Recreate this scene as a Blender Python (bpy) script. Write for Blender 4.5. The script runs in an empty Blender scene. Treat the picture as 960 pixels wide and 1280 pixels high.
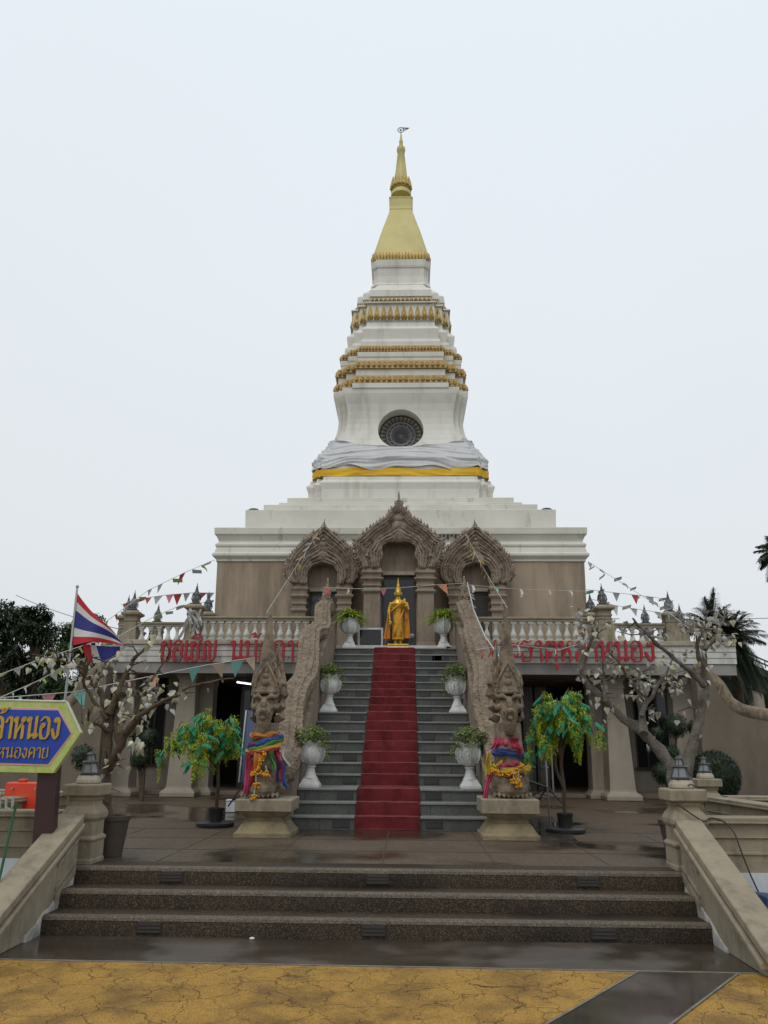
import bpy, bmesh, math, random
from mathutils import Vector, Matrix, noise
R = math.radians
PI = math.pi
random.seed(7)
sc = bpy.context.scene
COL = sc.collection

# ------------------------------------------------------------------ camera
EYE = Vector((0.27, 0.0, 1.656))
PITCH, YAW, ROLL, FOC = R(16.69), R(1.68), R(0.40), 980.0
_F = Vector((-math.sin(YAW)*math.cos(PITCH), math.cos(YAW)*math.cos(PITCH), math.sin(PITCH)))
_r0 = Vector((math.cos(YAW), math.sin(YAW), 0))
_u0 = _r0.cross(_F)
_RT = _r0*math.cos(ROLL) + _u0*math.sin(ROLL)
_UP = _u0*math.cos(ROLL) - _r0*math.sin(ROLL)
cam = bpy.data.cameras.new("camera")
cam.sensor_fit = 'VERTICAL'; cam.sensor_height = 36.0; cam.sensor_width = 27.0
cam.lens = FOC/1280*36.0
cam.clip_start = 0.05; cam.clip_end = 6000
camo = bpy.data.objects.new("camera", cam); COL.objects.link(camo)
mw = Matrix((_RT, _UP, -_F)).transposed().to_4x4(); mw.translation = EYE
camo.matrix_world = mw
sc.camera = camo

# ------------------------------------------------------------------ light
w = bpy.data.worlds.new("World"); sc.world = w; w.use_nodes = True
nt = w.node_tree; nt.nodes.clear()
SUN_EL, SUN_ROT = R(58), R(200)
sky = nt.nodes.new('ShaderNodeTexSky'); sky.sky_type = 'NISHITA'; sky.sun_disc = False
sky.sun_elevation = SUN_EL; sky.sun_rotation = SUN_ROT; sky.dust_density = 4.0
mixn = nt.nodes.new('ShaderNodeMix'); mixn.data_type = 'RGBA'; mixn.inputs['Factor'].default_value = 0.93
tc = nt.nodes.new('ShaderNodeTexCoord'); sx = nt.nodes.new('ShaderNodeSeparateXYZ')
cr = nt.nodes.new('ShaderNodeValToRGB')
cr.color_ramp.elements[0].position = 0.0; cr.color_ramp.elements[0].color = (0.70, 0.735, 0.765, 1)
cr.color_ramp.elements[1].position = 0.75; cr.color_ramp.elements[1].color = (0.86, 0.925, 0.985, 1)
e = cr.color_ramp.elements.new(0.25); e.color = (0.80, 0.84, 0.865, 1)
nz = nt.nodes.new('ShaderNodeTexNoise'); nz.inputs['Scale'].default_value = 1.3; nz.inputs['Detail'].default_value = 3
nz.inputs['Roughness'].default_value = 0.45
mz = nt.nodes.new('ShaderNodeMath'); mz.operation = 'MULTIPLY_ADD'; mz.inputs[1].default_value = 0.42; mz.inputs[2].default_value = 0.0
sub = nt.nodes.new('ShaderNodeMath'); sub.operation = 'SUBTRACT'; sub.inputs[1].default_value = 0.5
ad = nt.nodes.new('ShaderNodeMath'); ad.operation = 'ADD'
sm = nt.nodes.new('ShaderNodeVectorMath'); sm.operation = 'SCALE'; sm.inputs['Scale'].default_value = 10.0
bg = nt.nodes.new('ShaderNodeBackground'); bg.inputs['Strength'].default_value = 0.1
wo = nt.nodes.new('ShaderNodeOutputWorld')
L = nt.links.new
L(tc.outputs['Generated'], sx.inputs[0]); L(tc.outputs['Generated'], nz.inputs['Vector'])
L(nz.outputs['Fac'], sub.inputs[0]); L(sub.outputs[0], mz.inputs[0])
L(sx.outputs['Z'], ad.inputs[0]); L(mz.outputs[0], ad.inputs[1]); L(ad.outputs[0], cr.inputs[0])
L(cr.outputs[0], sm.inputs[0])
L(sky.outputs[0], mixn.inputs['A']); L(sm.outputs[0], mixn.inputs['B'])
L(mixn.outputs['Result'], bg.inputs['Color']); L(bg.outputs[0], wo.inputs[0])
sl = bpy.data.lights.new("sun", 'SUN'); sl.energy = 0.75; sl.angle = R(25); sl.color = (1, 0.93, 0.82)
so = bpy.data.objects.new("sun", sl); COL.objects.link(so)
# the light comes from behind the camera and a little to the left
_sd = Vector((-0.25, -0.75, 0)).normalized()*math.cos(SUN_EL) + Vector((0, 0, math.sin(SUN_EL)))
so.rotation_euler = _sd.to_track_quat('Z', 'Y').to_euler(); so.location = (0, 0, 60)
sky.sun_rotation = math.atan2(_sd.x, _sd.y)
vs = sc.view_settings
sc.display_settings.display_device = 'sRGB'
vs.view_transform = 'Standard'; vs.look = 'None'; vs.exposure = 0.0; vs.gamma = 1.0; vs.use_curve_mapping = False
sc.cycles.max_bounces = 6; sc.cycles.transparent_max_bounces = 8

# ------------------------------------------------------------------ helpers
def ray(px, py):
    return (_F*FOC + _RT*(px-480) + _UP*(640-py))
def at(px, py, Y):
    d = ray(px, py); return EYE + d*((Y-EYE.y)/d.y)
def atz(px, py, z):
    d = ray(px, py); return EYE + d*((z-EYE.z)/d.z)
def pix(P):
    d = Vector(P)-EYE; t = d.dot(_F)
    return 480+FOC*d.dot(_RT)/t, 640-FOC*d.dot(_UP)/t
def mpp(P):
    return (Vector(P)-EYE).dot(_F)/FOC          # metres per photo pixel at a point

ORG = {}
class MB:
    def __init__(s): s.v = []; s.f = []; s.m = []; s.k = 0
    def add(s, vs, fs):
        o = len(s.v); s.v += [tuple(p) for p in vs]
        for f in fs: s.f.append(tuple(i+o for i in f)); s.m.append(s.k)
        return s
    def box(s, x0, x1, y0, y1, z0, z1):
        vs = [(x, y, z) for z in (z0, z1) for y in (y0, y1) for x in (x0, x1)]
        return s.add(vs, [(0, 2, 3, 1), (4, 5, 7, 6), (0, 1, 5, 4), (2, 6, 7, 3), (0, 4, 6, 2), (1, 3, 7, 5)])
    def prism(s, poly, a0, a1, axis='y'):
        n = len(poly)
        if axis == 'y': g = lambda p, a: (p[0], a, p[1])
        elif axis == 'x': g = lambda p, a: (a, p[0], p[1])
        else: g = lambda p, a: (p[0], p[1], a)
        vs = [g(p, a0) for p in poly]+[g(p, a1) for p in poly]
        fs = [tuple(range(n))[::-1], tuple(range(n, 2*n))]+[(i, (i+1) % n, n+(i+1) % n, n+i) for i in range(n)]
        return s.add(vs, fs)
    def loft(s, rings, cap0=True, cap1=True):
        n = len(rings[0]); vs = [p for r in rings for p in r]; fs = []
        for j in range(len(rings)-1):
            for i in range(n):
                a = j*n+i; b = j*n+(i+1) % n
                fs.append((a, b, b+n, a+n))
        if cap0: fs.append(tuple(range(n))[::-1])
        if cap1: fs.append(tuple(range((len(rings)-1)*n, len(rings)*n)))
        return s.add(vs, fs)
    def lathe(s, prof, c=(0, 0, 0), n=24, sq=None, rot=0.0, cap=True):
        rings = []
        for r, z in prof:
            rings.append([(c[0]+r*math.cos(2*PI*i/n+rot), c[1]+r*math.sin(2*PI*i/n+rot), c[2]+z) for i in range(n)])
        return s.loft(rings, cap, cap)
    def sqlathe(s, prof, c=(0, 0, 0)):
        return s.loft([[(c[0]+a*r, c[1]+b*r, c[2]+z) for a, b in ((-1, -1), (1, -1), (1, 1), (-1, 1))] for r, z in prof])
    def tube(s, pts, rad, n=8, cap=True):
        pts = [Vector(p) for p in pts]
        if not hasattr(rad, '__len__'): rad = [rad]*len(pts)
        rings = []; up = None
        for i, p in enumerate(pts):
            t = (pts[min(i+1, len(pts)-1)]-pts[max(i-1, 0)])
            t = t.normalized() if t.length > 1e-9 else Vector((0, 0, 1))
            if up is None: up = t.orthogonal().normalized()
            up = (up-t*up.dot(t)); up = up.normalized() if up.length > 1e-6 else t.orthogonal().normalized()
            b = t.cross(up); r = rad[i]
            rings.append([p+up*(r*math.cos(2*PI*k/n))+b*(r*math.sin(2*PI*k/n)) for k in range(n)])
        return s.loft(rings, cap, cap)
    def ell(s, c, r, n=10, m=7, M=None):
        c = Vector(c); vs = []; 
        if not hasattr(r, '__len__'): r = (r, r, r)
        def T(p):
            p = Vector((p[0]*r[0], p[1]*r[1], p[2]*r[2]))
            return c+(M @ p if M else p)
        vs.append(T((0, 0, -1)))
        for j in range(1, m):
            a = PI*j/m-PI/2
            for i in range(n): vs.append(T((math.cos(a)*math.cos(2*PI*i/n), math.cos(a)*math.sin(2*PI*i/n), math.sin(a))))
        vs.append(T((0, 0, 1)))
        fs = [(0, 1+(i+1) % n, 1+i) for i in range(n)]
        for j in range(m-2):
            for i in range(n):
                a = 1+j*n+i; b = 1+j*n+(i+1) % n; fs.append((a, b, b+n, a+n))
        q = 1+(m-2)*n; l = len(vs)-1
        fs += [(q+i, q+(i+1) % n, l) for i in range(n)]
        return s.add(vs, fs)
    def cone(s, a, b, r0, r1=0.004, n=7):
        return s.tube([a, (Vector(a)+Vector(b))/2, b], [r0, (r0+r1)*0.58, r1], n)
    def quad(s, a, b, c, d): return s.add([a, b, c, d], [(0, 1, 2, 3)])
    def build(s, name, mats, parent=None, smooth=None, bevel=0, recalc=True, flat=False):
        me = bpy.data.meshes.new(name)
        o = ORG.get(parent.name, Vector((0, 0, 0))) if parent else Vector((0, 0, 0))
        me.from_pydata([(p[0]-o[0], p[1]-o[1], p[2]-o[2]) for p in s.v], [], s.f)
        if not isinstance(mats, (list, tuple)): mats = [mats]
        for m in mats: me.materials.append(m)
        if len(mats) > 1: me.polygons.foreach_set('material_index', s.m)
        if recalc:
            bm = bmesh.new(); bm.from_mesh(me); bmesh.ops.recalc_face_normals(bm, faces=bm.faces); bm.to_mesh(me); bm.free()
        if smooth is not None:
            me.polygons.foreach_set('use_smooth', [True]*len(me.polygons))
            me.set_sharp_from_angle(angle=R(smooth))
        ob = bpy.data.objects.new(name, me); COL.objects.link(ob)
        if parent: ob.parent = parent
        ORG[ob.name] = o
        if bevel:
            b = ob.modifiers.new('bevel', 'BEVEL'); b.width = bevel; b.segments = 2; b.limit_method = 'ANGLE'; b.angle_limit = R(40)
        return ob

def tag(o, label=None, cat=None, group=None, kind=None):
    if label: o['label'] = label
    if cat: o['category'] = cat
    if group: o['group'] = group
    if kind: o['kind'] = kind
    return o
def thing(name, loc, label, cat, group=None):
    o = bpy.data.objects.new(name, None); COL.objects.link(o); o.location = loc; o.empty_display_size = 0.2
    ORG[o.name] = Vector(loc)
    return tag(o, label, cat, group)
def dup(src, loc, label=None, rotz=None, scale=None):
    r = src.copy(); COL.objects.link(r); r.location = loc; ORG[r.name] = Vector(loc)
    if label: r['label'] = label
    if rotz is not None: r.rotation_euler = (0, 0, rotz)
    if scale is not None: r.scale = scale
    for ch in list(src.children):
        c = ch.copy(); COL.objects.link(c); c.parent = r
        for g in list(ch.children):
            d = g.copy(); COL.objects.link(d); d.parent = c
    return r
def wob(o, amp, scale, seed=0):
    "uneven outline: push vertices about with smooth noise"
    for v in o.data.vertices:
        q = (v.co+Vector((seed, seed*2.3, 0)))*scale
        v.co += Vector((noise.noise(q), noise.noise(q+Vector((9, 0, 0))), noise.noise(q+Vector((0, 17, 0)))))*amp
    return o
def remesh(o, vox, it=3, fac=0.5):
    m = o.modifiers.new('remesh', 'REMESH'); m.mode = 'VOXEL'; m.voxel_size = vox; m.use_smooth_shade = True
    if it:
        s = o.modifiers.new('smooth', 'SMOOTH'); s.iterations = it; s.factor = fac
    return o

# ------------------------------------------------------------------ materials
def mat(name, c1, c2=None, scale=4.0, rough=0.8, bump=0.0, bscale=None, stain=None, samt=0.5, sscale=(1, 1, 1), slo=0.5, shi=0.72,
        metal=0.0, voro=0.0, vscale=20.0, speck=None, spscale=90.0, wet=0.0, wscale=0.6, wlo=0.5, whi=0.6, wrough=0.08, wdark=0.5,
        crack=None, crscale=2.0, crw=0.03, trans=0.0, spec=0.5, emit=None, estr=0.0, detail=6.0, bdist=0.02, coords='Object', alpha=1.0, coat=0.0):
    m = bpy.data.materials.new(name); m.use_nodes = True
    t = m.node_tree; N = t.nodes; K = t.links.new
    b = N['Principled BSDF']
    tcn = N.new('ShaderNodeTexCoord'); V = tcn.outputs[coords]
    def nz(sc_, det=6.0, rg=0.6, vec=None, dist=0.0):
        n = N.new('ShaderNodeTexNoise'); n.inputs['Scale'].default_value = sc_; n.inputs['Detail'].default_value = det
        n.inputs['Roughness'].default_value = rg; n.inputs['Distortion'].default_value = dist; K(vec or V, n.inputs['Vector']); return n.outputs['Fac']
    def ramp(x, lo, hi):
        n = N.new('ShaderNodeMapRange'); n.inputs['From Min'].default_value = lo; n.inputs['From Max'].default_value = hi; n.clamp = True
        K(x, n.inputs['Value']); return n.outputs['Result']
    def mix(f, a, c):
        n = N.new('ShaderNodeMix'); n.data_type = 'RGBA'; K(f, n.inputs['Factor'])
        for s_, x in (('A', a), ('B', c)):
            if isinstance(x, tuple): n.inputs[s_].default_value = x+(1,)
            else: K(x, n.inputs[s_])
        return n.outputs['Result']
    def mul(a, k):
        n = N.new('ShaderNodeMath'); n.operation = 'MULTIPLY'; K(a, n.inputs[0])
        if isinstance(k, float): n.inputs[1].default_value = k
        else: K(k, n.inputs[1])
        return n.outputs[0]
    def addm(a, c):
        n = N.new('ShaderNodeMath'); n.operation = 'ADD'; K(a, n.inputs[0]); K(c, n.inputs[1]); return n.outputs[0]
    c2 = c2 or tuple(x*0.75 for x in c1)
    col = mix(ramp(nz(scale, detail), 0.3, 0.7), c1, c2)
    H = None
    if speck:
        v = N.new('ShaderNodeTexVoronoi'); v.inputs['Scale'].default_value = spscale; K(V, v.inputs['Vector'])
        sp = N.new('ShaderNodeSeparateColor'); K(v.outputs['Color'], sp.inputs[0])
        col = mix(ramp(sp.outputs[0], 0.62, 0.95), col, speck)
        col = mix(ramp(sp.outputs[1], 0.7, 0.95), col, tuple(x*0.35 for x in c1))
        H = mul(v.outputs['Distance'], 0.6)
    if stain:
        mp = N.new('ShaderNodeMapping'); mp.inputs['Scale'].default_value = sscale; K(V, mp.inputs['Vector'])
        f = mul(ramp(nz(1.0, 8.0, 0.68, mp.outputs[0]), slo, shi), samt)
        col = mix(f, col, stain)
    if crack:
        mp = N.new('ShaderNodeMapping'); K(V, mp.inputs['Vector'])
        dn = N.new('ShaderNodeTexNoise'); dn.inputs['Scale'].default_value = crscale*2.2; dn.inputs['Detail'].default_value = 4; K(V, dn.inputs['Vector'])
        va = N.new('ShaderNodeVectorMath'); va.operation = 'MULTIPLY_ADD'; K(dn.outputs['Color'], va.inputs[0]); va.inputs[1].default_value = (0.28, 0.28, 0); K(V, va.inputs[2])
        v = N.new('ShaderNodeTexVoronoi'); v.feature = 'DISTANCE_TO_EDGE'; v.inputs['Scale'].default_value = crscale; K(va.outputs[0], v.inputs['Vector'])
        msk = ramp(nz(crscale*1.6, 3.0), 0.36, 0.6)
        n = N.new('ShaderNodeMapRange'); n.inputs['From Min'].default_value = crw; n.inputs['From Max'].default_value = crw*0.3; n.clamp = True; K(v.outputs['Distance'], n.inputs['Value'])
        f = mul(n.outputs['Result'], msk)
        col = mix(f, col, crack)
        inv = ramp(v.outputs['Distance'], 0.0, crw*2); H = inv if H is None else addm(H, inv)
    rg = None
    if wet:
        f0 = ramp(nz(wscale, 3.0, 0.5), wlo, whi)
        f = mul(f0, wet)
        dk = N.new('ShaderNodeMix'); dk.data_type = 'RGBA'; dk.blend_type = 'MULTIPLY'; K(f, dk.inputs['Factor']); K(col, dk.inputs['A']); dk.inputs['B'].default_value = (wdark, wdark, wdark, 1)
        col = dk.outputs['Result']
        n = N.new('ShaderNodeMapRange'); n.inputs['To Min'].default_value = rough; n.inputs['To Max'].default_value = wrough; K(f, n.inputs['Value']); K(n.outputs['Result'], b.inputs['Roughness'])
        inv = N.new('ShaderNodeMath'); inv.operation = 'SUBTRACT'; inv.inputs[0].default_value = 1.0; K(f, inv.inputs[1]); wetinv = inv.outputs[0]
    else:
        n = N.new('ShaderNodeMapRange'); n.inputs['To Min'].default_value = max(0.02, rough-0.1); n.inputs['To Max'].default_value = min(1, rough+0.1)
        K(nz(scale*2.3, 3), n.inputs['Value']); K(n.outputs['Result'], b.inputs['Roughness'])
    K(col, b.inputs['Base Color'])
    b.inputs['Metallic'].default_value = metal; b.inputs['Specular IOR Level'].default_value = spec
    if coat: b.inputs['Coat Weight'].default_value = coat; b.inputs['Coat Roughness'].default_value = 0.15
    if voro:
        v = N.new('ShaderNodeTexVoronoi'); v.inputs['Scale'].default_value = vscale; K(V, v.inputs['Vector'])
        h = mul(v.outputs['Distance'], voro); H = h if H is None else addm(H, h)
    if bump or H is not None:
        if bump:
            h = mul(nz(bscale or scale*6, 8, 0.65), bump); H = h if H is None else addm(H, h)
        if wet: H = mul(H, wetinv)
        bn = N.new('ShaderNodeBump'); bn.inputs['Strength'].default_value = 1.0; bn.inputs['Distance'].default_value = bdist
        K(H, bn.inputs['Height']); K(bn.outputs[0], b.inputs['Normal'])
    if trans:
        tr = N.new('ShaderNodeBsdfTranslucent'); K(col, tr.inputs['Color'])
        ms = N.new('ShaderNodeMixShader'); ms.inputs[0].default_value = trans; K(b.outputs[0], ms.inputs[1]); K(tr.outputs[0], ms.inputs[2])
        K(ms.outputs[0], N['Material Output'].inputs[0])
    if emit:
        b.inputs['Emission Color'].default_value = emit+(1,); b.inputs['Emission Strength'].default_value = estr
    return m

M = {}
M['white'] = mat('white_paint', (0.70, 0.69, 0.64), (0.62, 0.61, 0.56), 0.7, 0.7, 0.25, 6, stain=(0.28, 0.26, 0.20), samt=0.65, sscale=(2.2, 2.2, 0.25), slo=0.5, shi=0.8, bdist=0.01)
M['whitebase'] = mat('white_weathered', (0.68, 0.665, 0.60), (0.56, 0.55, 0.49), 0.9, 0.75, 0.3, 7, stain=(0.15, 0.14, 0.11), samt=0.75, sscale=(3.2, 3.2, 0.9), slo=0.58, shi=0.76, bdist=0.01)
M['gold'] = mat('gold_paint', (0.60, 0.43, 0.13), (0.46, 0.31, 0.09), 3, 0.45, 0.2, 10, metal=0.2, stain=(0.20, 0.12, 0.05), samt=0.6, sscale=(5, 5, 3), slo=0.48, shi=0.75)
M['goldpetal'] = mat('gold_relief', (0.50, 0.34, 0.12), (0.34, 0.215, 0.075), 6, 0.5, 0.5, 20, metal=0.15, stain=(0.13, 0.08, 0.04), samt=0.7, sscale=(6, 6, 5), slo=0.46, shi=0.72)
M['goldspire'] = mat('gold_spire', (0.60, 0.52, 0.215), (0.53, 0.455, 0.185), 1.0, 0.55, 0.1, 10, metal=0.05, stain=(0.36, 0.25, 0.10), samt=0.55, sscale=(1, 1, 0.7), slo=0.5, shi=0.8)
M['tanwall'] = mat('brown_render', (0.40, 0.32, 0.235), (0.33, 0.26, 0.19), 0.9, 0.85, 0.3, 8, stain=(0.15, 0.115, 0.08), samt=0.85, sscale=(2.6, 2.6, 0.26), slo=0.42, shi=0.68)
M['lightstone'] = mat('light_cast_stone', (0.42, 0.375, 0.30), (0.34, 0.30, 0.235), 2, 0.85, 0.4, 18, stain=(0.13, 0.115, 0.085), samt=0.75, sscale=(3, 3, 1.0), slo=0.46, shi=0.72, bdist=0.012)
M['stone'] = mat('beige_cast_stone', (0.31, 0.262, 0.185), (0.235, 0.196, 0.136), 2.5, 0.85, 0.5, 22, stain=(0.10, 0.085, 0.06), samt=0.7, sscale=(6, 6, 3), slo=0.47, shi=0.72, bdist=0.012)
M['yellowstone'] = mat('yellow_cast_stone', (0.285, 0.225, 0.125), (0.20, 0.158, 0.088), 3, 0.85, 0.5, 22, stain=(0.10, 0.09, 0.06), samt=0.8, sscale=(3, 3, 3), slo=0.46, shi=0.7, bdist=0.012)
M['colstone'] = mat('column_stone', (0.36, 0.315, 0.255), (0.29, 0.25, 0.20), 1.2, 0.85, 0.3, 15, stain=(0.16, 0.13, 0.10), samt=0.6, sscale=(3, 3, 0.4), slo=0.48, shi=0.75)
M['carved'] = mat('carved_brown_stone', (0.31, 0.25, 0.195), (0.19, 0.148, 0.112), 7, 0.9, 0.7, 22, stain=(0.06, 0.046, 0.034), samt=0.75, sscale=(7, 7, 7), slo=0.46, shi=0.68, voro=0.25, vscale=22, bdist=0.022)
M['portal'] = mat('portal_render', (0.29, 0.23, 0.175), (0.22, 0.172, 0.13), 2, 0.85, 0.3, 15, stain=(0.085, 0.065, 0.048), samt=0.75, sscale=(3.5, 3.5, 0.8), slo=0.47, shi=0.72)
M['naga'] = mat('serpent_stone', (0.285, 0.222, 0.155), (0.185, 0.14, 0.095), 5, 0.88, 0.5, 34, stain=(0.055, 0.043, 0.03), samt=0.85, sscale=(6, 6, 4), slo=0.44, shi=0.66, voro=0.35, vscale=30, bdist=0.015)
M['granite'] = mat('grey_granite', (0.092, 0.098, 0.088), (0.064, 0.068, 0.061), 1.5, 0.5, 0.1, 60, speck=(0.15, 0.155, 0.15), spscale=160, stain=(0.035, 0.036, 0.034), samt=0.7, sscale=(3, 3, 1.5), slo=0.5, shi=0.75, bdist=0.002)
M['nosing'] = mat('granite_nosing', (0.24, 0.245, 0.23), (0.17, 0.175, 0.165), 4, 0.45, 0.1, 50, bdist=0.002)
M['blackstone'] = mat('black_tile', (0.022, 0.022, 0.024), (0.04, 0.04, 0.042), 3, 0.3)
M['carpet'] = mat('red_carpet', (0.175, 0.028, 0.032), (0.12, 0.017, 0.02), 5, 0.95, 0.4, 200, stain=(0.03, 0.008, 0.009), samt=0.8, sscale=(2.5, 1.2, 1.2), slo=0.48, shi=0.72, bdist=0.004, spec=0.15)
M['aggregate'] = mat('exposed_aggregate', (0.054, 0.040, 0.026), (0.030, 0.022, 0.015), 1.4, 0.7, 0.0, speck=(0.125, 0.092, 0.066), spscale=125, wet=0.8, wscale=0.55, wlo=0.46, whi=0.58, wrough=0.25, wdark=0.42, bdist=0.005, spec=0.2)
M['plaza'] = mat('plaza_aggregate', (0.112, 0.083, 0.055), (0.077, 0.056, 0.037), 0.8, 0.6, 0.0, speck=(0.17, 0.13, 0.098), spscale=95, wet=0.9, wscale=0.40, wlo=0.47, whi=0.56, wrough=0.08, wdark=0.40, bdist=0.005, spec=0.2)
M['wetconcrete'] = mat('wet_concrete', (0.080, 0.062, 0.045), (0.054, 0.041, 0.030), 1.2, 0.5, 0.2, 40, stain=(0.13, 0.11, 0.09), samt=0.5, sscale=(0.9, 3, 1), slo=0.5, shi=0.7, wet=0.9, wscale=0.9, wlo=0.44, whi=0.56, wrough=0.10, wdark=0.6, bdist=0.004)
M['yellow'] = mat('yellow_stamped', (0.50, 0.275, 0.045), (0.33, 0.178, 0.03), 2.2, 0.5, 0.45, 18, speck=(0.46, 0.30, 0.10), spscale=150, stain=(0.115, 0.062, 0.02), samt=0.8, sscale=(2.2, 2.2, 1), slo=0.46, shi=0.72, crack=(0.035, 0.022, 0.012), crscale=3.3, crw=0.009, wet=0.35, wscale=1.1, wlo=0.5, whi=0.62, wrough=0.2, wdark=0.75, bdist=0.010, spec=0.25)
M['slate'] = mat('wet_slate', (0.095, 0.080, 0.068), (0.065, 0.054, 0.046), 2.5, 0.25, 0.08, 40, wet=0.9, wscale=0.9, wlo=0.4, whi=0.55, wrough=0.05, wdark=0.6, bdist=0.002)
M['seam'] = mat('pale_seam', (0.20, 0.185, 0.16), (0.10, 0.092, 0.08), 9, 0.8)
M['soil'] = mat('distant_ground', (0.10, 0.095, 0.07), (0.06, 0.075, 0.04), 0.3, 0.95)
M['plaster'] = mat('white_plaster', (0.55, 0.54, 0.51), (0.40, 0.39, 0.36), 3, 0.85, 0.6, 12, stain=(0.12, 0.10, 0.08), samt=0.8, sscale=(4, 4, 3), slo=0.48, shi=0.7)
M['whitewall'] = mat('bluish_white_wall', (0.62, 0.66, 0.70), (0.55, 0.59, 0.63), 1.5, 0.8, stain=(0.3, 0.32, 0.33), samt=0.5, sscale=(2, 2, 0.6))
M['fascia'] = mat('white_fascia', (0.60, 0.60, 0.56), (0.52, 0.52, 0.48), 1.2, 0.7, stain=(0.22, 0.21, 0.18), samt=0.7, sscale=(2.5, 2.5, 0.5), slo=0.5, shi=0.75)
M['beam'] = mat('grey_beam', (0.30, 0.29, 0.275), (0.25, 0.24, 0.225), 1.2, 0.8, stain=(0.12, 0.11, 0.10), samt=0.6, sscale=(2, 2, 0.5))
M['glass'] = mat('dark_glass', (0.012, 0.014, 0.018), (0.02, 0.022, 0.026), 1, 0.12, spec=0.5)
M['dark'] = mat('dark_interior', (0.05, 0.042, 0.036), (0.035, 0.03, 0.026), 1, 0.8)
M['frame'] = mat('bronze_frame', (0.05, 0.042, 0.036), (0.035, 0.03, 0.026), 3, 0.4)
M['doorgrey'] = mat('grey_door', (0.13, 0.115, 0.10), (0.10, 0.09, 0.08), 2, 0.5)
M['steel'] = mat('pale_metal', (0.45, 0.45, 0.45), (0.36, 0.36, 0.36), 4, 0.35, metal=0.6)
M['blackmetal'] = mat('black_metal', (0.018, 0.018, 0.019), (0.03, 0.028, 0.027), 6, 0.5)
M['lantern'] = mat('lantern_metal', (0.10, 0.10, 0.10), (0.06, 0.06, 0.062), 8, 0.45, metal=0.5)
M['lampglass'] = mat('lamp_glass', (0.22, 0.235, 0.25), (0.16, 0.17, 0.19), 4, 0.2)
M['urn'] = mat('white_urn', (0.66, 0.67, 0.67), (0.56, 0.57, 0.57), 3, 0.55, 0.4, 16, stain=(0.25, 0.24, 0.20), samt=0.7, sscale=(5, 5, 2), slo=0.54, shi=0.78, bdist=0.01)
M['red'] = mat('red_letter', (0.36, 0.012, 0.022), (0.29, 0.01, 0.02), 3, 0.5)
M['leafg'] = mat('plant_leaf', (0.22, 0.31, 0.06), (0.12, 0.19, 0.03), 9, 0.55, trans=0.25)
M['leafy'] = mat('fern_leaf', (0.36, 0.46, 0.045), (0.20, 0.30, 0.03), 9, 0.5, trans=0.25)
M['bark'] = mat('grey_bark', (0.19, 0.17, 0.145), (0.085, 0.074, 0.06), 9, 0.95, 0.9, 24, stain=(0.04, 0.034, 0.028), samt=0.7, sscale=(6, 6, 4), slo=0.48, shi=0.66, bdist=0.03)
M['brownbark'] = mat('brown_bark', (0.115, 0.080, 0.050), (0.055, 0.038, 0.024), 9, 0.95, 0.9, 24, bdist=0.03)
M['darkleaf'] = mat('dark_foliage', (0.036, 0.056, 0.022), (0.015, 0.029, 0.011), 1.2, 0.6, trans=0.15)
M['midleaf'] = mat('mid_foliage', (0.065, 0.11, 0.032), (0.028, 0.056, 0.017), 1.2, 0.6, trans=0.2)
M['topiary'] = mat('topiary_leaf', (0.024, 0.044, 0.016), (0.010, 0.022, 0.008), 8, 0.6, trans=0.1)
M['palm'] = mat('palm_leaf', (0.085, 0.105, 0.062), (0.045, 0.062, 0.036), 3, 0.6, trans=0.15)
M['emerald'] = mat('emerald_plastic_leaf', (0.018, 0.30, 0.15), (0.010, 0.18, 0.09), 6, 0.45, trans=0.3)
M['lime'] = mat('lime_blossom', (0.56, 0.62, 0.05), (0.38, 0.50, 0.04), 8, 0.6, trans=0.35)
M['yelblossom'] = mat('yellow_blossom', (0.62, 0.66, 0.05), (0.50, 0.58, 0.04), 8, 0.6, trans=0.35)
M['silverleaf'] = mat('silver_leaf', (0.46, 0.45, 0.42), (0.22, 0.215, 0.20), 16, 0.35, metal=0.3, trans=0.1)
M['creamleaf'] = mat('cream_leaf', (0.56, 0.53, 0.40), (0.30, 0.28, 0.19), 16, 0.4, metal=0.2, trans=0.1)
M['buddha'] = mat('gilded_bronze', (0.62, 0.40, 0.06), (0.45, 0.27, 0.04), 8, 0.3, metal=0.75)
M['robe'] = mat('orange_robe', (0.76, 0.30, 0.015), (0.58, 0.20, 0.01), 6, 0.7, 0.3, 14, trans=0.1)
M['clothyellow'] = mat('yellow_cloth', (0.84, 0.52, 0.02), (0.70, 0.38, 0.015), 1.5, 0.7, 0.3, 5, trans=0.1)
M['sheet'] = mat('grey_plastic_sheet', (0.56, 0.565, 0.58), (0.47, 0.475, 0.49), 0.8, 0.4, 0.9, 2.2, bdist=0.06, detail=3)
M['disc'] = mat('grey_medallion', (0.085, 0.082, 0.09), (0.06, 0.058, 0.065), 3, 0.5, 0.3, 12)
M['discsilver'] = mat('silver_relief', (0.26, 0.255, 0.26), (0.18, 0.175, 0.18), 6, 0.4)
M['creamrelief'] = mat('cream_relief', (0.30, 0.27, 0.20), (0.20, 0.18, 0.13), 6, 0.5)
M['signblue'] = mat('sign_blue', (0.010, 0.055, 0.42), (0.008, 0.045, 0.36), 2, 0.4)
M['signlime'] = mat('sign_lime', (0.50, 0.54, 0.22), (0.33, 0.44, 0.07), 22, 0.45)
M['signpink'] = mat('sign_pink', (0.60, 0.38, 0.32), (0.55, 0.33, 0.28), 5, 0.45)
M['signgold'] = mat('sign_gold', (0.55, 0.36, 0.06), (0.40, 0.25, 0.04), 12, 0.35, metal=0.3)
M['maroon'] = mat('maroon_post', (0.045, 0.016, 0.018), (0.03, 0.012, 0.013), 3, 0.45)
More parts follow.
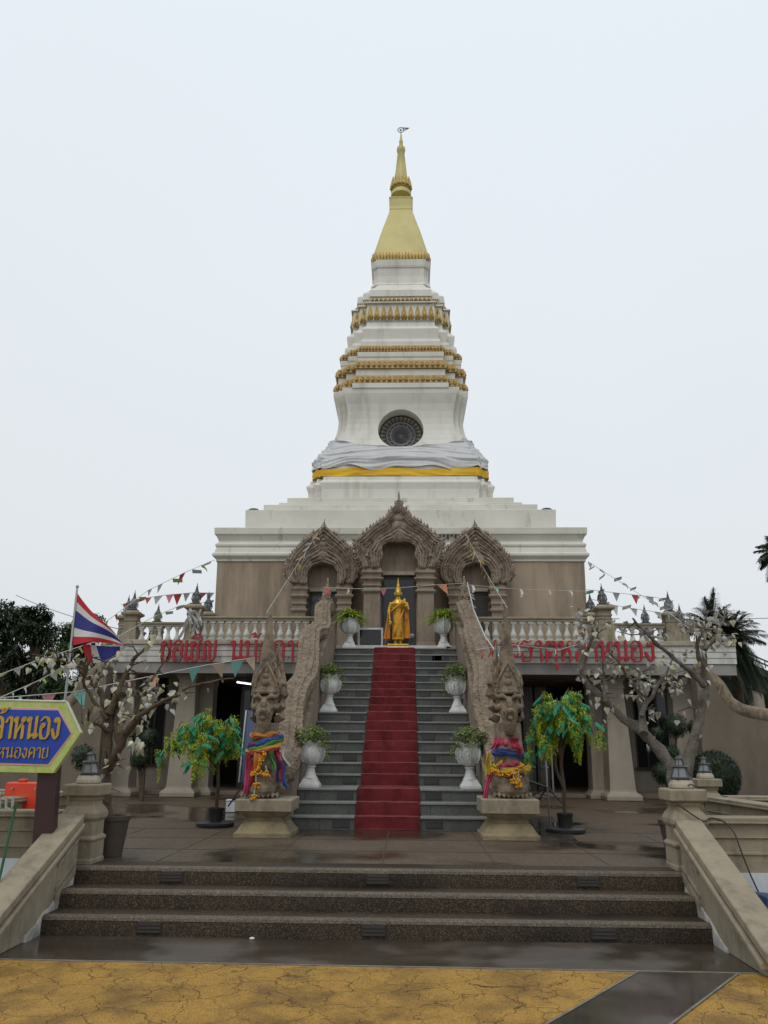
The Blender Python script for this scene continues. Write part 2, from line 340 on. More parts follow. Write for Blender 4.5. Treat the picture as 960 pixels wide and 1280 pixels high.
M['barrier'] = mat('red_plastic', (0.70, 0.055, 0.015), (0.6, 0.04, 0.012), 3, 0.45)
M['greyletter'] = mat('grey_letter', (0.36, 0.37, 0.34), (0.28, 0.29, 0.26), 5, 0.5)
M['greenpole'] = mat('green_pole', (0.03, 0.13, 0.07), (0.02, 0.09, 0.05), 5, 0.5)
M['potbrown'] = mat('brown_pot', (0.075, 0.055, 0.042), (0.045, 0.034, 0.027), 4, 0.6, 0.3, 14)
M['roofgreen'] = mat('dark_roof', (0.035, 0.045, 0.042), (0.022, 0.03, 0.028), 3, 0.6)
M['banner'] = mat('blue_banner', (0.03, 0.06, 0.16), (0.025, 0.05, 0.13), 3, 0.5)
M['purple'] = mat('purple_trunk', (0.07, 0.055, 0.085), (0.045, 0.036, 0.055), 4, 0.8, 0.4, 20)
def flatm(name, c, rough=0.6, trans=0.15): return mat(name, c, tuple(x*0.8 for x in c), 6, rough, trans=trans)
FL = {'teal': flatm('pennant_teal', (0.20, 0.48, 0.44)), 'orange': flatm('pennant_orange', (0.62, 0.28, 0.14)), 'peach': flatm('pennant_peach', (0.55, 0.42, 0.32)),
      'red': flatm('pennant_red', (0.48, 0.06, 0.07)), 'white': flatm('pennant_white', (0.62, 0.62, 0.60)), 'yellow': flatm('pennant_yellow', (0.60, 0.50, 0.10)),
      'grey': flatm('pennant_grey', (0.40, 0.41, 0.42)), 'pink': flatm('pennant_pink', (0.62, 0.25, 0.27)), 'lime': flatm('pennant_lime', (0.36, 0.42, 0.12))}
RB = {k: flatm('ribbon_'+k, tuple(.78*x+.01 for x in c)) for k, c in (('red', (0.55, 0.03, 0.05)), ('pink', (0.62, 0.05, 0.14)), ('blue', (0.03, 0.10, 0.42)), ('green', (0.07, 0.28, 0.05)),
      ('yellow', (0.68, 0.46, 0.02)), ('purple', (0.14, 0.04, 0.22)), ('orange', (0.70, 0.24, 0.02)), ('white', (0.55, 0.56, 0.50)))}
M['marigold'] = mat('marigold', (0.70, 0.36, 0.015), (0.55, 0.22, 0.01), 30, 0.8, 0.8, 60)
M['flagred'] = flatm('flag_red', (0.55, 0.02, 0.04)); M['flagwhite'] = flatm('flag_white', (0.70, 0.70, 0.70)); M['flagblue'] = flatm('flag_blue', (0.03, 0.035, 0.24))
M['nosingagg'] = mat('washed_skylit_aggregate', (0.128, 0.102, 0.074), (0.083, 0.065, 0.047), 1.6, 0.6, 0.0, speck=(0.20, 0.16, 0.122), spscale=125, bdist=0.006, spec=0.3)
M['carpetlit'] = mat('skylit_carpet_edge', (0.30, 0.10, 0.095), (0.18, 0.05, 0.05), 7, 0.95, spec=0.1)
# ------------------------------------------------------------------ the lower ground
H1, D0, DT = 0.16, 7.833, 0.35
ZP = 3*H1                                            # plaza level
RU, TR, YB, LA, LB = 0.183, 0.285, 12.50, 0.741, 0.766
def nose(n): return YB+TR*(n-1)+(LA if n >= 4 else 0)+(LB if n >= 11 else 0)
def tread_z(n): return ZP+RU*n
ZT = tread_z(19)                                     # terrace floor
YT = nose(19)
SXC = (at(484, 1036, YB).x+at(496, 811, YT).x)/2
SHW = (at(605, 1036, YB).x-at(359, 1036, YB).x)/2
YC = 27.9                                            # tower centre
XC = at(499.5, 700, 22.6).x

def sheet(name, poly, z, m, kind='structure'):
    b = MB(); b.add([(p[0], p[1], z) for p in poly], [tuple(range(len(poly)))])
    return tag(b.build(name, m), kind=kind)
sheet('ground', [(-900, -200), (900, -200), (900, 1500), (-900, 1500)], -0.03, M['soil'])
# wet concrete strip at the foot of the steps; its front edge runs a touch askew
e0, e1 = atz(0, 1199, 0), atz(960, 1217, 0)
def edge_y(x): return e0.y+(e1.y-e0.y)*(x-e0.x)/(e1.x-e0.x)
sheet('path', [(-14, edge_y(-14)), (14, edge_y(14)), (14, 8.9), (-14, 8.9)], 0.0, M['wetconcrete'])
sheet('pavement', [(-14, -6), (14, -6), (14, edge_y(14)-0.02), (-14, edge_y(-14)-0.02)], 0.0, M['yellow'])
b = MB(); b.box(-14, 14, -0.012, 0.012, -0.02, 0.006)
b.v = [(x, y+edge_y(x)-0.012, z) for x, y, z in b.v]
tag(b.build('pavement_seam', M['seam']), kind='structure')
p = [atz(800, 1214, 0), atz(925, 1216, 0), atz(838, 1282, 0), atz(682, 1282, 0)]
dl = (p[3]-p[0]).normalized(); dr = (p[2]-p[1]).normalized()
q = [p[0], p[1], p[1]+dr*7, p[0]+dl*7]
q[0] = q[0]-dl*(q[0].y-edge_y(q[0].x)+0.03)/dl.y; q[1] = q[1]-dr*(q[1].y-edge_y(q[1].x)+0.03)/dr.y
sheet('pavement_band', [(v.x, v.y) for v in q], 0.004, M['slate'])
b = MB()
for s, a, d in ((1, q[0], dl), (-1, q[1], dr)):
    n = Vector((-d.y, d.x, 0))*0.010
    b.quad(a-n+Vector((0, 0, .0075)), a+n+Vector((0, 0, .0075)), a+d*7+n+Vector((0, 0, .0075)), a+d*7-n+Vector((0, 0, .0075)))
tag(b.build('pavement_band_edges', M['seam']), kind='structure')

# three wide aggregate steps, nosings rounded
SW = 3.04; SX = -0.035
b = MB()
prof = [(D0, 0.0)]
for k in range(3):
    y = D0+k*DT; z = (k+1)*H1
    prof += [(y, z-0.03), (y+0.008, z-0.012), (y+0.028, z)]
    prof += [((y+DT) if k < 2 else y+0.42, z)]
prof += [(D0+2*DT+0.42, -0.02), (D0, -0.02)]
b.prism(prof, SX-SW-0.12, SX+SW+0.12, 'x')
tag(b.build('steps', M['aggregate'], smooth=35), kind='structure')
g = MB()
for k in range(3):
    y = D0+k*DT; z = (k+1)*H1
    pr_ = [(y-.004, z-.034), (y+.004, z-.010), (y+.026, z+.003), (y+.085, z+.0035), (y+.085, z-.02), (y+.03, z-.034)]
    g.prism(pr_, SX-SW-.11, SX+SW+.11, 'x')
tag(g.build('step_nosings', M['nosingagg'], smooth=35), kind='structure')  # washed aggregate, paled further so the nosings look lit by the sky
# the plaza: a T, narrow in front, wide before the building
b = MB()
YA = D0+2*DT+0.42; YW = 12.7; XW = 5.05
poly = [(-XW, 8.84), (-3.3, 8.84), (-3.3, YA), (3.25, YA), (3.25, 8.84), (XW, 8.84), (XW, YW), (11, YW), (11, 24), (-11, 24), (-11, YW), (-XW, YW)]
b.prism(poly, -0.02, ZP-0.004, 'z')
tag(b.build('plaza', M['plaza']), kind='structure')
b = MB()
for y in (10.0, 11.2, 12.4): b.box(-XW+.2, XW-.2, y, y+0.012, ZP-.004, ZP)
for k in range(-4, 5): b.box(k*1.2+SXC-.006, k*1.2+SXC+.006, YA+.05, 12.38, ZP-.005, ZP-.0005)
tag(b.build('plaza_joints', M['dark']), kind='structure')
# step lights let into the risers
spots = [(215, 1096, 2), (472, 1099, 2), (735, 1102, 2), (187, 1160, 0), (467, 1164, 0), (755, 1167, 0)]
src = None
for i, (px, py, k) in enumerate(spots):
    y = D0+k*DT; X = at(px, py, y).x; z = k*H1+0.075
    lab = ['black step light in the top wide step near the stone post under the sign', 'black step light in the middle of the top wide step below the red carpet',
           'black step light in the top wide step toward the post with two lanterns', 'dull step light in the lowest wide step below the flag side',
           'dark step light in the middle of the lowest wide step', 'pale slatted step light in the lowest wide step above the grey paving band'][i]
    if src is None:
        t = thing('step_light', (X, y, z), lab, 'step light', 'step lights in the wide steps'); src = t
        g = MB(); g.box(X-.115, X+.115, y-.012, y+.02, z-.05, z+.05)
        g.build('frame', M['blackmetal'], t, bevel=.004)
        g = MB()
        for j in range(3): g.box(X-.1, X+.1, y-.020, y-.0125, z-.04+j*.03, z-.02+j*.03)
        g.build('louvre', M['frame'], t)
    else:
        dup(src, (X, y, z), lab)
g = MB(); pb = atz(315, 1174, 0.002)
g.ell((pb.x, pb.y, .012), (.022, .018, .012), 8, 5); tag(wob(g.build('paper_scrap', M['white']), .008, 30), 'small white scrap of paper on the wet concrete below the steps', 'litter')

# ------------------------------------------------------------------ parapets, posts and low walls of the plaza
def stair_wall(side, label):
    X0 = SX+side*SW; X1 = X0+side*0.22
    t = thing('stair_parapet', (X0, D0, 0), label, 'parapet', 'sloping parapets of the wide steps')
    a, c = min(X0, X1), max(X0, X1)
    sl_ = H1/DT
    yt = D0+2*DT+0.02
    top = 0.89
    y_end = yt-(top-0.10)/sl_
    g = MB(); g.prism([(yt, .36), (yt, top), (y_end, 0.10), (y_end, 0), (D0-.62, 0), (D0-.3, .0)], a, c, 'x')
    g.build('wall', M['stone'], t, bevel=.008)
    # coping: wide bevelled slab following the slope, with a rib under it
    g = MB()
    g.prism([(yt+.02, top+.004), (yt+.02, top+.085), (y_end-.12, .185), (y_end-.12, .104)], a-.025, c+.025, 'x')
    g.prism([(yt, top-.05), (yt, top), (y_end-.05, .10), (y_end-.05, .05)], a-.05, c+.05, 'x')
    g.build('coping', M['stone'], t, bevel=.012)
    g = MB(); s = X0-side*.022
    def band(o0, o1, th):
        g.prism([(yt-.05, top-o0), (yt-.05, top-o1), (y_end+1.25, .1+1.25*sl_+.05*sl_-o1), (y_end+1.25, .1+1.25*sl_+.05*sl_-o0)], min(s, X0+side*.02), max(s, X0+side*.02), 'x')
    band(.13, .16, 0); band(.33, .36, 0); band(.40, .48, 0)
    g.build('moulding', M['stone'], t, bevel=.004)
    # broken white plaster left where the wall meets the steps
    g = MB(); rnd = random.Random(3+side)
    pts = []; low = []
    for i in range(15):
        y = D0+2*DT-.05-i*.068; z0 = max(0.004, (math.floor((y-D0)/DT)+1)*H1) if y > D0 else .004
        zz = .36*(y-D0+.3)/(yt-D0+.3)+rnd.uniform(.015, .07)
        pts.append((y, max(zz, z0+.02))); low.append((y, z0-.06))
    for i in range(14):
        g.prism([low[i], pts[i], pts[i+1], low[i+1]], min(X0-side*.016, X0+side*.02), max(X0-side*.016, X0+side*.02), 'x')
    g.build('plaster', M['plaster'], t)
    return t
stair_wall(-1, 'sloping beige parapet beside the wide steps, under the blue sign')
stair_wall(1, 'sloping beige parapet beside the wide steps, below the post with brown cable')

def plaza_post(x, y, z, s, label, cable=False):
    sw = .74
    t = thing('stone_post', (x, y, z), label, 'post', 'square plaza posts with lanterns')
    g = MB()
    g.sqlathe([(.30, -.02), (.30, .05), (.285, .07), (.285, .26), (.305, .29), (.305, .31), (.27, .33), (.26, .34), (.26, .50), (.29, .53), (.30, .55), (.30, .60), (.26, .66), (.215, .70), (.205, .74), (.235, .76), (.225, .78), (.235, .80)], (x, y, z))
    g.v = [(x+(p[0]-x)*s*sw, y+(p[1]-y)*s*sw, z+(p[2]-z)*s) for p in g.v]
    wob(g.build('shaft', M['stone'], t, bevel=.010), .004, 9)
    g = MB(); g.sqlathe([(.30, .80), (.315, .82), (.315, .93), (.30, .95)], (x, y, z))
    g.v = [(x+(p[0]-x)*s*sw, y+(p[1]-y)*s*sw, z+(p[2]-z)*s) for p in g.v]
    wob(g.build('cap', M['stone'], t, bevel=.012), .004, 9)
    g = MB(); g.lathe([(.21, .951), (.215, .97), (.21, 1.0), (.165, 1.055), (.13, 1.06)], (x, y, z), 8, rot=PI/8)
    g.v = [(x+(p[0]-x)*s*sw, y+(p[1]-y)*s*sw, z+(p[2]-z)*s) for p in g.v]
    g.build('dome', M['lightstone'], t, bevel=.01)
    # lantern: flared six sided cage with glass, capped by a smaller drum
    g = MB(); zb = 1.061; n = 6
    rb, rt, zt = .17, .115, 1.20
    g.lathe([(rb+.012, zb), (rb+.015, zb+.02), (rb, zb+.028)], (x, y, z), n)
    g.lathe([(rt, zt), (rt+.03, zt+.012), (rt+.02, zt+.03), (.075, zt+.034)], (x, y, z), n)
    for i in range(n):
        a = 2*PI*i/n
        g.tube([(x+rb*math.cos(a), y+rb*math.sin(a), z+zb+.02), (x+rt*math.cos(a), y+rt*math.sin(a), z+zt)], .011, 5)
        g.tube([(x+.08*math.cos(a), y+.08*math.sin(a), z+zt+.03), (x+.055*math.cos(a), y+.055*math.sin(a), z+zt+.11)], .008, 5)
    g.lathe([(.058, zt+.105), (.085, zt+.112), (.05, zt+.135), (.015, zt+.15)], (x, y, z), n)
    g.v = [(x+(p[0]-x)*s*sw, y+(p[1]-y)*s*sw, z+(p[2]-z)*s) for p in g.v]
    la = g.build('lantern', M['lantern'], t)
    g = MB(); g.lathe([(rb-.012, zb+.012), (rt-.012, zt+.004)], (x, y, z), n)
    g.lathe([(.074, zt+.032), (.052, zt+.106)], (x, y, z), n)
    g.v = [(x+(p[0]-x)*s*sw, y+(p[1]-y)*s*sw, z+(p[2]-z)*s) for p in g.v]
    g.build('glass', M['lampglass'], la)
    return t
pl = at(102, 1078, 8.78); pr = at(853, 1086, 8.78)
plaza_post(at(101, 1000, 8.7).x, 8.86, ZP-.01, .83, 'stone post with black lantern at the head of the parapet, left of the wide steps')
plaza_post(at(860, 1000, 8.7).x, 8.86, ZP-.01, .83, 'nearer stone post with black lantern and brown cable, right of the wide steps')
pb = at(883, 985, 12.75)
plaza_post(pb.x, 12.75, ZP-.01, .80, 'farther stone post with lantern in front of the round hedge')
# brown cable clipped round the near right post
g = MB(); X = at(860, 1000, 8.7).x; z = ZP
def smooth_path(pts, n=5):
    P = [Vector(p) for p in pts]; F = []
    for i in range(len(P)-1):
        p0, p1, p2, p3 = P[max(0, i-1)], P[i], P[i+1], P[min(len(P)-1, i+2)]
        for q in range(n):
            f = q/n; F.append(.5*((2*p1)+(p2-p0)*f+(2*p0-5*p1+4*p2-p3)*f*f+(-p0+3*p1-3*p2+p3)*f**3))
    return F+[P[-1]]
g.tube(smooth_path([(X-.15, 8.86-.17, z+.66), (X+.02, 8.86-.215, z+.53), (X+.12, 8.86-.22, z+.475), (X+.22, 8.86-.15, z+.50), (X+.34, 8.70, z+.47), (X+.42, 8.66, z+.36), (X+.47, 8.64, z+.16), (X+.56, 8.66, z-.10), (X+.66, 8.64, z-.35)]), .0085, 6)
g.tube(smooth_path([(X+.02, 8.86-.15, z+.815), (X+.09, 8.78, z+.82), (X+.18, 8.77, z+.73), (X+.20, 8.80, z+.6)]), .007, 6)
tag(g.build('cable', M['potbrown'], smooth=60), 'brown cable looping down the near stone post and the low wall', 'cable')

def low_wall(p0, p1, ztop, zbot, th, label, white=None):
    d = Vector((p1[0]-p0[0], p1[1]-p0[1], 0)); Ln = d.length; d.normalize(); n = Vector((-d.y, d.x, 0))
    t = thing('low_wall', (p0[0], p0[1], zbot), label, 'wall')
    def slab(g, h, z0, z1, a=0, b_=0):
        c = [Vector((p0[0], p0[1], 0))-d*0+n*h*s for s in (-1, 1)]+[Vector((p1[0], p1[1], 0))+n*h*s for s in (1, -1)]
        g.prism([(v.x, v.y) for v in c], z0, z1, 'z')
    g = MB(); slab(g, th/2, zbot, ztop-.06); g.build('wall', M['stone'], t)
    g = MB(); slab(g, th/2+.05, ztop-.06, ztop-.035); slab(g, th/2+.035, ztop-.035, ztop); slab(g, th/2+.02, ztop-.20, ztop-.185); slab(g, th/2+.015, ztop-.36, ztop-.33)
    g.build('coping', M['stone'], t, bevel=.008)
    if white is not None:
        g = MB(); slab(g, th/2+.012, zbot, white); g.build('white_base', M['whitewall'], t)
    return t
zr = 0.985
low_wall((pr.x+.26, 8.86), (XW+3, 8.86), zr, 0, .22, 'beige low wall on a white base, running off from the cable post', .46)
low_wall((pl.x-.26, 8.86), (-XW-3.5, 8.86), zr, 0, .22, 'beige low wall on a white base, behind the maroon sign post', .52)
low_wall((XW, 9.0), (pb.x, 12.5), zr, ZP-.02, .22, 'beige plaza side wall leading back to the farther lantern post')
low_wall((-XW, 9.0), (-pb.x-.15, 12.5), zr, ZP-.02, .22, 'beige plaza side wall leading back behind the orange barrier')
low_wall((pb.x+.26, 12.75), (13, 12.75), zr, ZP-.02, .22, 'beige back wall in front of the round hedge')
low_wall((-pb.x-.4, 12.75), (-13, 12.75), zr, ZP-.02, .22, 'beige back wall behind the red plastic barrier')

# ------------------------------------------------------------------ the upper staircase
t = thing('staircase', (SXC, YB, ZP), 'steep grey granite staircase with two landings up to the golden statue', 'staircase')
x0, x1 = SXC-SHW, SXC+SHW
prof = [(YB, ZP-.02)]
for n in range(1, 20):
    prof += [(nose(n)+.006, tread_z(n-1)), (nose(n)+.006, tread_z(n)-.0205)]
prof = [(YB, ZP-.02)]+prof[1:]
pp = [(YB+.006, ZP-.01)]
for n in range(1, 20):
    pp += [(nose(n)+.006, tread_z(n)-.031)]
    pp += [((nose(n+1) if n < 19 else YT+.5)+.006, tread_z(n)-.031)]
pp += [(YT+.506, ZP-.01)]
g = MB(); g.prism(pp, x0+.01, x1-.01, 'x'); g.build('risers', M['granite'], t)
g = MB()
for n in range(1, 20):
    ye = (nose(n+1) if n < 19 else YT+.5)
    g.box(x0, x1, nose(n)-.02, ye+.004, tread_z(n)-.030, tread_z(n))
g.build('treads', M['nosing'], t, bevel=.004)  # light granite, raised in tone to paint in sky light on the edges
g = MB()      # thin joints between the granite slabs
rnd = random.Random(5)
for n in range(1, 20):
    for s in (-1, 1):
        xx = SXC+s*(.62+.42*(n % 2)+.3*(n % 3 == 0))
        g.box(xx-.004, xx+.004, nose(n)+.001, nose(n)+.02, tread_z(n-1)+.002, tread_z(n)-.032)
g.build('joints', M['blackstone'], t)
CW = (at(525.5, 1036, YB).x-at(443, 1036, YB).x)/2; CX = at(484.3, 1036, YB).x
rl = None
for n, ss in ((1, 'LR'), (3, 'LR'), (4, 'LR'), (6, 'LR'), (8, 'LR'), (10, 'LR'), (11, 'R'), (11, 'L'), (13, 'LR'), (15, 'LR'), (17, 'LR'), (19, 'L')):
    for s in ss:
        xx = CX+(-.70 if s == 'L' else .68)+rnd.uniform(-.03, .03)
        if rl is None:
            g = MB(); g.box(xx-.115, xx+.115, nose(n)-.006, nose(n)+.02, tread_z(n-1)+.03, tread_z(n)-.040)
            g.box(xx-.13, xx+.13, nose(n)-.001, nose(n)+.02, tread_z(n-1)+.018, tread_z(n)-.032)
            rl = g.build('riser_light', M['blackstone'], t, bevel=.003); ref = (xx, nose(n), tread_z(n))
        else:
            o = rl.copy(); COL.objects.link(o); o.parent = t
            o.location = (xx-ref[0], nose(n)-ref[1], tread_z(n)-ref[2])
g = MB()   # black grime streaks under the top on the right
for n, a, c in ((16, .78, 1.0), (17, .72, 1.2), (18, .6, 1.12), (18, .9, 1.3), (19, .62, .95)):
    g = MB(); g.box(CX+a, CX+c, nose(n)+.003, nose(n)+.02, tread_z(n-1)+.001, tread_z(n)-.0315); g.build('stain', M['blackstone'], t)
# red runner laid over the treads
g = MB(); top = []; th = .012
path = [(YB-.07, ZP+.004), (YB-.034, ZP+.02)]
for n in range(1, 20):
    path += [(nose(n)-.034, tread_z(n)-.012), (nose(n)-.018, tread_z(n)+.008)]
    ye = (nose(n+1) if n < 19 else YT+.25)
    path += [(ye-.044, tread_z(n)+.006)]
    if n in (3, 10): path.insert(-1, ((nose(n)+ye)/2, tread_z(n)+.022))
ring = []
rr = random.Random(2)
for i, (y, z) in enumerate(path):
    wv = [CX-CW+.012*rr.uniform(-1, 1), CX+CW+.012*rr.uniform(-1, 1)]
    ring.append([(wv[0], y, z), (wv[0]+.3*(wv[1]-wv[0]), y+rr.uniform(-.003, .003), z+rr.uniform(0, .003)), (wv[0]+.7*(wv[1]-wv[0]), y+rr.uniform(-.003, .003), z+rr.uniform(0, .003)), (wv[1], y, z)])
vs_ = [p for r_ in ring for p in r_]; fs_ = []
for j in range(len(ring)-1):
    for i in range(3): a = j*4+i; fs_.append((a, a+1, a+5, a+4))
g.add(vs_, fs_)
o = g.build('carpet', M['carpet'], smooth=30); tag(o, 'worn red carpet runner laid up the middle of the granite staircase', 'carpet')
carpet_ = o
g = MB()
for n in range(1, 20):      # pale strips paint in the sky light caught by each step edge
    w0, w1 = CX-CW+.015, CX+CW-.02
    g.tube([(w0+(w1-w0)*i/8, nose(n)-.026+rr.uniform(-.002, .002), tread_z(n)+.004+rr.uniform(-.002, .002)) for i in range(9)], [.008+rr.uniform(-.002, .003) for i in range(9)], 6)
ORG[carpet_.name] = Vector((0, 0, 0)); g.build('skylit_edges', M['carpetlit'], carpet_)
sd = o.modifiers.new('thick', 'SOLIDIFY'); sd.thickness = .008; sd.offset = -1

# sloped walls that carry the serpents, outside the stair
def ramp_z(y):
    pts = [(YB-.1, ZP+.55), (nose(4), tread_z(3)+.95), (nose(10), tread_z(10)+.95), (YT, ZT+.75), (YT+.8, ZT+.75)]
    for (a, za), (c, zc) in zip(pts, pts[1:]):
        if y <= c: return za+(zc-za)*(y-a)/(c-a)
    return pts[-1][1]
for s, lab in ((-1, 'narrow sloping stone wall under the serpent, stair side facing the left urns'), (1, 'narrow sloping stone wall under the serpent, stair side facing the right urns')):
    xa = SXC+s*SHW+s*.004; xb = xa+s*.44
    t = thing('stair_wall', (xa, YB, ZP), lab, 'wall')
    ys = [YB+.1, nose(4), nose(7), nose(10), nose(14), YT+.3]
    poly = [(YB+.1, ZP-.01)]+[(y, ramp_z(y)) for y in ys]+[(YT+.3, ZP-.01)]
    g = MB(); g.prism(poly, min(xa, xb), max(xa, xb), 'x'); g.build('wall', M['portal'], t, bevel=.01)
    g = MB(); rails = [[(min(xa, xb)-.02, y, ramp_z(y)+.002), (max(xa, xb)+.02, y, ramp_z(y)+.002), (max(xa, xb)+.02, y, ramp_z(y)+.05), (min(xa, xb)-.02, y, ramp_z(y)+.05)] for y in ys]
    g.loft(rails); g.build('coping', M['naga'], t)
# ------------------------------------------------------------------ the tower
YFB = YC-5.3
def lev(y, w, k):
    "photo row and half width in photo pixels of the near corners -> half size and height of a plan centred on the tower"
    hw = 3.0
    for _ in range(12):
        Y = YC-k*hw
        P = at(500, y, Y); hw = w*mpp(P)
    return hw, P.z
def plan(a, r, c=None):
    "redented square: front face half width r*a, one step at c*a"
    if r >= 1: q = [(1, 1)]
    elif c is None: q = [(1, r), (r, 1)]; 
    else: q = [(1, r), (c, r), (c, c), (r, c), (r, 1)]
    out = []
    for k in range(4):
        ca, sa = [(1, 0), (0, 1), (-1, 0), (0, -1)][k]
        for x, y in q: out.append((a*(x*ca-y*sa), a*(x*sa+y*ca)))
    return out
def tower_loft(levels, r, c=None, zstart=None, sub=None):
    rings = []; zlast = zstart
    for y, w in levels:
        hw, z = lev(y, w, r) if y is not None else (lev(lasty, w, r)[0], zlast)
        if zstart is not None and not rings: z = zstart
        if rings and z < zlast+1e-4: z = zlast+.001
        zlast = z; lasty = y if y is not None else lasty
        rings.append([(XC+px, YC+py, z) for px, py in plan(hw, r, c)])
    return rings, zlast
tower = thing('temple_tower', (XC, YC, ZT), 'tall white stepped temple tower with gold bands and golden spire', 'temple tower')
def tpart(name, levels, m, r, c=None, z0=None, bevel=.015, parent=None, smooth=None):
    rings, z = tower_loft(levels, r, c, z0)
    g = MB(); g.loft(rings)
    return g.build(name, m, parent or tower, bevel=bevel, smooth=smooth), z, rings
lasty = 700
_, z, _ = tpart('brown_wall', [(768, 231.5), (702, 229.5)], M['tanwall'], 1, z0=ZT-.5)
_, z, _ = tpart('cornice', [(702, 231.5), (699, 231), (694.5, 236), (691.5, 236), (690, 233), (684, 230.5), (682, 232), (679.5, 232), (678, 228), (676, 227.5), (668.5, 231), (667.5, 233), (659, 233)], M['whitebase'], 1, z0=z)
_, z, _ = tpart('stepped_base', [(659, 194), (637, 194)], M['whitebase'], 1, z0=z)
_, z, _ = tpart('stepped_base', [(637, 171), (630.5, 171)], M['whitebase'], 1, z0=z)
_, z, _ = tpart('stepped_base', [(630, 152), (628, 152)], M['whitebase'], 1, z0=z)
_, z, _ = tpart('stepped_base', [(627.5, 141.5), (622, 141.5)], M['whitebase'], 1, z0=z)
_, z, _ = tpart('plinth', [(622, 115), (617, 115.5), (609, 118), (607, 117), (606, 113.5), (601.5, 112.5)], M['white'], .84, .92, z0=z)
_, z, _ = tpart('plinth', [(601, 107), (588, 107.5)], M['white'], .84, .92, z0=z)
# the bell shaped body, with a round opening cut into its front
BELL = [(588, 107), (578, 105.5), (572, 99.5), (566, 94), (560, 89.3), (555, 85.8), (549, 82.7), (543, 80.2), (535, 78.2), (528, 77.6), (519, 78), (510, 79.4), (503, 81.5), (497, 83.2), (491, 83.6)]
rings, z = tower_loft(BELL, .84, .92, z); zbell = z
g = MB(); g.loft(rings); bell = g.build('bell_body', M['white'], tower)
mc = at(501, 541, 1)
hwm, zm = lev(541, 78.5, .84); Yf = YC-hwm
P = at(501, 541, Yf); RM = 28.5*mpp(P); XM, ZM = P.x, at(501, 538, Yf).z
g = MB(); g.tube([(XM, Yf-2.2, ZM), (XM, Yf+.62, ZM)], RM, 64); cutter = g.build('cutter', M['white'])
bo = bell.modifiers.new('hole', 'BOOLEAN'); bo.object = cutter; bo.operation = 'DIFFERENCE'; bo.solver = 'EXACT'
bpy.context.view_layer.update()
dg = bpy.context.evaluated_depsgraph_get()
me = bpy.data.meshes.new_from_object(bell.evaluated_get(dg))
bell.modifiers.clear(); bell.data = me
bpy.data.objects.remove(cutter)
g = MB(); g.tube([(XM, Yf+.52, ZM), (XM, Yf+.60, ZM)], RM*.995, 48)
med = g.build('medallion', M['disc'], tower, smooth=40)
def ringt(g, r, rt, y, n=48): 
    for i in range(n):
        a, c = 2*PI*i/n, 2*PI*(i+1)/n
        g.tube([(XM+r*math.cos(a), y, ZM+r*math.sin(a)), (XM+r*math.cos(c), y, ZM+r*math.sin(c))], rt, 5)
g = MB(); ringt(g, RM*.62, .03, Yf+.50); ringt(g, RM*.46, .028, Yf+.50)
for i in range(16):
    a = 2*PI*(i+.5)/16; g.ell((XM+RM*.54*math.cos(a), Yf+.50, ZM+RM*.54*math.sin(a)), (.035, .03, .035), 6, 4)
g.build('ring', M['discsilver'], med, smooth=60)
g = MB()
for i in range(28):
    a = 2*PI*i/28; ca, sa = math.cos(a), math.sin(a)
    Mr = Matrix.Rotation(-a+PI/2, 3, 'Y')
    g.ell((XM+RM*.86*ca, Yf+.50, ZM+RM*.86*sa), (.075, .04, .06), 7, 5, Mr); g.ell((XM+RM*.76*ca, Yf+.50, ZM+RM*.76*sa), (.03, .03, .05), 6, 4, Mr)
g.build('petal_ring', M['creamrelief'], med, smooth=60)
g = MB()
for i in range(24):
    a = 2*PI*i/24; g.cone((XM+RM*.3*math.cos(a), Yf+.515, ZM+RM*.3*math.sin(a)), (XM+RM*.12*math.cos(a), Yf+.5, ZM+RM*.12*math.sin(a)), .03, .01, 5)
ringt(g, RM*.31, .016, Yf+.515, 32); g.build('rosette', M['disc'], med)

def petals(parent, y0, y1, w, r, c, nfront, m, pointed=True, out=.06):
    "a row of lotus petals on every face of a gold band"
    hw, z0 = lev(y0, w, r); _, z1 = lev(y1, w, r)
    h = z1-z0; pl_ = plan(hw, r, c); n = len(pl_); g = MB()
    flen = 2*hw*r; step = flen/nfront
    for i in range(n):
        a = Vector((pl_[i][0], pl_[i][1], 0)); d = Vector((pl_[(i+1) % n][0], pl_[(i+1) % n][1], 0))-a
        if (a+d/2).y > hw*.5: continue
        k = max(1, round(d.length/step)); u = d.normalized(); nn = Vector((u.y, -u.x, 0)); s = d.length/k
        for j in range(k):
            q = a+u*(s*(j+.5))+nn*.0+Vector((XC, YC, 0))
            Mr = Matrix((u, nn, Vector((0, 0, 1)))).transposed()
            if pointed:
                rings = []
                for fz, fw in ((0, .30), (.2, .46), (.5, .44), (.8, .22), (1, .02)):
                    zz = z0+h*fz; o = out*(1.0-.35*fz)
                    rings.append([tuple(q-u*(s*fw)+Vector((0, 0, zz))), tuple(q+nn*o+Vector((0, 0, zz))), tuple(q+u*(s*fw)+Vector((0, 0, zz))), tuple(q-nn*.02+Vector((0, 0, zz)))])
                g.loft(rings)
                g.ell(tuple(q+nn*out*.8+Vector((0, 0, z0+h*.35))), (s*.13, .04, h*.2), 6, 5, Mr)
            else:
                g.ell(tuple(q+Vector((0, 0, (z0+z1)/2))), (s*.46, out, h*.5), 8, 6, Mr)
                g.ell(tuple(q+nn*out*.7+Vector((0, 0, z0+h*.42))), (s*.2, out*.5, h*.26), 6, 5, Mr)
    return g.build('petal_row', m, parent, smooth=50)
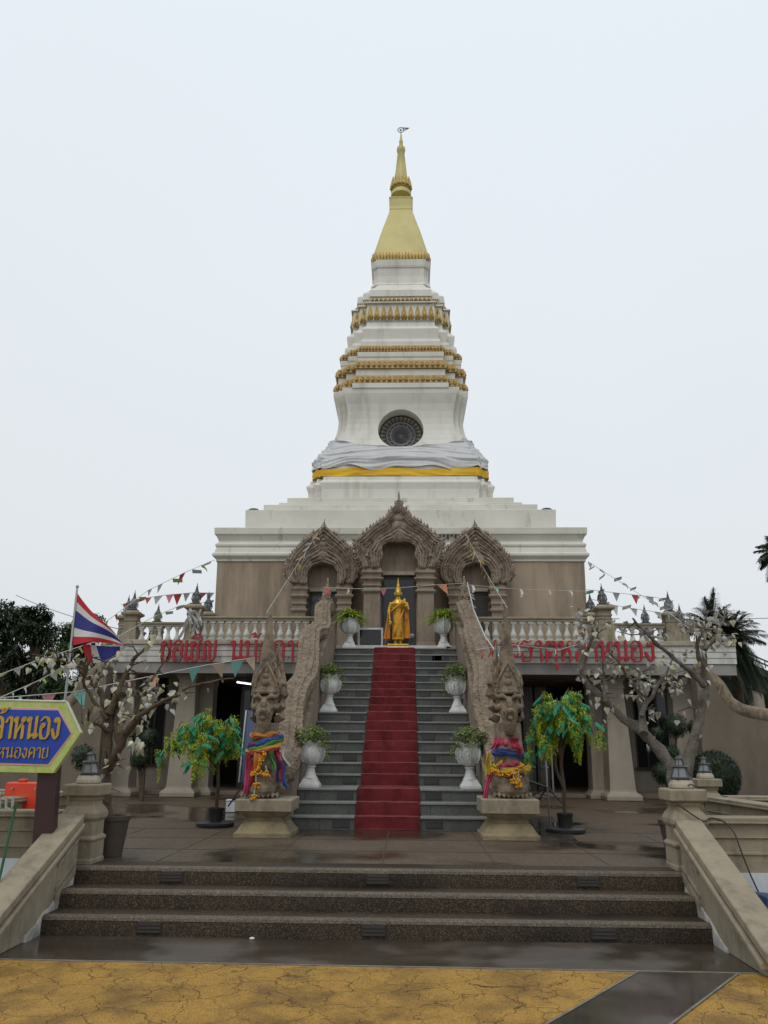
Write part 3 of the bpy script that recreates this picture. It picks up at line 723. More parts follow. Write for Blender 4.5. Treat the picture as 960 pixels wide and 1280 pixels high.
def goldband(y0, y1, w0, w1, n, z0, pointed, r=.70, c=.86):
    o, z, _ = tpart('gold_band', [(y0, w0-1.5), (y0-.6, w0-.5), (y1, w1-1.2)], W if pointed else M['goldpetal'], r, c, z0=z0, bevel=0)
    if pointed:
        petals(o, y0-.3, y1+(y0-y1)*.12, (w0+w1)/2-1.0, r, c, n, M['gold'], True, .09)
        petals(o, y0-.1, y0-(y0-y1)*.38, (w0+w1)/2-.6, r, c, n*2, M['goldpetal'], False, .10)
    else:
        petals(o, y0-.6, y1+(y0-y1)*.30, (w0+w1)/2-1.2, r, c, n, M['goldpetal'], False, .09)
        petals(o, y0-(y0-y1)*.5, y1+.5, (w0+w1)/2-1.6, r, c, n, M['gold'], True, .08)
    return z
rr_, cc_ = .70, .86
W = M['white']
_, z, _ = tpart('ledge', [(491, 84), (489.5, 84)], W, rr_, cc_, z0=z)
z = goldband(489.5, 480, 83.5, 82, 17, z, False)
_, z, _ = tpart('ledge', [(479.5, 78), (472, 78)], W, rr_, cc_, z0=z)
z = goldband(471.5, 461.5, 81, 79.5, 17, z, False)
_, z, _ = tpart('ledge', [(461, 74.5), (458, 74.5), (456, 75.5), (450.5, 75.5)], W, rr_, cc_, z0=z)
z = goldband(450, 442.5, 75.5, 74, 26, z, False)
_, z, _ = tpart('ledge', [(442, 70), (437, 70), (434, 68.5)], W, rr_, cc_, z0=z)
_, z, _ = tpart('upper_tier', [(433.5, 66), (432.5, 66.3), (421, 67.5), (420, 66.5), (417, 60.5), (411, 59), (412, 60.3), (410.3, 60.5)], W, rr_, cc_, z0=z)
z = goldband(410, 389.5, 61, 60, 10, z, True)
_, z, _ = tpart('ledge', [(389, 62), (387, 62), (386.3, 58)], W, rr_, cc_, z0=z)
z = goldband(386, 380, 54.5, 54, 14, z, True)
_, z, _ = tpart('upper_tier', [(379.5, 54.8), (371, 53.8), (369.5, 49), (366.5, 45), (364.5, 42.5), (362.5, 38)], W, rr_, cc_, z0=z)
_, z, _ = tpart('neck', [(362, 36.8), (358, 37.2), (356, 35), (347.5, 33.8), (338, 34.3), (336.5, 35.5), (334, 36), (327, 36.4)], W, .86, .93, z0=z)
GS = M['goldspire']
sp, z, _ = tpart('spire', [(326.8, 35), (326, 36), (320, 36.2), (317, 35)], M['gold'], .9, .95, z0=z, bevel=.02)
petals(sp, 326.5, 317, 35.3, .9, .95, 16, M['goldpetal'], True, .05)
_, z, _ = tpart('spire_pyramid', [(317, 33.8), (313.5, 32.6), (304, 29.3), (295, 26.3), (285, 22.6), (275, 18.6), (267, 15.6), (262.5, 14.2), (261.5, 14.5), (258, 14.0), (249, 14.0), (247.5, 14.8), (246, 14.8)], GS, .92, z0=z, bevel=.02, parent=sp)
g = MB(); prof = []
for y, w_ in [(246, 12.6), (242.5, 12.6), (240.5, 11), (238.5, 9.3), (237.5, 11.3), (232, 12), (230.5, 10.8), (229.5, 9.2), (227, 8.4), (210, 6.4), (191.5, 4.2), (190.5, 5), (188, 5.4), (185.5, 5.1), (184.5, 2.7), (178.5, 2.2), (177.5, 2.6), (176.5, 2.0), (166.5, .7)]:
    hw, zz = lev(y, w_, 0); prof.append((hw, max(zz, z))); 
g.lathe(prof, (XC, YC, 0), 20); g.build('spire_tip', GS, sp, smooth=40)
hw, zz = lev(231.5, 12, 0); hb, zb = lev(237, 11, 0)
g = MB()
for i in range(14):
    a = 2*PI*i/14; g.cone((XC+hw*.97*math.cos(a), YC+hw*.97*math.sin(a), zb), (XC+hw*.9*math.cos(a), YC+hw*.9*math.sin(a), zz+.3), .09, .02, 5)
g.build('spire_leaf_ring', M['gold'], sp)
# wheel and pennant finial
_, zf = lev(163, 1, 0); g = MB(); px_ = .0285
zc_ = zf+.02
for i in range(20):
    a, c = 2*PI*i/20, 2*PI*(i+1)/20
    g.tube([(XC+.13*math.cos(a)-.02, YC, zc_+.13*math.sin(a)), (XC+.13*math.cos(c)-.02, YC, zc_+.13*math.sin(c))], .014, 5)
for i in range(6):
    a = 2*PI*i/6; g.tube([(XC-.02, YC, zc_), (XC+.13*math.cos(a)-.02, YC, zc_+.13*math.sin(a))], .008, 4)
for a, c in (((.02, .13), (.36, .10)), ((.06, -.10), (.36, .10)), ((.12, .02), (.36, .1)), ((.1, .08), (.3, .09)), ((.12, -.05), (.12, .12)), ((.2, -.01), (.2, .11))):
    g.tube([(XC+a[0], YC, zc_+a[1]), (XC+c[0], YC, zc_+c[1])], .011, 4)
g.ell((XC-.02, YC, zc_), .04, 8, 6)
g.tube([(XC, YC, prof[-1][1]-.1), (XC-.02, YC, zc_-.1)], .015, 5)
g.build('finial', M['lantern'], sp)

# grey plastic sheet and yellow cloth tied round the foot of the bell
def wrap(rows, off, amp, seed, dens=10, top_sag=True):
    "rows: (photo row, half width px) down the wrap; returns a subdivided skirt round the redented plan"
    rings = []
    prof_ = sorted([(lev(y, w_, .84)[1], lev(y, w_, .84)[0]) for y, w_ in BELL]+[(lev(600, 107.3, .84)[1], lev(600, 107.3, .84)[0])])
    def half(z):
        if z <= prof_[0][0]: return prof_[0][1]
        for (za, ha), (zb_, hb_) in zip(prof_, prof_[1:]):
            if z <= zb_: return ha+(hb_-ha)*(z-za)/(zb_-za)
        return prof_[-1][1]
    nr = len(rows)
    for j, (y, w_) in enumerate(rows):
        hw0, zz = lev(y, w_, .84); fr = j/(nr-1)
        unit = plan(1.0, .88); ring = []
        for i in range(len(unit)):
            a = Vector(unit[i]); d = Vector(unit[(i+1) % len(unit)])-a; big = d.length > 1
            k = 120 if big else dens
            for q in range(k):
                f = q/k; p_ = a+d*f; nn = p_.normalized(); s_ = f*14
                face = i
                if top_sag:
                    dz = (-.36*(1-fr)**1.5*math.sin(PI*f)**.7 if big else 0)
                    dz += (.07*math.sin(f*PI*4.2+1+face)+.05*math.sin(f*23+face*2))*fr**3 if big else 0
                    # swags: creases hang from the corners and cross the face in shallow curves
                    cr_ = 0
                    for kk, (am, fq, ph) in enumerate(((.05, 5.5, .3), (.045, 11, 1.7), (.035, 21, 2.9))):
                        cr_ += am*(1-abs(math.sin(fq*(fr*1.3+.55*math.sin(PI*f)*(1-.3*fr))+ph+1.3*noise.noise(Vector((f*3+face*5, fr*2, kk*7+seed))))))
                    push = cr_+.03*noise.noise(Vector((f*9+face, fr*3, seed)))
                else:
                    dz = .03*math.sin(f*9+face)*(1 if fr < .5 else .6)+(.04*noise.noise(Vector((f*6, face, seed))) if fr == 1 else 0)
                    push = .03*(1-abs(math.sin(fr*5+2.6*math.sin(f*6+face)+noise.noise(Vector((f*8, face, 2.2))))))+.02*noise.noise(Vector((f*12+face*3, fr*2, seed)))
                z_ = zz+dz; h_ = half(z_)+off+push
                ring.append((XC+p_.x*h_, YC+p_.y*h_, z_))
        rings.append(ring)
    return rings
g = MB(); rw = [(553.5, 86.3), (555.5, 87.2)]+[(y, w_) for y, w_ in ((557.5, 88.5), (561, 91), (564.5, 93.8), (568, 96.8), (571, 99.6), (574, 102.4), (577, 105.4), (579.5, 107), (583, 107.6), (587, 107.6), (590.5, 107.4))]
rw = [((a_[0]*(3-q_)+b_[0]*q_)/3, (a_[1]*(3-q_)+b_[1]*q_)/3) for a_, b_ in zip(rw, rw[1:]) for q_ in range(3)]+[rw[-1]]
g.loft(wrap(rw, .015, .075, 1.5), False, False)
o = g.build('plastic_sheet', M['sheet'], smooth=80, recalc=False); tag(o, 'wrinkled grey plastic sheet wrapped round the white tower below its round window', 'plastic sheet')
g = MB(); g.loft(wrap([(591.5, 108), (593.5, 107.8), (596, 107.8), (598.5, 107.5), (599.7, 107.4), (601, 107.3)], .05, .035, 7.7, top_sag=False), False, False)
o = g.build('cloth_band', M['clothyellow'], smooth=80, recalc=False); tag(o, 'bright yellow cloth band tied round the tower under the grey sheet', 'cloth')
# round dark pot lids standing on the corners of the lowest white step
for px, lab in ((317.5, 'small black dome standing on the white tower ledge, flag side'), (683, 'small black dome standing on the white tower ledge, palm tree side')):
    hw, zz = lev(637, 194, 1); P = at(px, 636, YC-hw+.35)
    g = MB(); g.lathe([(.19, 0), (.21, .02), (.20, .07), (.14, .12), (.05, .145), (.01, .15)], (P.x, P.y, zz), 16)
    tag(g.build('black_dome', M['blackmetal'], smooth=50), lab, 'dome cap')
hw, zz = lev(668, 231, 1)     # black run-off stain and soot strip on the cornice
g = MB(); Pq = at(569, 668, YC-hw)
for i in range(9):
    xx = Pq.x-.45+i*.115; ln = .05+.12*random.random(); g.box(xx-.03, xx+.03, YC-hw-.012, YC-hw+.05, zz-ln, zz+.16)
g.build('soot_stain', M['dark'], tower)

# ------------------------------------------------------------------ the three carved portals
def portal(cx, Yp, outer, inner, ytop_door, col_px, col_y, door_px, label, louver=False, big=False):
    def P(dx, y, Y=Yp): return at(cx+dx, y, Y)
    X0 = at(cx, 700, Yp).x
    t = thing('portal', (X0, Yp, ZT), label, 'portal', 'carved doorways of the temple')
    po = [(P(dx, y).x-P(0, y).x, P(dx, y).z) for dx, y in outer]
    pi = [(P(dx, y).x-P(0, y).x, P(dx, y).z) for dx, y in inner]
    poly = [(X0+x, z) for x, z in po]+[(X0+x, z) for x, z in pi]+[(X0-x, z) for x, z in reversed(pi) if x > 1e-4]+[(X0-x, z) for x, z in reversed(po) if x > 1e-4]
    g = MB(); g.prism(poly, Yp-.12, Yp+.30, 'y')
    arch = g.build('arch', M['carved'], t)
    # carved relief: flame leaves along the outer edge, beaded and leafy bands between
    def along(pts, step):
        out = []; acc = 0
        for (a, b_), (c, d) in zip(pts, pts[1:]):
            L_ = math.hypot(c-a, d-b_); n = max(1, int(L_/step))
            for i in range(n): out.append((a+(c-a)*i/n, b_+(d-b_)*i/n, (c-a)/max(L_, 1e-6), (d-b_)/max(L_, 1e-6)))
        return out
    g = MB(); rnd = random.Random(int(cx))
    for sgn in (1, -1):
        for x, z, tx, tz in along(po[2:], .085 if not big else .10):
            nx, nz = -tz, tx
            if nx < 0 and x > .1: nx, nz = -nx, -nz
            # leaf leans up the gable
            dirx, dirz = nx*.6-tx*.5, nz*.6-tz*.5+.25
            l_ = rnd.uniform(.10, .16)
            a = (X0+sgn*(x-nx*.05), Yp-.03, z-nz*.05); b_ = (X0+sgn*(x+dirx*l_), Yp-.08, z+dirz*l_)
            g.tube([a, ((a[0]*.5+b_[0]*.5), Yp-.10, a[2]*.5+b_[2]*.5), b_], [.055, .05, .008], 6)
    def band(f, r0, r1, step, y_, kind):
        no, ni = len(po), len(pi)
        ks = 40; pts = []
        def res(pts_, k):
            Ls = [0]
            for (a, b_), (c, d) in zip(pts_, pts_[1:]): Ls.append(Ls[-1]+math.hypot(c-a, d-b_))
            s = Ls[-1]*k
            for i in range(len(Ls)-1):
                if s <= Ls[i+1]+1e-9:
                    q = (s-Ls[i])/max(1e-9, Ls[i+1]-Ls[i]); return (pts_[i][0]+(pts_[i+1][0]-pts_[i][0])*q, pts_[i][1]+(pts_[i+1][1]-pts_[i][1])*q)
        pr_ = list(reversed(pi))
        for k in range(ks+1):
            a = res(po, .06+.94*k/ks); c = res(pr_, k/ks)
            pts.append((a[0]*(1-f)+c[0]*f, a[1]*(1-f)+c[1]*f))
        for sgn in (1, -1):
            if kind == 'rib':
                g.tube([(X0+sgn*x, y_, z) for x, z in pts], r0, 6)
            else:
                for x, z, tx, tz in along(pts, step):
                    if kind == 'bead': g.ell((X0+sgn*x, y_, z), (r0, r0, r0), 6, 5)
                    else:
                        Mr = Matrix.Rotation(-sgn*(math.atan2(tz, tx)+rnd.uniform(.3, .9)), 3, 'Y')
                        g.ell((X0+sgn*x, y_, z), (r0*1.5, r1, r0*.75), 7, 5, Mr)
    band(.08, .055, .08, .11, Yp-.13, 'leaf'); band(.19, .045, .07, .09, Yp-.15, 'leaf'); band(.29, .045, .06, .10, Yp-.13, 'leaf'); band(.36, .014, 0, .1, Yp-.14, 'rib'); band(.45, .028, 0, .06, Yp-.13, 'bead'); band(.54, .014, 0, .1, Yp-.14, 'rib')
    band(.64, .05, .08, .11, Yp-.13, 'leaf'); band(.76, .045, .06, .09, Yp-.15, 'leaf'); band(.87, .045, .05, .08, Yp-.13, 'leaf'); band(.96, .026, 0, .1, Yp-.13, 'rib')
    # crown at the tip
    tipx, tipz = po[0]
    sc_ = 1.5 if big else 1.0
    for k in range(5):
        zz = tipz-.06-.17*k*sc_*.6; g.ell((X0, Yp-.05, zz), (.03+.028*k*sc_, .04+.014*k, .05+.01*k), 8, 6)
    g.cone((X0, Yp, tipz-.12), (X0, Yp, tipz+.10), .035, .006)
    # lozenge over the opening
    zi = pi[-1][1]
    for k, r_ in enumerate((.15, .12, .09, .05)):
        g.ell((X0, Yp-.13, zi+.20+.19*k*sc_*.8), (r_*1.2*sc_, .07, r_*1.1*sc_), 8, 6)
    if big:     # scroll ends that curl into the opening
        for sgn in (1, -1):
            c0 = P(28, 697); cx_ = X0+sgn*(c0.x-X0); 
            sp_ = [(cx_+sgn*.26*math.cos(a)*(1-a/7), Yp-.12, c0.z+.30*math.sin(a)*(1-a/7)) for a in [i*.35 for i in range(14)]]
            g.tube(sp_, [.07*(1-i/18) for i in range(14)], 6)
    else:
        for sgn in (1, -1):
            for a_, rr2 in ((0, .28), (1, .20)):
                c0 = P(33, 718); cx_ = X0+sgn*(c0.x-X0)
                sp_ = [(cx_+sgn*rr2*math.cos(a)*(1-a/8), Yp-.12, c0.z+rr2*math.sin(a)*(1-a/8)) for a in [i*.4 for i in range(15)]]
                g.tube(sp_, [.045*(1-i/22) for i in range(15)], 6)
    rel = g.build('relief', M['carved'], arch, smooth=45)
    # columns with stacked mouldings
    for sgn in (1, -1):
        xa = P(col_px[0], col_y[0]).x-X0; xb = P(col_px[1], col_y[0]).x-X0
        hwc = (xb-xa)/2; xc = X0+sgn*(xa+xb)/2
        zt_, zm_ = P(0, col_y[0]).z, P(0, col_y[1]).z
        g = MB(); hgt = zt_-zm_; prof_ = []
        for f, k in ((0, 1.0), (.06, 1.18), (.10, 1.18), (.13, .95), (.24, .92), (.28, 1.08), (.33, 1.08), (.36, .96), (.46, 1.0), (.55, 1.28), (.60, 1.28), (.63, 1.0), (.74, 1.05), (.80, 1.22), (.86, 1.22), (.9, 1.05), (1.0, 1.05)):
            prof_.append((hwc*k, zm_+hgt*f))
        prof_ = [(hwc*1.28, ZT), (hwc*1.28, ZT+.18), (hwc*1.1, ZT+.26), (hwc*1.0, ZT+.36), (hwc*.92, zm_-.02)]+prof_
        g.sqlathe(prof_, (xc, Yp+.12, 0))
        g.build('column', M['portal'], t, bevel=.012)
    # wall behind, lintel and door
    zl = P(0, ytop_door).z; xd = P(door_px, ytop_door).x-X0
    zmid = P(0, inner[-1][1]).z
    wd = P(col_px[1], ytop_door).x-X0
    g = MB(); g.box(X0-wd, X0+wd, Yp+.30, YFB+.1, zl+.10, zmid+.30)
    g.box(X0-wd, X0-xd, Yp+.32, YFB+.1, ZT, zl+.10); g.box(X0+xd, X0+wd, Yp+.32, YFB+.1, ZT, zl+.10)
    g.build('wall', M['portal'], t)
    g = MB(); g.box(X0-xd, X0+xd, Yp+.26, Yp+.5, zl, zl+.10); g.build('lintel', M['lightstone'], t)
    g = MB(); g.box(X0-xd, X0+xd, Yp+.46, Yp+.50, ZT, zl)
    dr_ = g.build('door', M['glass'] if not louver else M['doorgrey'], t)
    g = MB()
    for x in ((-xd, -xd+.06), (xd-.06, xd), (-.03, .03)): g.box(X0+x[0], X0+x[1], Yp+.42, Yp+.459, ZT, zl-.001)
    g.box(X0-xd+.06, X0-.03, Yp+.425, Yp+.459, zl-.08, zl-.002); g.box(X0+.03, X0+xd-.06, Yp+.425, Yp+.459, zl-.08, zl-.002)
    if louver:
        nl = int((zl-ZT-.1)/.07)
        for i in range(nl):
            for s0, s1 in ((-xd+.06, -.03), (.03, xd-.06)): g.box(X0+s0, X0+s1, Yp+.435, Yp+.459, ZT+.05+i*.07, ZT+.09+i*.07)
    g.build('door_frame', M['frame'], dr_)
    return t
OB = [(0, 618), (1.2, 627), (4, 632), (9, 639), (15, 647), (20, 651), (28, 656), (40, 665), (50, 674), (56, 677), (54.5, 688), (50, 700), (43, 711)]
IB = [(25, 711), (23, 702), (23, 696), (21, 690), (21, 684), (14, 679.5), (0, 678)]
portal(498.5, 20.9, OB, IB, 716, (22, 44), (711, 742), 21.5, 'largest carved gable doorway, straight behind the golden statue', big=True)
OS = [(0, 653), (4, 660), (13, 668), (22, 676), (33, 687), (43, 702), (46.5, 713), (45.5, 721), (38, 730)]
IS = [(18.5, 730), (18.5, 716), (13, 708), (0, 704)]
portal(404, 21.9, OS, IS, 737, (18, 36), (730, 766), 17, 'smaller carved gable doorway on the flag side of the statue')
portal(594.5, 21.9, OS, IS, 737, (18, 36), (730, 766), 17, 'smaller carved gable doorway with grey louvred shutters', louver=True)
# ------------------------------------------------------------------ the terrace building under the tower
YF = 19.42
tb = thing('terrace_building', (XC, YF, ZP), 'long low terrace building with columns and dark doorways carrying the white tower', 'building')
XT = 8.15; XTL = 7.38      # the slab reaches further on the palm side
zb0, zb1 = at(300, 841.5, YF).z, at(300, 828, YF).z
zf1 = at(300, 806, YF).z
g = MB(); g.box(XC-XTL, XC+XT, YF+.06, 33.5, zb1, ZT); g.build('floor_slab', M['beam'], tb)
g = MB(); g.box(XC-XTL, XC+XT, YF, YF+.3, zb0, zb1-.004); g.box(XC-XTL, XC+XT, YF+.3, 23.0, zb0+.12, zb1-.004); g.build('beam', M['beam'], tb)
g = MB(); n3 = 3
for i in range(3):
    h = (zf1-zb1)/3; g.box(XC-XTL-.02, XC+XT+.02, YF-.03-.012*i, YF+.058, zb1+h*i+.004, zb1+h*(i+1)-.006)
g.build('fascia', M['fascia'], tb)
g = MB(); zk = at(300, 800, YF).z
for a_, c_ in ((XC-XTL-.02, SXC-SHW-.45), (SXC+SHW+.45, XC+XT+.02)): g.box(a_, c_, YF-.10, YF+.05, zf1, zf1+.05); g.box(a_, c_, YF-.06, YF+.05, zf1+.055, zk)
g.build('cornice', M['lightstone'], tb, bevel=.008)
YGW = 22.3
# ground floor wall, in pieces round the openings
cols_px = [157, 233, 769, 852]
cx = [at(p, 900, 20.1).x for p in cols_px]
zs = at(190, 958, YGW).z; zhead = zb0-.05
wl = lambda px: at(px, 900, YGW).x
g = MB()
for a, c in ((-60, 163), (207, 262), (738, 792), (838, 1100)):
    xa = max(wl(a), XC-XTL+.1); xb = min(wl(c), XC+XT-.1); g = MB(); g.box(xa, xb, YGW, YGW+.25, ZP-.02, zb1-.02); g.build('wall', M['colstone'], tb)
for a, c in ((163, 207), (792, 838)): g = MB(); g.box(wl(a), wl(c), YGW, YGW+.25, ZP-.02, zs); g.build('wall', M['colstone'], tb)
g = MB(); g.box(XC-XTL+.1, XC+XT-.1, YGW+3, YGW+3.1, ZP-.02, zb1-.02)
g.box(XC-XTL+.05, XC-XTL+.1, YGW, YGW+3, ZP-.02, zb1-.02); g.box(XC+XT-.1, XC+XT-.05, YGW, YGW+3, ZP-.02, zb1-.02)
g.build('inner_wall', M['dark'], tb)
g = MB(); g.box(XC-XTL, XC+XT, 20.9, 26, ZP-.01, ZP+.09); g.build('floor_step', M['portal'], tb, bevel=.01)
for a, c, in ((163, 207), (792, 838)):
    g = MB(); xa, xb = wl(a), wl(c)
    g.box(xa-.05, xb+.05, YGW-.05, YGW+.02, zs, zs+.07); g.box(xa, xa+.06, YGW+.05, YGW+.13, zs+.071, zb1-.05); g.box(xb-.06, xb, YGW+.05, YGW+.13, zs+.071, zb1-.05)
    for k in (1/3, 2/3): g.box(xa+(xb-xa)*k-.025, xa+(xb-xa)*k+.025, YGW+.06, YGW+.12, zs+.071, zb1-.05)
    wn = g.build('window', M['frame'], tb)
    g = MB(); g.box(xa+.06, xb-.06, YGW+.08, YGW+.095, zs+.071, zb1-.05); g.build('pane', M['glass'], wn)
def door_leaf(px0, px1, label=None, mat_='doorgrey', pane=True):
    xa, xb = at(px0, 930, 21.9).x, at(px1, 930, 21.9).x; zh = zb0-.12
    g = MB(); y = 21.9
    for x in (xa, xb-.08): g.box(x, x+.08, y, y+.06, ZP+.09, zh)
    g.box(xa+.08, xb-.08, y, y+.06, ZP+.09, ZP+.3); g.box(xa+.08, xb-.08, y, y+.06, zh-.12, zh); g.box(xa+.08, xb-.08, y, y+.06, ZP+1.35, ZP+1.42)
    d = g.build('door', M['frame'], tb)
    g = MB(); g.box(xa+.08, xb-.08, y+.02, y+.035, ZP+.3, zh-.12); g.build('pane', M[mat_] if pane else M['glass'], d)
    g = MB(); hx = (xa+xb)/2; zz = at(668, 958, 21.9).z
    g.tube([(hx+.12*k, y-.03, zz+.03*math.sin(k*6)) for k in (-1, -.7, -.4, 0, .4, .7, 1)], .016, 6); g.build('handle', M['steel'], d)
door_leaf(655, 668.5); door_leaf(671, 686); door_leaf(314, 330, mat_='glass'); door_leaf(298, 313, mat_='glass')
g = MB(); g.box(at(686.3, 900, 21.8).x, at(688.3, 900, 21.8).x, 21.8, 21.86, ZP+.09, zb0-.3); g.build('door_post', M['steel'], tb)
for x, s in zip(cx, (1, 1, 1, 1)):
    z0 = ZP; z1 = zb0+.125
    g = MB(); prof = [(.42, .0), (.42, .09), (.39, .14), (.34, .17), (.315, .20), (.305, .24), (.215, z1-z0-.42), (.235, z1-z0-.40), (.245, z1-z0-.36), (.22, z1-z0-.34), (.22, z1-z0-.24), (.26, z1-z0-.20), (.28, z1-z0-.12), (.31, z1-z0-.06), (.31, z1-z0)]
    g.sqlathe([(a, b_) for a, b_ in prof], (x, 20.15, z0)); g.build('column', M['colstone'], tb, bevel=.012)
    # flat pilaster stepped back behind each column
    g = MB(); xo = x+(.30 if x < 0 else -.30)*(1 if abs(x) < 6.2 else -1)
    g.sqlathe([(.36, .0), (.36, .08), (.27, .2), (.23, z1-z0-.36), (.26, z1-z0-.3), (.24, z1-z0-.26), (.29, z1-z0-.1), (.29, z1-z0)], (xo, 20.72, z0)); g.build('pilaster', M['colstone'], tb, bevel=.012)
# one lit tube lamp under the slab
P = at(305, 855, 21.0)
lt = thing('tube_lamp', (P.x, P.y, P.z), 'lit white tube lamp under the terrace behind the serpent with rainbow ribbons', 'lamp')
g = MB(); g.tube([(P.x-.12, P.y-.3, P.z+.02), (P.x+.12, P.y+.3, P.z+.02)], .018, 8)
em = mat('lit_tube', (0.9, 0.9, 0.9), rough=0.5, emit=(0.92, 0.97, 1.0), estr=2.5); g.build('tube', em, lt)
g = MB(); g.tube([(P.x-.13, P.y-.32, P.z+.06), (P.x+.13, P.y+.32, P.z+.06)], .025, 6); g.tube([(P.x, P.y, P.z+.08), (P.x, P.y, zb0+.13)], .012, 6); g.build('housing', M['steel'], lt)

# ------------------------------------------------------------------ balustrades
zr1 = at(300, 771, YF+.1).z; zr0 = at(300, 776.5, YF+.1).z; zbb = at(300, 799.5, YF+.1).z
bal_src = None
def baluster_mesh():
    g = MB(); h = zr0-zbb
    g.sqlathe([(.075, 0), (.075, .04)], (0, 0, 0))
    g.lathe([(.055, .04), (.06, .06), (.078, .12*h+.04), (.085, .22*h+.03), (.075, .34*h), (.045, .52*h), (.035, .60*h), (.045, .64*h), (.036, .68*h), (.05, .78*h), (.062, .86*h), (.055, h-.05)], (0, 0, 0), 12)
    g.sqlathe([(.07, h-.05), (.07, h)], (0, 0, 0))
    return g
def balustrade(xa, xb, y, n, label, along='x', ya=None, yb=None):
    global bal_src
    t = thing('balustrade', (xa, y, ZT), label, 'balustrade', 'terrace balustrades')
    def bar(z0, z1, h):
        g = MB()
        if along == 'x': g.box(xa, xb, y-h, y+h, z0, z1)
        else: g.box(xa-h, xa+h, ya, yb, z0, z1)
        return g
    bar(zr0, zr0+.05, .09).build('under_rail', M['lightstone'], t)
    bar(zr0+.05, zr1, .13).build('rail', M['stone'], t, bevel=.02)
    bar(ZT-.02, zbb, .12).build('base_rail', M['lightstone'], t, bevel=.01)
    for i in range(n):
        f = (i+.5)/n
        loc = (xa+(xb-xa)*f, y, zbb) if along == 'x' else (xa, ya+(yb-ya)*f, zbb)
        if bal_src is None:
            o = baluster_mesh().build('baluster', M['fascia'], None, smooth=40); bal_src = o
        else:
            o = bal_src.copy(); COL.objects.link(o)
        o.parent = t; o.location = Vector(loc)-t.location; ORG[o.name] = Vector(loc)
    return t
pxX = lambda px, y, Y: at(px, y, Y).x
xl, xr = SXC-SHW-.46, SXC+SHW+.46
pxa, pxb = pxX(243, 780, 19.6), pxX(755, 780, 19.6)
balustrade(pxa+.17, xl, YF+.12, 14, 'front terrace balustrade on the flag side, behind the first red letters')
balustrade(xr, pxb-.17, YF+.12, 14, 'front terrace balustrade on the palm side, behind the last red letters')
pxc, pxd = pxX(165, 780, 20.5), pxX(838, 780, 20.5)
balustrade(pxc+.17, pxa-.1, 20.5, 7, 'short terrace balustrade between the two lantern posts near the flag')
balustrade(pxb+.1, pxd-.17, 20.5, 7, 'short terrace balustrade between the two lantern posts near the palm tree')
balustrade(pxc-.35, 0, 21.6, 5, 'side balustrade running back from the lantern post near the flag', 'y', 20.8, 22.4)
balustrade(pxd+.35, 0, 21.6, 5, 'side balustrade running back from the lantern post near the palm tree', 'y', 20.8, 22.4)

# posts with lotus bud lanterns
zcap = at(755, 760, 19.6).z-ZT; ztip = at(755, 729, 19.6).z-ZT
def terrace_post():
    t = thing('terrace_post', (0, 0, 0), None, 'post', 'terrace posts with lotus bud lanterns')
    g = MB(); g.sqlathe([(.23, -.03), (.23, .12), (.205, .16), (.155, zcap-.24), (.175, zcap-.22), (.175, zcap-.18), (.16, zcap-.16), (.165, zcap-.10), (.24, zcap-.05), (.245, zcap), (.19, zcap+.03), (.16, zcap+.06)], (0, 0, 0))
    g.build('shaft', M['stone'], t, bevel=.01)
    g = MB(); z = zcap+.06; h = ztip-z
    g.lathe([(.14, z), (.15, z+.03), (.10, z+.05), (.09, z+.08)], (0, 0, 0), 12)
    for i in range(8):
        a = 2*PI*i/8; c, s = math.cos(a), math.sin(a)
        g.tube([(.085*c, .085*s, z+.07), (.12*c, .12*s, z+.15), (.10*c, .10*s, z+.26), (.04*c, .04*s, z+.33)], .010, 5)
    g.lathe([(.108, z+.25), (.09, z+.28), (.055, z+.34), (.035, z+.37), (.042, z+.39), (.025, z+.42), (.03, z+.44), (.012, z+.50), (.004, z+h)], (0, 0, 0), 12)
    la = g.build('lantern', M['lantern'], t, smooth=50)
    g = MB(); g.lathe([(.065, z+.08), (.095, z+.15), (.08, z+.25)], (0, 0, 0), 10); g.build('glass', M['lampglass'], la, smooth=60)
    return t
PL = [(243, 19.6, 'terrace post with lotus lantern and trailing ribbons above the first red letters'),
      (755, 19.6, 'terrace post with lotus lantern standing behind the last red letters'),
      (165, 20.6, 'terrace post with lotus lantern nearest the flag'),
      (838, 20.6, 'terrace post with lotus lantern at the outer end of the palm side balustrade'),
      (258.5, 20.75, 'lotus lantern post set back against the brown tower wall, flag side'),
      (739.5, 20.75, 'lotus lantern post set back against the brown tower wall, palm side'),
      (158, 21.3, 'lotus lantern post behind the one nearest the flag'),
      (851, 22.5, 'lotus lantern post behind the outer one, close to the palm tree'),
      (196.5, 22.6, 'lotus lantern post rising behind the short balustrade near the flag'),
      (807, 22.6, 'lotus lantern post rising behind the short balustrade near the palm tree')]
tp = None
for px, Y, lab in PL:
    P = at(px, 780, Y)
    if tp is None: tp = terrace_post(); tp.location = (P.x, Y, ZT); tp['label'] = lab
    else: dup(tp, (P.x, Y, ZT), lab)

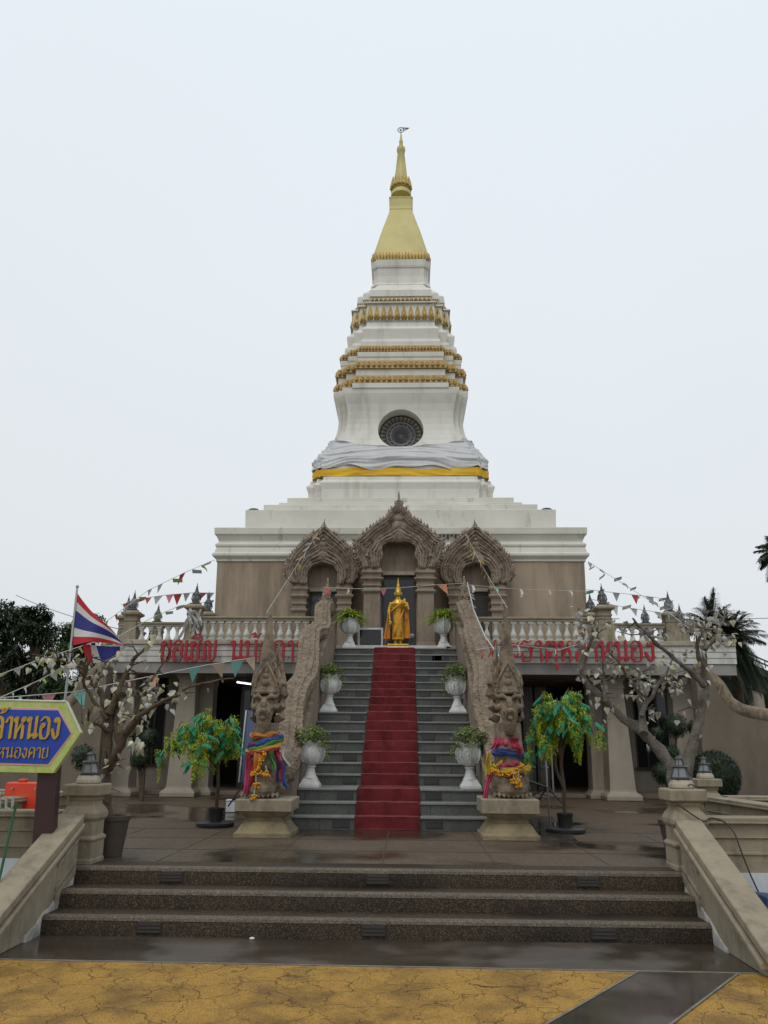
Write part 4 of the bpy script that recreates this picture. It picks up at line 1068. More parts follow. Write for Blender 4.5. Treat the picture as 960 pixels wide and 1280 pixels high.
# ------------------------------------------------------------------ Thai lettering, drawn stroke by stroke
def arc(cx_, cy_, r, a0, a1, n=8, ry=None):
    ry = ry or r
    return [(cx_+r*math.cos(R(a0+(a1-a0)*i/n)), cy_+ry*math.sin(R(a0+(a1-a0)*i/n))) for i in range(n+1)]
def lp(x, y, r=.10): return arc(x, y, r, 0, 360, 8)
GL = {
 'ก': (.74, [[(.12, 0), (.12, .58), (.22, .68), (.06, .78), (.18, .95), (.34, 1), (.52, .98), (.64, .84), (.66, .7), (.66, 0)]]),
 'ข': (.72, [lp(.20, .86), [(.10, .92), (.07, .78), (.20, .62), (.16, .45), (.16, .12), (.26, 0), (.52, 0), (.62, .12), (.62, 1.02)]]),
 'ช': (.76, [lp(.20, .86), [(.10, .92), (.07, .78), (.20, .62), (.16, .45), (.16, .12), (.26, 0), (.50, 0), (.60, .12), (.60, .62), (.48, .74), (.60, .84), (.76, 1.06)]]),
 'อ': (.74, [lp(.22, .60), [(.12, .55), (.11, .18), (.24, 0), (.52, 0), (.64, .16), (.64, .78), (.50, .97), (.26, 1), (.10, .84)]]),
 'เ': (.32, [lp(.20, .11), [(.11, .12), (.12, 1.0)]]),
 'ญ': (1.02, [lp(.14, .13), [(.2, .1), (.23, .55), (.10, .74), (.2, .94), (.36, 1), (.50, .88), (.52, .7), (.52, .14), (.64, 0), (.78, .06), (.88, .2), (.90, 1.02)]]),
 'น': (.78, [lp(.13, .88), [(.19, .9), (.20, .0), (.50, .22)], [(.62, 1.02), (.62, .24)], lp(.64, .13, .1), [(.2, .04), (.42, .2), (.56, .22)]]),
 'ม': (.80, [lp(.13, .88), [(.19, .9), (.20, .14)], lp(.15, .12), [(.22, .06), (.64, .04)], [(.68, 1.02), (.68, 0)]]),
 'ส': (.76, [lp(.32, .38), [(.24, .36), (.12, .0), (.10, .40), (.24, .58), (.46, .58), (.64, .48)], [(.08, .76), (.20, .94), (.36, 1), (.54, .92), (.64, .74), (.64, 0)], [(.50, .84), (.80, 1.12)]]),
 'ล': (.74, [lp(.32, .38), [(.24, .36), (.12, .0), (.10, .40), (.24, .58), (.46, .58), (.64, .48)], [(.08, .76), (.20, .94), (.36, 1), (.54, .92), (.64, .74), (.64, 0)]]),
 'า': (.54, [[(.06, .74), (.16, .94), (.28, 1), (.40, .9), (.42, .72), (.42, 0)]]),
 'ร': (.60, [[(.46, .98), (.36, .88), (.18, .98), (.08, .86), (.16, .74), (.40, .64), (.44, .48), (.42, .2)], lp(.36, .11)]),
 'พ': (.86, [lp(.12, .88), [(.18, .9), (.20, .0), (.42, .62), (.64, 0), (.74, 1.02)]]),
 'ะ': (.50, [lp(.12, .78, .07), [(.18, .72), (.34, .74), (.42, .92)], lp(.12, .26, .07), [(.18, .2), (.34, .22), (.42, .4)]]),
 'ธ': (.72, [[(.62, .98), (.48, .9), (.22, 1), (.08, .84), (.14, .68), (.48, .66), (.62, .52), (.62, .12), (.5, 0), (.16, 0), (.10, .2), (.11, .42), (.24, .48)]]),
 'ต': (.76, [lp(.28, .34), [(.20, .3), (.12, .0), (.08, .72), (.18, .96), (.30, .96), (.38, .82), (.48, .98), (.60, .92), (.66, .74), (.66, 0)]]),
 'ห': (.82, [lp(.12, .88), [(.18, .9), (.20, .0)], [(.20, .18), (.50, .66), (.66, .78)], lp(.64, .88), [(.5, .66), (.62, .5), (.64, .3), (.64, 0)]]),
 'บ': (.74, [lp(.13, .88), [(.19, .9), (.20, .12), (.30, 0), (.54, 0), (.64, .12), (.64, 1.02)]]),
 'ง': (.62, [lp(.32, .86), [(.42, .92), (.50, .78), (.48, .12), (.36, 0), (.24, .10), (.06, .44)]]),
 'จ': (.64, [lp(.22, .50), [(.30, .44), (.28, .12), (.34, 0), (.44, .04), (.52, .3), (.52, .76), (.40, .96), (.22, 1), (.06, .80)]]),
 'ค': (.74, [lp(.30, .46), [(.22, .42), (.12, 0), (.08, .70), (.20, .96), (.40, 1), (.58, .92), (.64, .74), (.64, 0)]]),
 'ย': (.74, [lp(.20, .88, .07), [(.10, .9), (.08, .74), (.22, .58), (.10, .48), (.10, .12), (.20, 0), (.50, 0), (.62, .12), (.62, 1.02)]]),
 '.': (.28, [[(.08, .04), (.12, .04)]]), ' ': (.42, []),
}
MK = {'ิ': [[(-.60, 1.14), (-.46, 1.30), (-.24, 1.34), (-.08, 1.14), (-.60, 1.14)]],
      'ั': [[(-.42, 1.30), (-.30, 1.38), (-.22, 1.28), (-.32, 1.18), (-.14, 1.18), (.06, 1.36)]],
      '้': [[(-.40, 1.36), (-.28, 1.40), (-.24, 1.30), (-.36, 1.16), (-.14, 1.22), (.04, 1.42)]],
      'ู': [[(-.46, -.14), (-.36, -.16), (-.36, -.34), (-.28, -.40), (-.14, -.36), (-.12, -.12)]],
      'ุ': [[(-.26, -.12), (-.14, -.16), (-.14, -.40)]]}
def hull(pts):
    pts = sorted(set((round(x, 6), round(y, 6)) for x, y in pts))
    def half(ps):
        h = []
        for p in ps:
            while len(h) > 1 and (h[-1][0]-h[-2][0])*(p[1]-h[-2][1])-(h[-1][1]-h[-2][1])*(p[0]-h[-2][0]) <= 0: h.pop()
            h.append(p)
        return h
    a = half(pts); b_ = half(pts[::-1]); return a[:-1]+b_[:-1]
def write(text, origin, ux, uz, nrm, size, m, parent, width=None, nib=(.105, .06), depth=.05, thin=.02, name='letter'):
    "letters as children of parent; origin = baseline start, ux/uz/nrm = directions"
    tot = sum(GL[c][0] for c in text if c in GL); kx = (width/size/tot) if width else 1.0
    cur = 0.0; g = None; eps = 0
    nb = [(nib[0], nib[1]*.75), (-nib[0], -nib[1]*.75), (nib[0]*.25+thin, -thin*1.6), (-nib[0]*.25-thin, thin*1.6)]
    nb = [(a*.60, c*.66) for a, c in nb]
    out = []
    def flush():
        if g is not None and g.v: out.append(g.build(name, m, parent))
    for ch in text:
        if ch in GL:
            if ch == ' ': cur += GL[ch][0]*kx; continue
            flush(); g = MB(); strokes = GL[ch][1]; base = cur; cur += GL[ch][0]*kx
        else: strokes = MK[ch]; base = cur
        for st in strokes:
            for p, q in zip(st, st[1:]):
                h = hull([(base+p[0]*kx*(.90 if p[0] > 0 else 1)+a, p[1]+c) for a, c in nb]+[(base+q[0]*kx*(.90 if q[0] > 0 else 1)+a, q[1]+c) for a, c in nb])
                eps = (eps+1) % 9; d1 = depth+eps*.0007
                n = len(h)
                vs_ = [origin+ux*(x*size)+uz*(y*size)+nrm*(eps*.0005) for x, y in h]+[origin+ux*(x*size)+uz*(y*size)+nrm*d1 for x, y in h]
                g.add(vs_, [tuple(range(n))[::-1], tuple(range(n, 2*n))]+[(i, (i+1) % n, n+(i+1) % n, n+i) for i in range(n)])
    flush()
    return out
YL = YF-.20
def redtext(text, px0, px1, ybase, label):
    a = at(px0, ybase, YL); c = at(px1, ybase, YL)
    t = thing('lettering', (a.x, YL, a.z), label, 'lettering', 'red letters along the terrace')
    sz = at(px0, 802.5, YL).z-at(px0, 828, YL).z
    write(text, Vector((a.x, YL, a.z)), Vector((1, 0, 0)), Vector((0, 0, 1)), Vector((0, -1, 0)), sz, M['red'], t, width=c.x-a.x, depth=.06)
    g = MB(); g.tube([(a.x, YL+.015, a.z+sz*.25), (c.x, YL+.015, a.z+sz*.25)], .014, 5); g.tube([(a.x, YL+.015, a.z+sz*.75), (c.x, YL+.015, a.z+sz*.75)], .014, 5)
    for i in range(5):
        x = a.x+(c.x-a.x)*i/4; g.tube([(x, YL+.015, a.z+sz*.25), (x, YF-.02, a.z+sz*.25)], .012, 5)
    g.build('rail', M['beam'], t)
redtext('ขอเชิญ', 200, 273, 826.5, 'big red Thai letters of the first word, nearest the flag')
redtext('นมัสการ', 288, 383, 826.5, 'big red Thai letters of the second word, partly behind the serpent crest')
redtext('พระธาตุหล้าหนอง', 604, 821, 826.5, 'long line of big red Thai letters on the palm side of the terrace')
M['goldrobe'] = mat('golden_robe', (0.74, 0.38, 0.03), (0.60, 0.25, 0.015), 5, 0.5, 0.3, 14, metal=0.15)
# ------------------------------------------------------------------ the two serpents, their pedestals and sashes
def fit_px(px, py, Y): return at(px, py, Y)
def pedestal(px, s, label):
    Y = 11.72; X = at(px, 1040, 11.3).x
    t = thing('pedestal', (X, Y, ZP), label, 'pedestal', 'pedestals of the serpents')
    zt = at(px, 999, 11.32).z-ZP
    g = MB(); g.sqlathe([(.43, -.02), (.43, .05), (.40, .065), (.31, .19), (.285, .20), (.285, .235), (.30, .25)], (X, Y, ZP))
    g.v = [(X+(p[0]-X)*.9, Y+(p[1]-Y)*.95, p[2]) for p in g.v]; wob(g.build('base', M['yellowstone'], t, bevel=.012), .006, 6)
    g = MB(); g.sqlathe([(.30, .251), (.37, .30), (.37, .31), (.43, .325), (.43, zt-.012), (.415, zt)], (X, Y, ZP))
    g.v = [(X+(p[0]-X)*.9, Y+(p[1]-Y)*.95, p[2]) for p in g.v]; wob(g.build('top_slab', M['stone'], t, bevel=.014), .006, 6)
    return X, Y, ZP+zt
def serpent(px, s, crest_px, body_px, label):
    "s = +1 when the stair lies to the +x side"
    X, Y, Z = pedestal(px, s, 'stepped stone pedestal under the serpent %s' % ('with rainbow ribbons' if s > 0 else 'with the blue sash'))
    hx = at(crest_px[0], 900, 11.6).x
    t = thing('serpent_statue', (X, Y, Z), label, 'statue', 'carved serpent guardians')
    k = mpp((hx, Y-.2, Z+1))        # metres per pixel at the head
    zt = at(crest_px[0], crest_px[1], Y+.05).z
    def zz(py): return at(hx and crest_px[0], py, Y-.1).z
    g = MB(); c = hx
    # chest and coil
    z0 = Z
    g.ell((c, Y-.02, z0+.20), (.27, .30, .24), 14, 9); g.ell((c, Y+.12, z0+.12), (.30, .26, .15), 14, 8); g.ell((c, Y-.2, z0+.12), (.22, .16, .13), 12, 7)
    g.tube([(c, Y+.02, z0+.15), (c, Y-.04, z0+.45), (c, Y+.0, z0+.75), (c, Y+.03, zz(905))], [.26, .225, .195, .19], 14)
    zc = zz(882); u = .0121
    # skull narrowing to a long chin, brow ridge, deep eyes, short nose, mouth
    g.ell((c, Y-.02, zc+.03), (.175, .20, .19), 14, 9)
    g.tube([(c, Y-.12, zc+.02), (c, Y-.19, zc-.12), (c, Y-.20, zc-.26), (c, Y-.17, zc-.40)], [.15, .125, .095, .06], 12)
    g.ell((c, Y-.24, zc-.10), (.105, .10, .06), 12, 7)
    g.tube([(c, Y-.20, zc+.10), (c, Y-.30, zc+.02), (c, Y-.315, zc-.03)], [.04, .045, .03], 8)
    g.tube([(c-.05, Y-.30, zc-.085), (c, Y-.33, zc-.075), (c+.05, Y-.30, zc-.085)], [.03, .04, .03], 8)
    g.tube([(c-.085, Y-.24, zc-.165), (c, Y-.315, zc-.185), (c+.085, Y-.24, zc-.165)], [.022, .03, .022], 8)
    for j in range(3): g.ell((c, Y-.27+.02*j, zc-.24-.055*j), (.045-.008*j, .03, .03), 8, 5)
    for q in (-1, 1):
        g.tube([(c+q*.025, Y-.25, zc+.085), (c+q*.085, Y-.265, zc+.125), (c+q*.15, Y-.18, zc+.115), (c+q*.20, Y-.08, zc+.18)], [.022, .036, .034, .01], 8)
        g.ell((c+q*.075, Y-.215, zc+.05), (.034, .03, .028), 9, 6)
        g.tube([(c+q*.10, Y-.22, zc-.02), (c+q*.155, Y-.14, zc-.03), (c+q*.19, Y-.06, zc+.02)], [.045, .05, .02], 8)
        g.cone((c+q*.06, Y-.31, zc-.10), (c+q*.066, Y-.325, zc-.185), .018, .005)
        # cheek and ear flames, larger on the stair side
        big_ = 1.25 if q == s else .8
        for j, (dz, ln) in enumerate(((-.20, .15), (-.06, .19), (.10, .22), (.26, .22))):
            a = (c+q*.13, Y+.0, zc+dz); b_ = (c+q*(.175+.05*big_), Y-.01, zc+dz+ln)
            g.tube([a, ((a[0]+b_[0])/2+q*.04*big_, Y-.02, a[2]+ln*.30), b_], [.06, .05*big_, .008], 8)
            g.tube([(a[0]+q*.02, Y-.05, a[2]), ((a[0]+b_[0])/2+q*.02, Y-.075, a[2]+ln*.35), (b_[0]-q*.02, Y-.04, b_[2]-.04)], [.022, .02, .006], 6)
    # diadem: brow band of beads, ogive plate with raised rim and bosses
    g.tube([(c-.18, Y-.10, zc+.20), (c-.10, Y-.21, zc+.185), (c, Y-.24, zc+.18), (c+.10, Y-.21, zc+.185), (c+.18, Y-.10, zc+.20)], .03, 8)
    for j in range(7): g.ell((c-.15+.05*j, Y-.235+.02*abs(j-3), zc+.225), .024, 7, 5)
    rings = []
    for z_, w_ in ((.22, .165), (.28, .17), (.36, .15), (.44, .115), (.52, .07), (.58, .03), (.64, .008)):
        rings.append([(c+w_*math.cos(2*PI*i/12), Y-.13+.07*(w_/.17)*math.sin(2*PI*i/12)-.02, zc+z_) for i in range(12)])
    g.loft(rings)
    for q in (-1, 1):
        g.tube([(c+q*.15, Y-.19, zc+.25), (c+q*.145, Y-.20, zc+.34), (c+q*.09, Y-.205, zc+.45), (c, Y-.195, zc+.60)], [.02, .022, .02, .01], 7)
    g.ell((c, Y-.215, zc+.32), (.06, .035, .05), 9, 6); g.ell((c, Y-.21, zc+.41), (.04, .03, .04), 9, 6); g.ell((c, Y-.2, zc+.48), (.024, .025, .03), 8, 5)
    for q in (-1, 1):
        for j in range(2): g.tube([(c+q*(.165-.02*j), Y-.08, zc+.22+.10*j), (c+q*(.205-.03*j), Y-.08, zc+.32+.10*j), (c+q*(.18-.03*j), Y-.07, zc+.44+.11*j)], [.045, .035, .006], 7)
    # tall smooth blade of the crest
    zb = zc+.15
    rings = []
    zk_ = lambda py: zz(py)
    for py, w_, d_ in ((868, .15, .13), (850, .14, .12), (835, .122, .10), (815, .098, .085), (800, .075, .07), (788, .055, .055), (775, .038, .04), (764, .026, .028), (crest_px[1], .008, .01)):
        z = zk_(py); xx = c-s*.03*math.sin((868-py)/100*2.2)
        ring = []
        for i in range(16):
            a = 2*PI*i/16; rr_ = 1+.10*math.cos(4*a)
            ring.append((xx+w_*rr_*math.cos(a), Y+.06+d_*rr_*math.sin(a), z))
        rings.append(ring)
    g.loft(rings)
    for q in (-1, 1):
        for j in range(4):
            z = zk_(858-10*j); w_ = .135-.022*j
            g.tube([(c+q*w_*.8, Y+.02, z), (c+q*w_*1.15, Y, z+.05), (c+q*w_*.98, Y, z+.15)], [.03, .022, .005], 7)
    # second, lower crest on the stair side
    zq = at(crest_px[0], 799, Y).z
    g.tube([(c+s*.12, Y+.12, zc), (c+s*.165, Y+.12, zc+.28), (c+s*.145, Y+.12, zc+.60), (c+s*.11, Y+.12, zq)], [.09, .085, .055, .010], 10)
    for j in range(5): g.tube([(c+s*(.21-.02*j), Y+.10, zc+.10+.12*j), (c+s*(.275-.03*j), Y+.08, zc+.17+.12*j), (c+s*(.25-.03*j), Y+.08, zc+.29+.12*j)], [.04, .032, .006], 7)
    # scroll carving on the chest
    for q in (-1, 1):
        for r0, cz in ((.13, .30), (.10, .13)):
            g.tube([(c+q*(.10+r0*.6*math.cos(a)*(1-a/9)), Y-.29+.03*abs(math.cos(a)), z0+cz+r0*math.sin(a)*(1-a/9)) for a in [i*.5 for i in range(12)]], .022, 5)
    for j in range(6): g.tube([(c-.17+.01*j, Y-.17+.01*j, z0+.46+.07*j), (c, Y-.255+.02*j, z0+.44+.07*j), (c+.17-.01*j, Y-.17+.01*j, z0+.46+.07*j)], .018, 5)
    for j in range(9): g.cone((c-.24+.06*j, Y-.22-.06*math.sin(j/8*PI), z0+.06), (c-.25+.0625*j, Y-.27-.06*math.sin(j/8*PI), z0+.015), .035, .008)
    body0 = g.build('head_and_chest', M['naga'], t, smooth=60)
    remesh(body0, .008, 0)
    g = MB()
    for q in (-1, 1): g.ell((c+q*.075, Y-.238, zc+.045), (.013, .012, .010), 8, 5)
    g.build('eyes', M['dark'], t)
    # long body climbing the stair wall in humps
    pts = [Vector((c, Y+.1, z0+.35))]
    xm = SXC-s*(SHW+.22)
    for i in range(46):
        f = i/45; y = Y+.55+(YT+.35-(Y+.55))*f
        hump = .15*math.cos(f*2*PI*3.2+.6)
        pts.append(Vector((xm+.05*math.sin(f*19)-s*.02, y, ramp_z(y)+.20+hump*(1-.4*f))))
    for px_, py_, Yq in body_px: pts.append(at(px_, py_, Yq))
    n = len(pts); rad = [.24]*2+[.25-.09*(i/(n-1)) for i in range(n-2-len(body_px))]+[.135, .09, .05, .022][-len(body_px):]
    g = MB(); g.tube(pts, rad, 14)
    for i in range(3, n-2):           # ridge fins along the back
        p = pts[i]; tng = (pts[i+1]-pts[i-1]).normalized(); up = (Vector((0, 0, 1))-tng*tng.z).normalized()
        r_ = rad[i]
        for h in (0, .5):
            p2 = p.lerp(pts[i+1], h); g.cone(p2+up*r_*.85-tng*.05, p2+up*(r_+.035)+tng*.06, .035, .012, 6)
        for q in (-1, 1):
            sd_ = tng.cross(up)*q
            g.tube([p+sd_*r_*.85+up*r_*.5, (p.lerp(pts[i+1], .5))+sd_*r_*.87+up*r_*.48, pts[i+1]+sd_*r_*.85+up*r_*.5], .038, 6); g.tube([p+sd_*r_*.45+up*r_*.88, pts[i+1]+sd_*r_*.45+up*r_*.88], .026, 6)
    bd = g.build('body', M['scales'], t, smooth=60)
    remesh(bd, .015, 1, .4)
    return t, c, Y, Z, zc
M['scales'] = mat('serpent_scales', (0.31, 0.245, 0.175), (0.22, 0.165, 0.115), 3, 0.88, 0.3, 26, stain=(0.07, 0.055, 0.04), samt=0.75, sscale=(4, 4, 4), slo=0.46, shi=0.70, voro=1.5, vscale=17, bdist=0.035)
n1 = serpent(327, 1, (331, 764), [(406, 752, 19.55), (409, 737, 19.65), (410, 722, 19.7)], 'carved stone serpent wearing rainbow ribbons and an orange flower garland')
n2 = serpent(639.5, -1, (636, 755), [(583, 748, 19.55), (580.5, 733, 19.65), (580, 720, 19.7)], 'carved stone serpent wearing a pink bow and a blue sash')

def ring_pts(c, Y, z, rx, ry, a0, a1, sag=.0, n=16, tilt=0.0):
    return [(c+rx*math.cos(R(a0+(a1-a0)*i/n)), Y+ry*math.sin(R(a0+(a1-a0)*i/n)), z-sag*math.sin(PI*i/n)+tilt*math.cos(R(a0+(a1-a0)*i/n))) for i in range(n+1)]
def cloth_ring(g, c, Y, z, rx, a0, a1, sag, tilt, th, seed):
    "a twisted band of cloth: several thin creased strands side by side"
    r_ = random.Random(seed)
    for k in range(5):
        o = (k-2)*th*.42; P = ring_pts(c, Y, z+o, rx-.006*abs(k-2), rx+.03-.008*abs(k-2), a0, a1, sag, 22, tilt)
        P = [(x+r_.uniform(-.004, .004), y+r_.uniform(-.005, .005), zz_+.012*math.sin(i*.8+seed+k*.5)+r_.uniform(-.004, .004)) for i, (x, y, zz_) in enumerate(P)]
        g.tube(P, [th*.34*(1+.25*math.sin(i*1.3+k*2+seed)) for i in range(len(P))], 6)
def strip(g, pts, wd, th=.012):
    g.tube(pts, wd, 7)
def hang(g, p, ln, w_, lean=(0, 0), n=6, seed=0):
    r_ = random.Random(seed); ring = []
    for i in range(n+1):
        f = i/n; x = p[0]+lean[0]*f+.02*math.sin(f*5+seed); y = p[1]+lean[1]*f-.02*math.sin(f*7+seed*2); z = p[2]-ln*f
        ww = w_*.8*(1+.3*math.sin(f*6+seed)); ring.append([(x-ww, y, z), (x-ww*.5, y-.022-.01*math.sin(f*9), z), (x, y-.004, z), (x+ww*.45, y-.026+.01*math.sin(f*7), z), (x+ww, y, z), (x, y+.012, z)])
    g.loft(ring)
# sash on the first serpent
_, c, Y, Z, zc = n1
t = thing('silk_wrap', (c, Y, Z+.8), 'rainbow bundle of silk ribbons tied round the first serpent neck', 'ribbon', 'ribbon sashes on the serpents')
zt = lambda py: at(333, py, Y-.2).z
for i, (k, py, rx, a0, a1, tl, sg) in enumerate([('orange', 917, .21, 180, 360, .02, .03), ('purple', 926, .245, 180, 360, .05, .04), ('blue', 928.5, .26, 250, 385, .08, .0), ('green', 932, .265, 205, 380, .10, .02), ('yellow', 935, .27, 175, 385, .06, .02), ('red', 938, .275, 230, 400, .06, .02), ('pink', 943, .265, 170, 300, .10, -.08)]):
    g = MB(); cloth_ring(g, c, Y-.02, zt(py), rx, a0, a1, sg, tl, .032, i); g.build('ribbon', RB[k], t, smooth=60)
for i, (k, px_, py, ln, w_, lean) in enumerate([('red', 347, 938, .42, .05, (.12, .0)), ('blue', 351, 950, .36, .045, (.10, 0)), ('white', 350, 932, .28, .06, (.10, .0)), ('green', 340, 938, .25, .035, (.02, 0)), ('pink', 312, 945, .50, .045, (-.04, 0)), ('red', 316, 950, .42, .04, (-.05, 0)), ('orange', 322, 940, .38, .06, (-.02, 0)), ('purple', 346, 945, .34, .035, (.06, 0))]):
    g = MB(); p_ = at(px_, py, Y-.31 if px_ < 345 else Y-.16); hang(g, p_, ln, w_, lean, seed=i); g.build('ribbon_end', RB[k], t, smooth=60)
def garland(c, label, path, pend, name='flower_garland'):
    t = thing(name, path[0], label, 'garland', 'flower garlands on the serpents')
    r_ = random.Random(4)
    g = MB()
    for a_, b_ in zip(path, path[1:]):
        if (Vector(a_)-Vector(b_)).length > .2: continue
        for q in range(3):
            p = Vector(a_).lerp(Vector(b_), q/3)
            for j in range(4): g.ell((p[0]+r_.uniform(-.024, .024), p[1]+r_.uniform(-.03, .02), p[2]+r_.uniform(-.024, .024)), r_.uniform(.011, .020), 6, 4)
    g.build('blossoms', M['marigold'], t, smooth=60)
    g = MB()
    for (p, q) in pend:
        g.tube([p, q], .010, 5)
    g.build('string', RB['white'], t)
    for (p, q) in pend:
        g = MB()
        for j in range(20): g.ell((q[0]+r_.uniform(-.04, .04), q[1]+r_.uniform(-.03, .03), q[2]-.02+r_.uniform(-.035, .03)), r_.uniform(.011, .019), 6, 4)
        g.build('tassel', M['marigold'], t, smooth=60)
pth = [at(x, y, Y-.36) for x, y in ((331, 942), (329, 947), (326, 953), (323, 960), (319, 966), (315, 968), (325, 967), (331, 966), (336, 966))]
garland(c, 'orange flower garland with hanging tassels on the serpent with rainbow ribbons', pth, [(at(320, 966, Y-.38), at(320, 980, Y-.38)), (at(319, 980, Y-.38), at(317.5, 995, Y-.40)), (at(332, 957, Y-.37), at(334, 966, Y-.37))])
# sash on the second serpent
_, c, Y, Z, zc = n2
t = thing('silk_wrap', (c, Y, Z+.8), 'pink bow, blue and yellow ribbons tied round the second serpent neck', 'ribbon', 'ribbon sashes on the serpents')
zt = lambda py: at(636, py, Y-.2).z
for i, (k, py, rx, a0, a1, tl, sg, th_) in enumerate([('blue', 944, .25, 185, 365, -.03, -.03, .036), ('yellow', 954, .27, 150, 240, .0, .06, .035), ('purple', 939, .24, 180, 270, .02, .0, .03), ('pink', 955, .275, 225, 290, .03, .0, .026), ('green', 952, .275, 310, 380, .06, .0, .045), ('yellow', 961, .29, 200, 385, .03, .03, .035)]):
    g = MB(); cloth_ring(g, c, Y-.02, zt(py), rx, a0, a1, sg, tl, th_, i+20); g.build('ribbon', RB[k], t, smooth=60)
g = MB(); p0 = at(632, 929, Y-.32)
for q in (-1, 1):
    for e in (.06, .12): hang(g, p0+Vector((q*e, 0, .07)), .15, .04, (q*.07, 0), seed=q+e)
g.ell(p0+Vector((0, -.02, .0)), (.045, .04, .05), 9, 7); g.build('bow', RB['pink'], t, smooth=60)
g = MB(); hang(g, at(644, 924, Y-.3), .22, .04, (.06, 0), seed=5); g.build('ribbon_end', RB['red'], t, smooth=60)
g = MB(); hang(g, at(613, 962, Y-.18), .55, .05, (-.10, 0), seed=2); g.build('ribbon_end', RB['pink'], t, smooth=60)
g = MB(); hang(g, at(612, 940, Y-.18), .3, .04, (-.05, 0), seed=3); g.build('ribbon_end', RB['yellow'], t, smooth=60)
pth = [at(x, y, Y-.37) for x, y in ((616, 963), (620, 965), (624, 967), (628, 967.5), (632, 968), (636, 968), (640, 966), (644, 965), (648, 962), (652, 959), (654, 955), (645, 974), (647, 978), (643, 978), (649, 973), (646, 969))]
garland(c, 'orange flower garland draped low on the serpent with the blue sash', pth, [(at(642, 962, Y-.39), at(642, 974, Y-.39)), (at(648, 964, Y-.39), at(648, 979, Y-.39))])

# ------------------------------------------------------------------ white urns with plants on the landings
def urn_mesh(t, z0=0):
    g = MB(); pr_ = [(.165, 0), (.175, .02), (.17, .05), (.14, .085), (.11, .12), (.09, .17), (.075, .23), (.07, .28), (.085, .30), (.085, .315), (.07, .33)]
    g.lathe(pr_, (0, 0, z0), 4, rot=PI/4) if False else None
    sq = [(.15, 0), (.155, .02), (.15, .05), (.135, .065), (.12, .09), (.10, .13)]
    g.sqlathe(sq, (0, 0, z0)); g.lathe([(.115, .131), (.088, .17), (.07, .23), (.062, .275), (.08, .295), (.08, .31), (.06, .325)], (0, 0, z0), 20)
    g.build('stem_base', M['urn'], t, smooth=40)
    g = MB(); rings = []; n = 32
    for r_, z, wv in ((.06, .325, 0), (.10, .335, .03), (.155, .38, .06), (.185, .44, .05), (.195, .50, .03), (.19, .56, .02), (.175, .605, .02), (.185, .63, .05), (.205, .66, .09), (.19, .665, .09), (.16, .62, 0), (.05, .60, 0)):
        rings.append([((r_*(1+wv*.6*math.cos(8*2*PI*i/n)))*math.cos(2*PI*i/n), (r_*(1+wv*.6*math.cos(8*2*PI*i/n)))*math.sin(2*PI*i/n), z0+z+(.02*math.cos(8*2*PI*i/n) if z > .64 else 0)) for i in range(n)])
    g.loft(rings)
    for i in range(8):
        a = 2*PI*i/8; g.tube([(.15*math.cos(a), .15*math.sin(a), z0+.37), (.197*math.cos(a), .197*math.sin(a), z0+.46), (.2*math.cos(a), .2*math.sin(a), z0+.54), (.18*math.cos(a+.2), .18*math.sin(a+.2), z0+.6)], [.02, .028, .022, .008], 6)
    g.build('bowl', M['urn'], t, smooth=50)
def leafquad(g, p, d, ln, w_, up=Vector((0, 0, 1)), droop=.3, seg=2):
    d = Vector(d).normalized(); sdv = d.cross(up); sdv = sdv.normalized() if sdv.length > 1e-4 else Vector((1, 0, 0))
    p = Vector(p); prev = (p-sdv*w_*.3, p+sdv*w_*.3)
    for i in range(1, seg+1):
        f = i/seg; q = p+d*ln*f-up*(droop*ln*f*f); ww = w_*(1 if f < .99 else .12)*(1.0 if seg == 1 else (1.1-.5*f if f < .99 else 1))
        cur = (q-sdv*ww*.5, q+sdv*ww*.5)
        g.quad(prev[0], prev[1], cur[1], cur[0]); prev = cur
def bushy(r_, rad, h, n, trail=0):
    g = MB()
    for i in range(n):
        a = r_.uniform(0, 2*PI); q = r_.random()**.6; p = Vector((rad*q*math.cos(a), rad*q*math.sin(a), h*r_.uniform(-.1, 1)*(1-.4*q*q)))
        d = Vector((r_.gauss(0, 1)+math.cos(a), r_.gauss(0, 1)+math.sin(a), r_.uniform(-.2, 1)))
        leafquad(g, p, d, r_.uniform(.045, .085), r_.uniform(.03, .055), droop=.4)
    for k in range(trail):
        a = r_.uniform(PI, 2*PI) if r_.random() < .75 else r_.uniform(0, PI); L_ = r_.uniform(.12, .34)
        for i in range(int(L_/.018)):
            f = i*.018; rr2 = rad*.95+.03+r_.uniform(-.02, .03)
            p = Vector((rr2*math.cos(a)+r_.uniform(-.015, .015), rr2*math.sin(a), -f))
            leafquad(g, p, (r_.gauss(0, 1), r_.gauss(0, 1)-.5, r_.gauss(0, .6)), .04, .03, droop=.3)
    return g
def fern(r_, n, ln):
    g = MB()
    for i in range(n):
        a = r_.uniform(0, 2*PI); el = r_.uniform(.35, 1.4); L_ = ln*r_.uniform(.65, 1.1)
        leafquad(g, (.05*math.cos(a), .05*math.sin(a), 0), (math.cos(a)*math.cos(el), math.sin(a)*math.cos(el), math.sin(el)), L_, .034, droop=.6, seg=5)
    return g
usrc = None
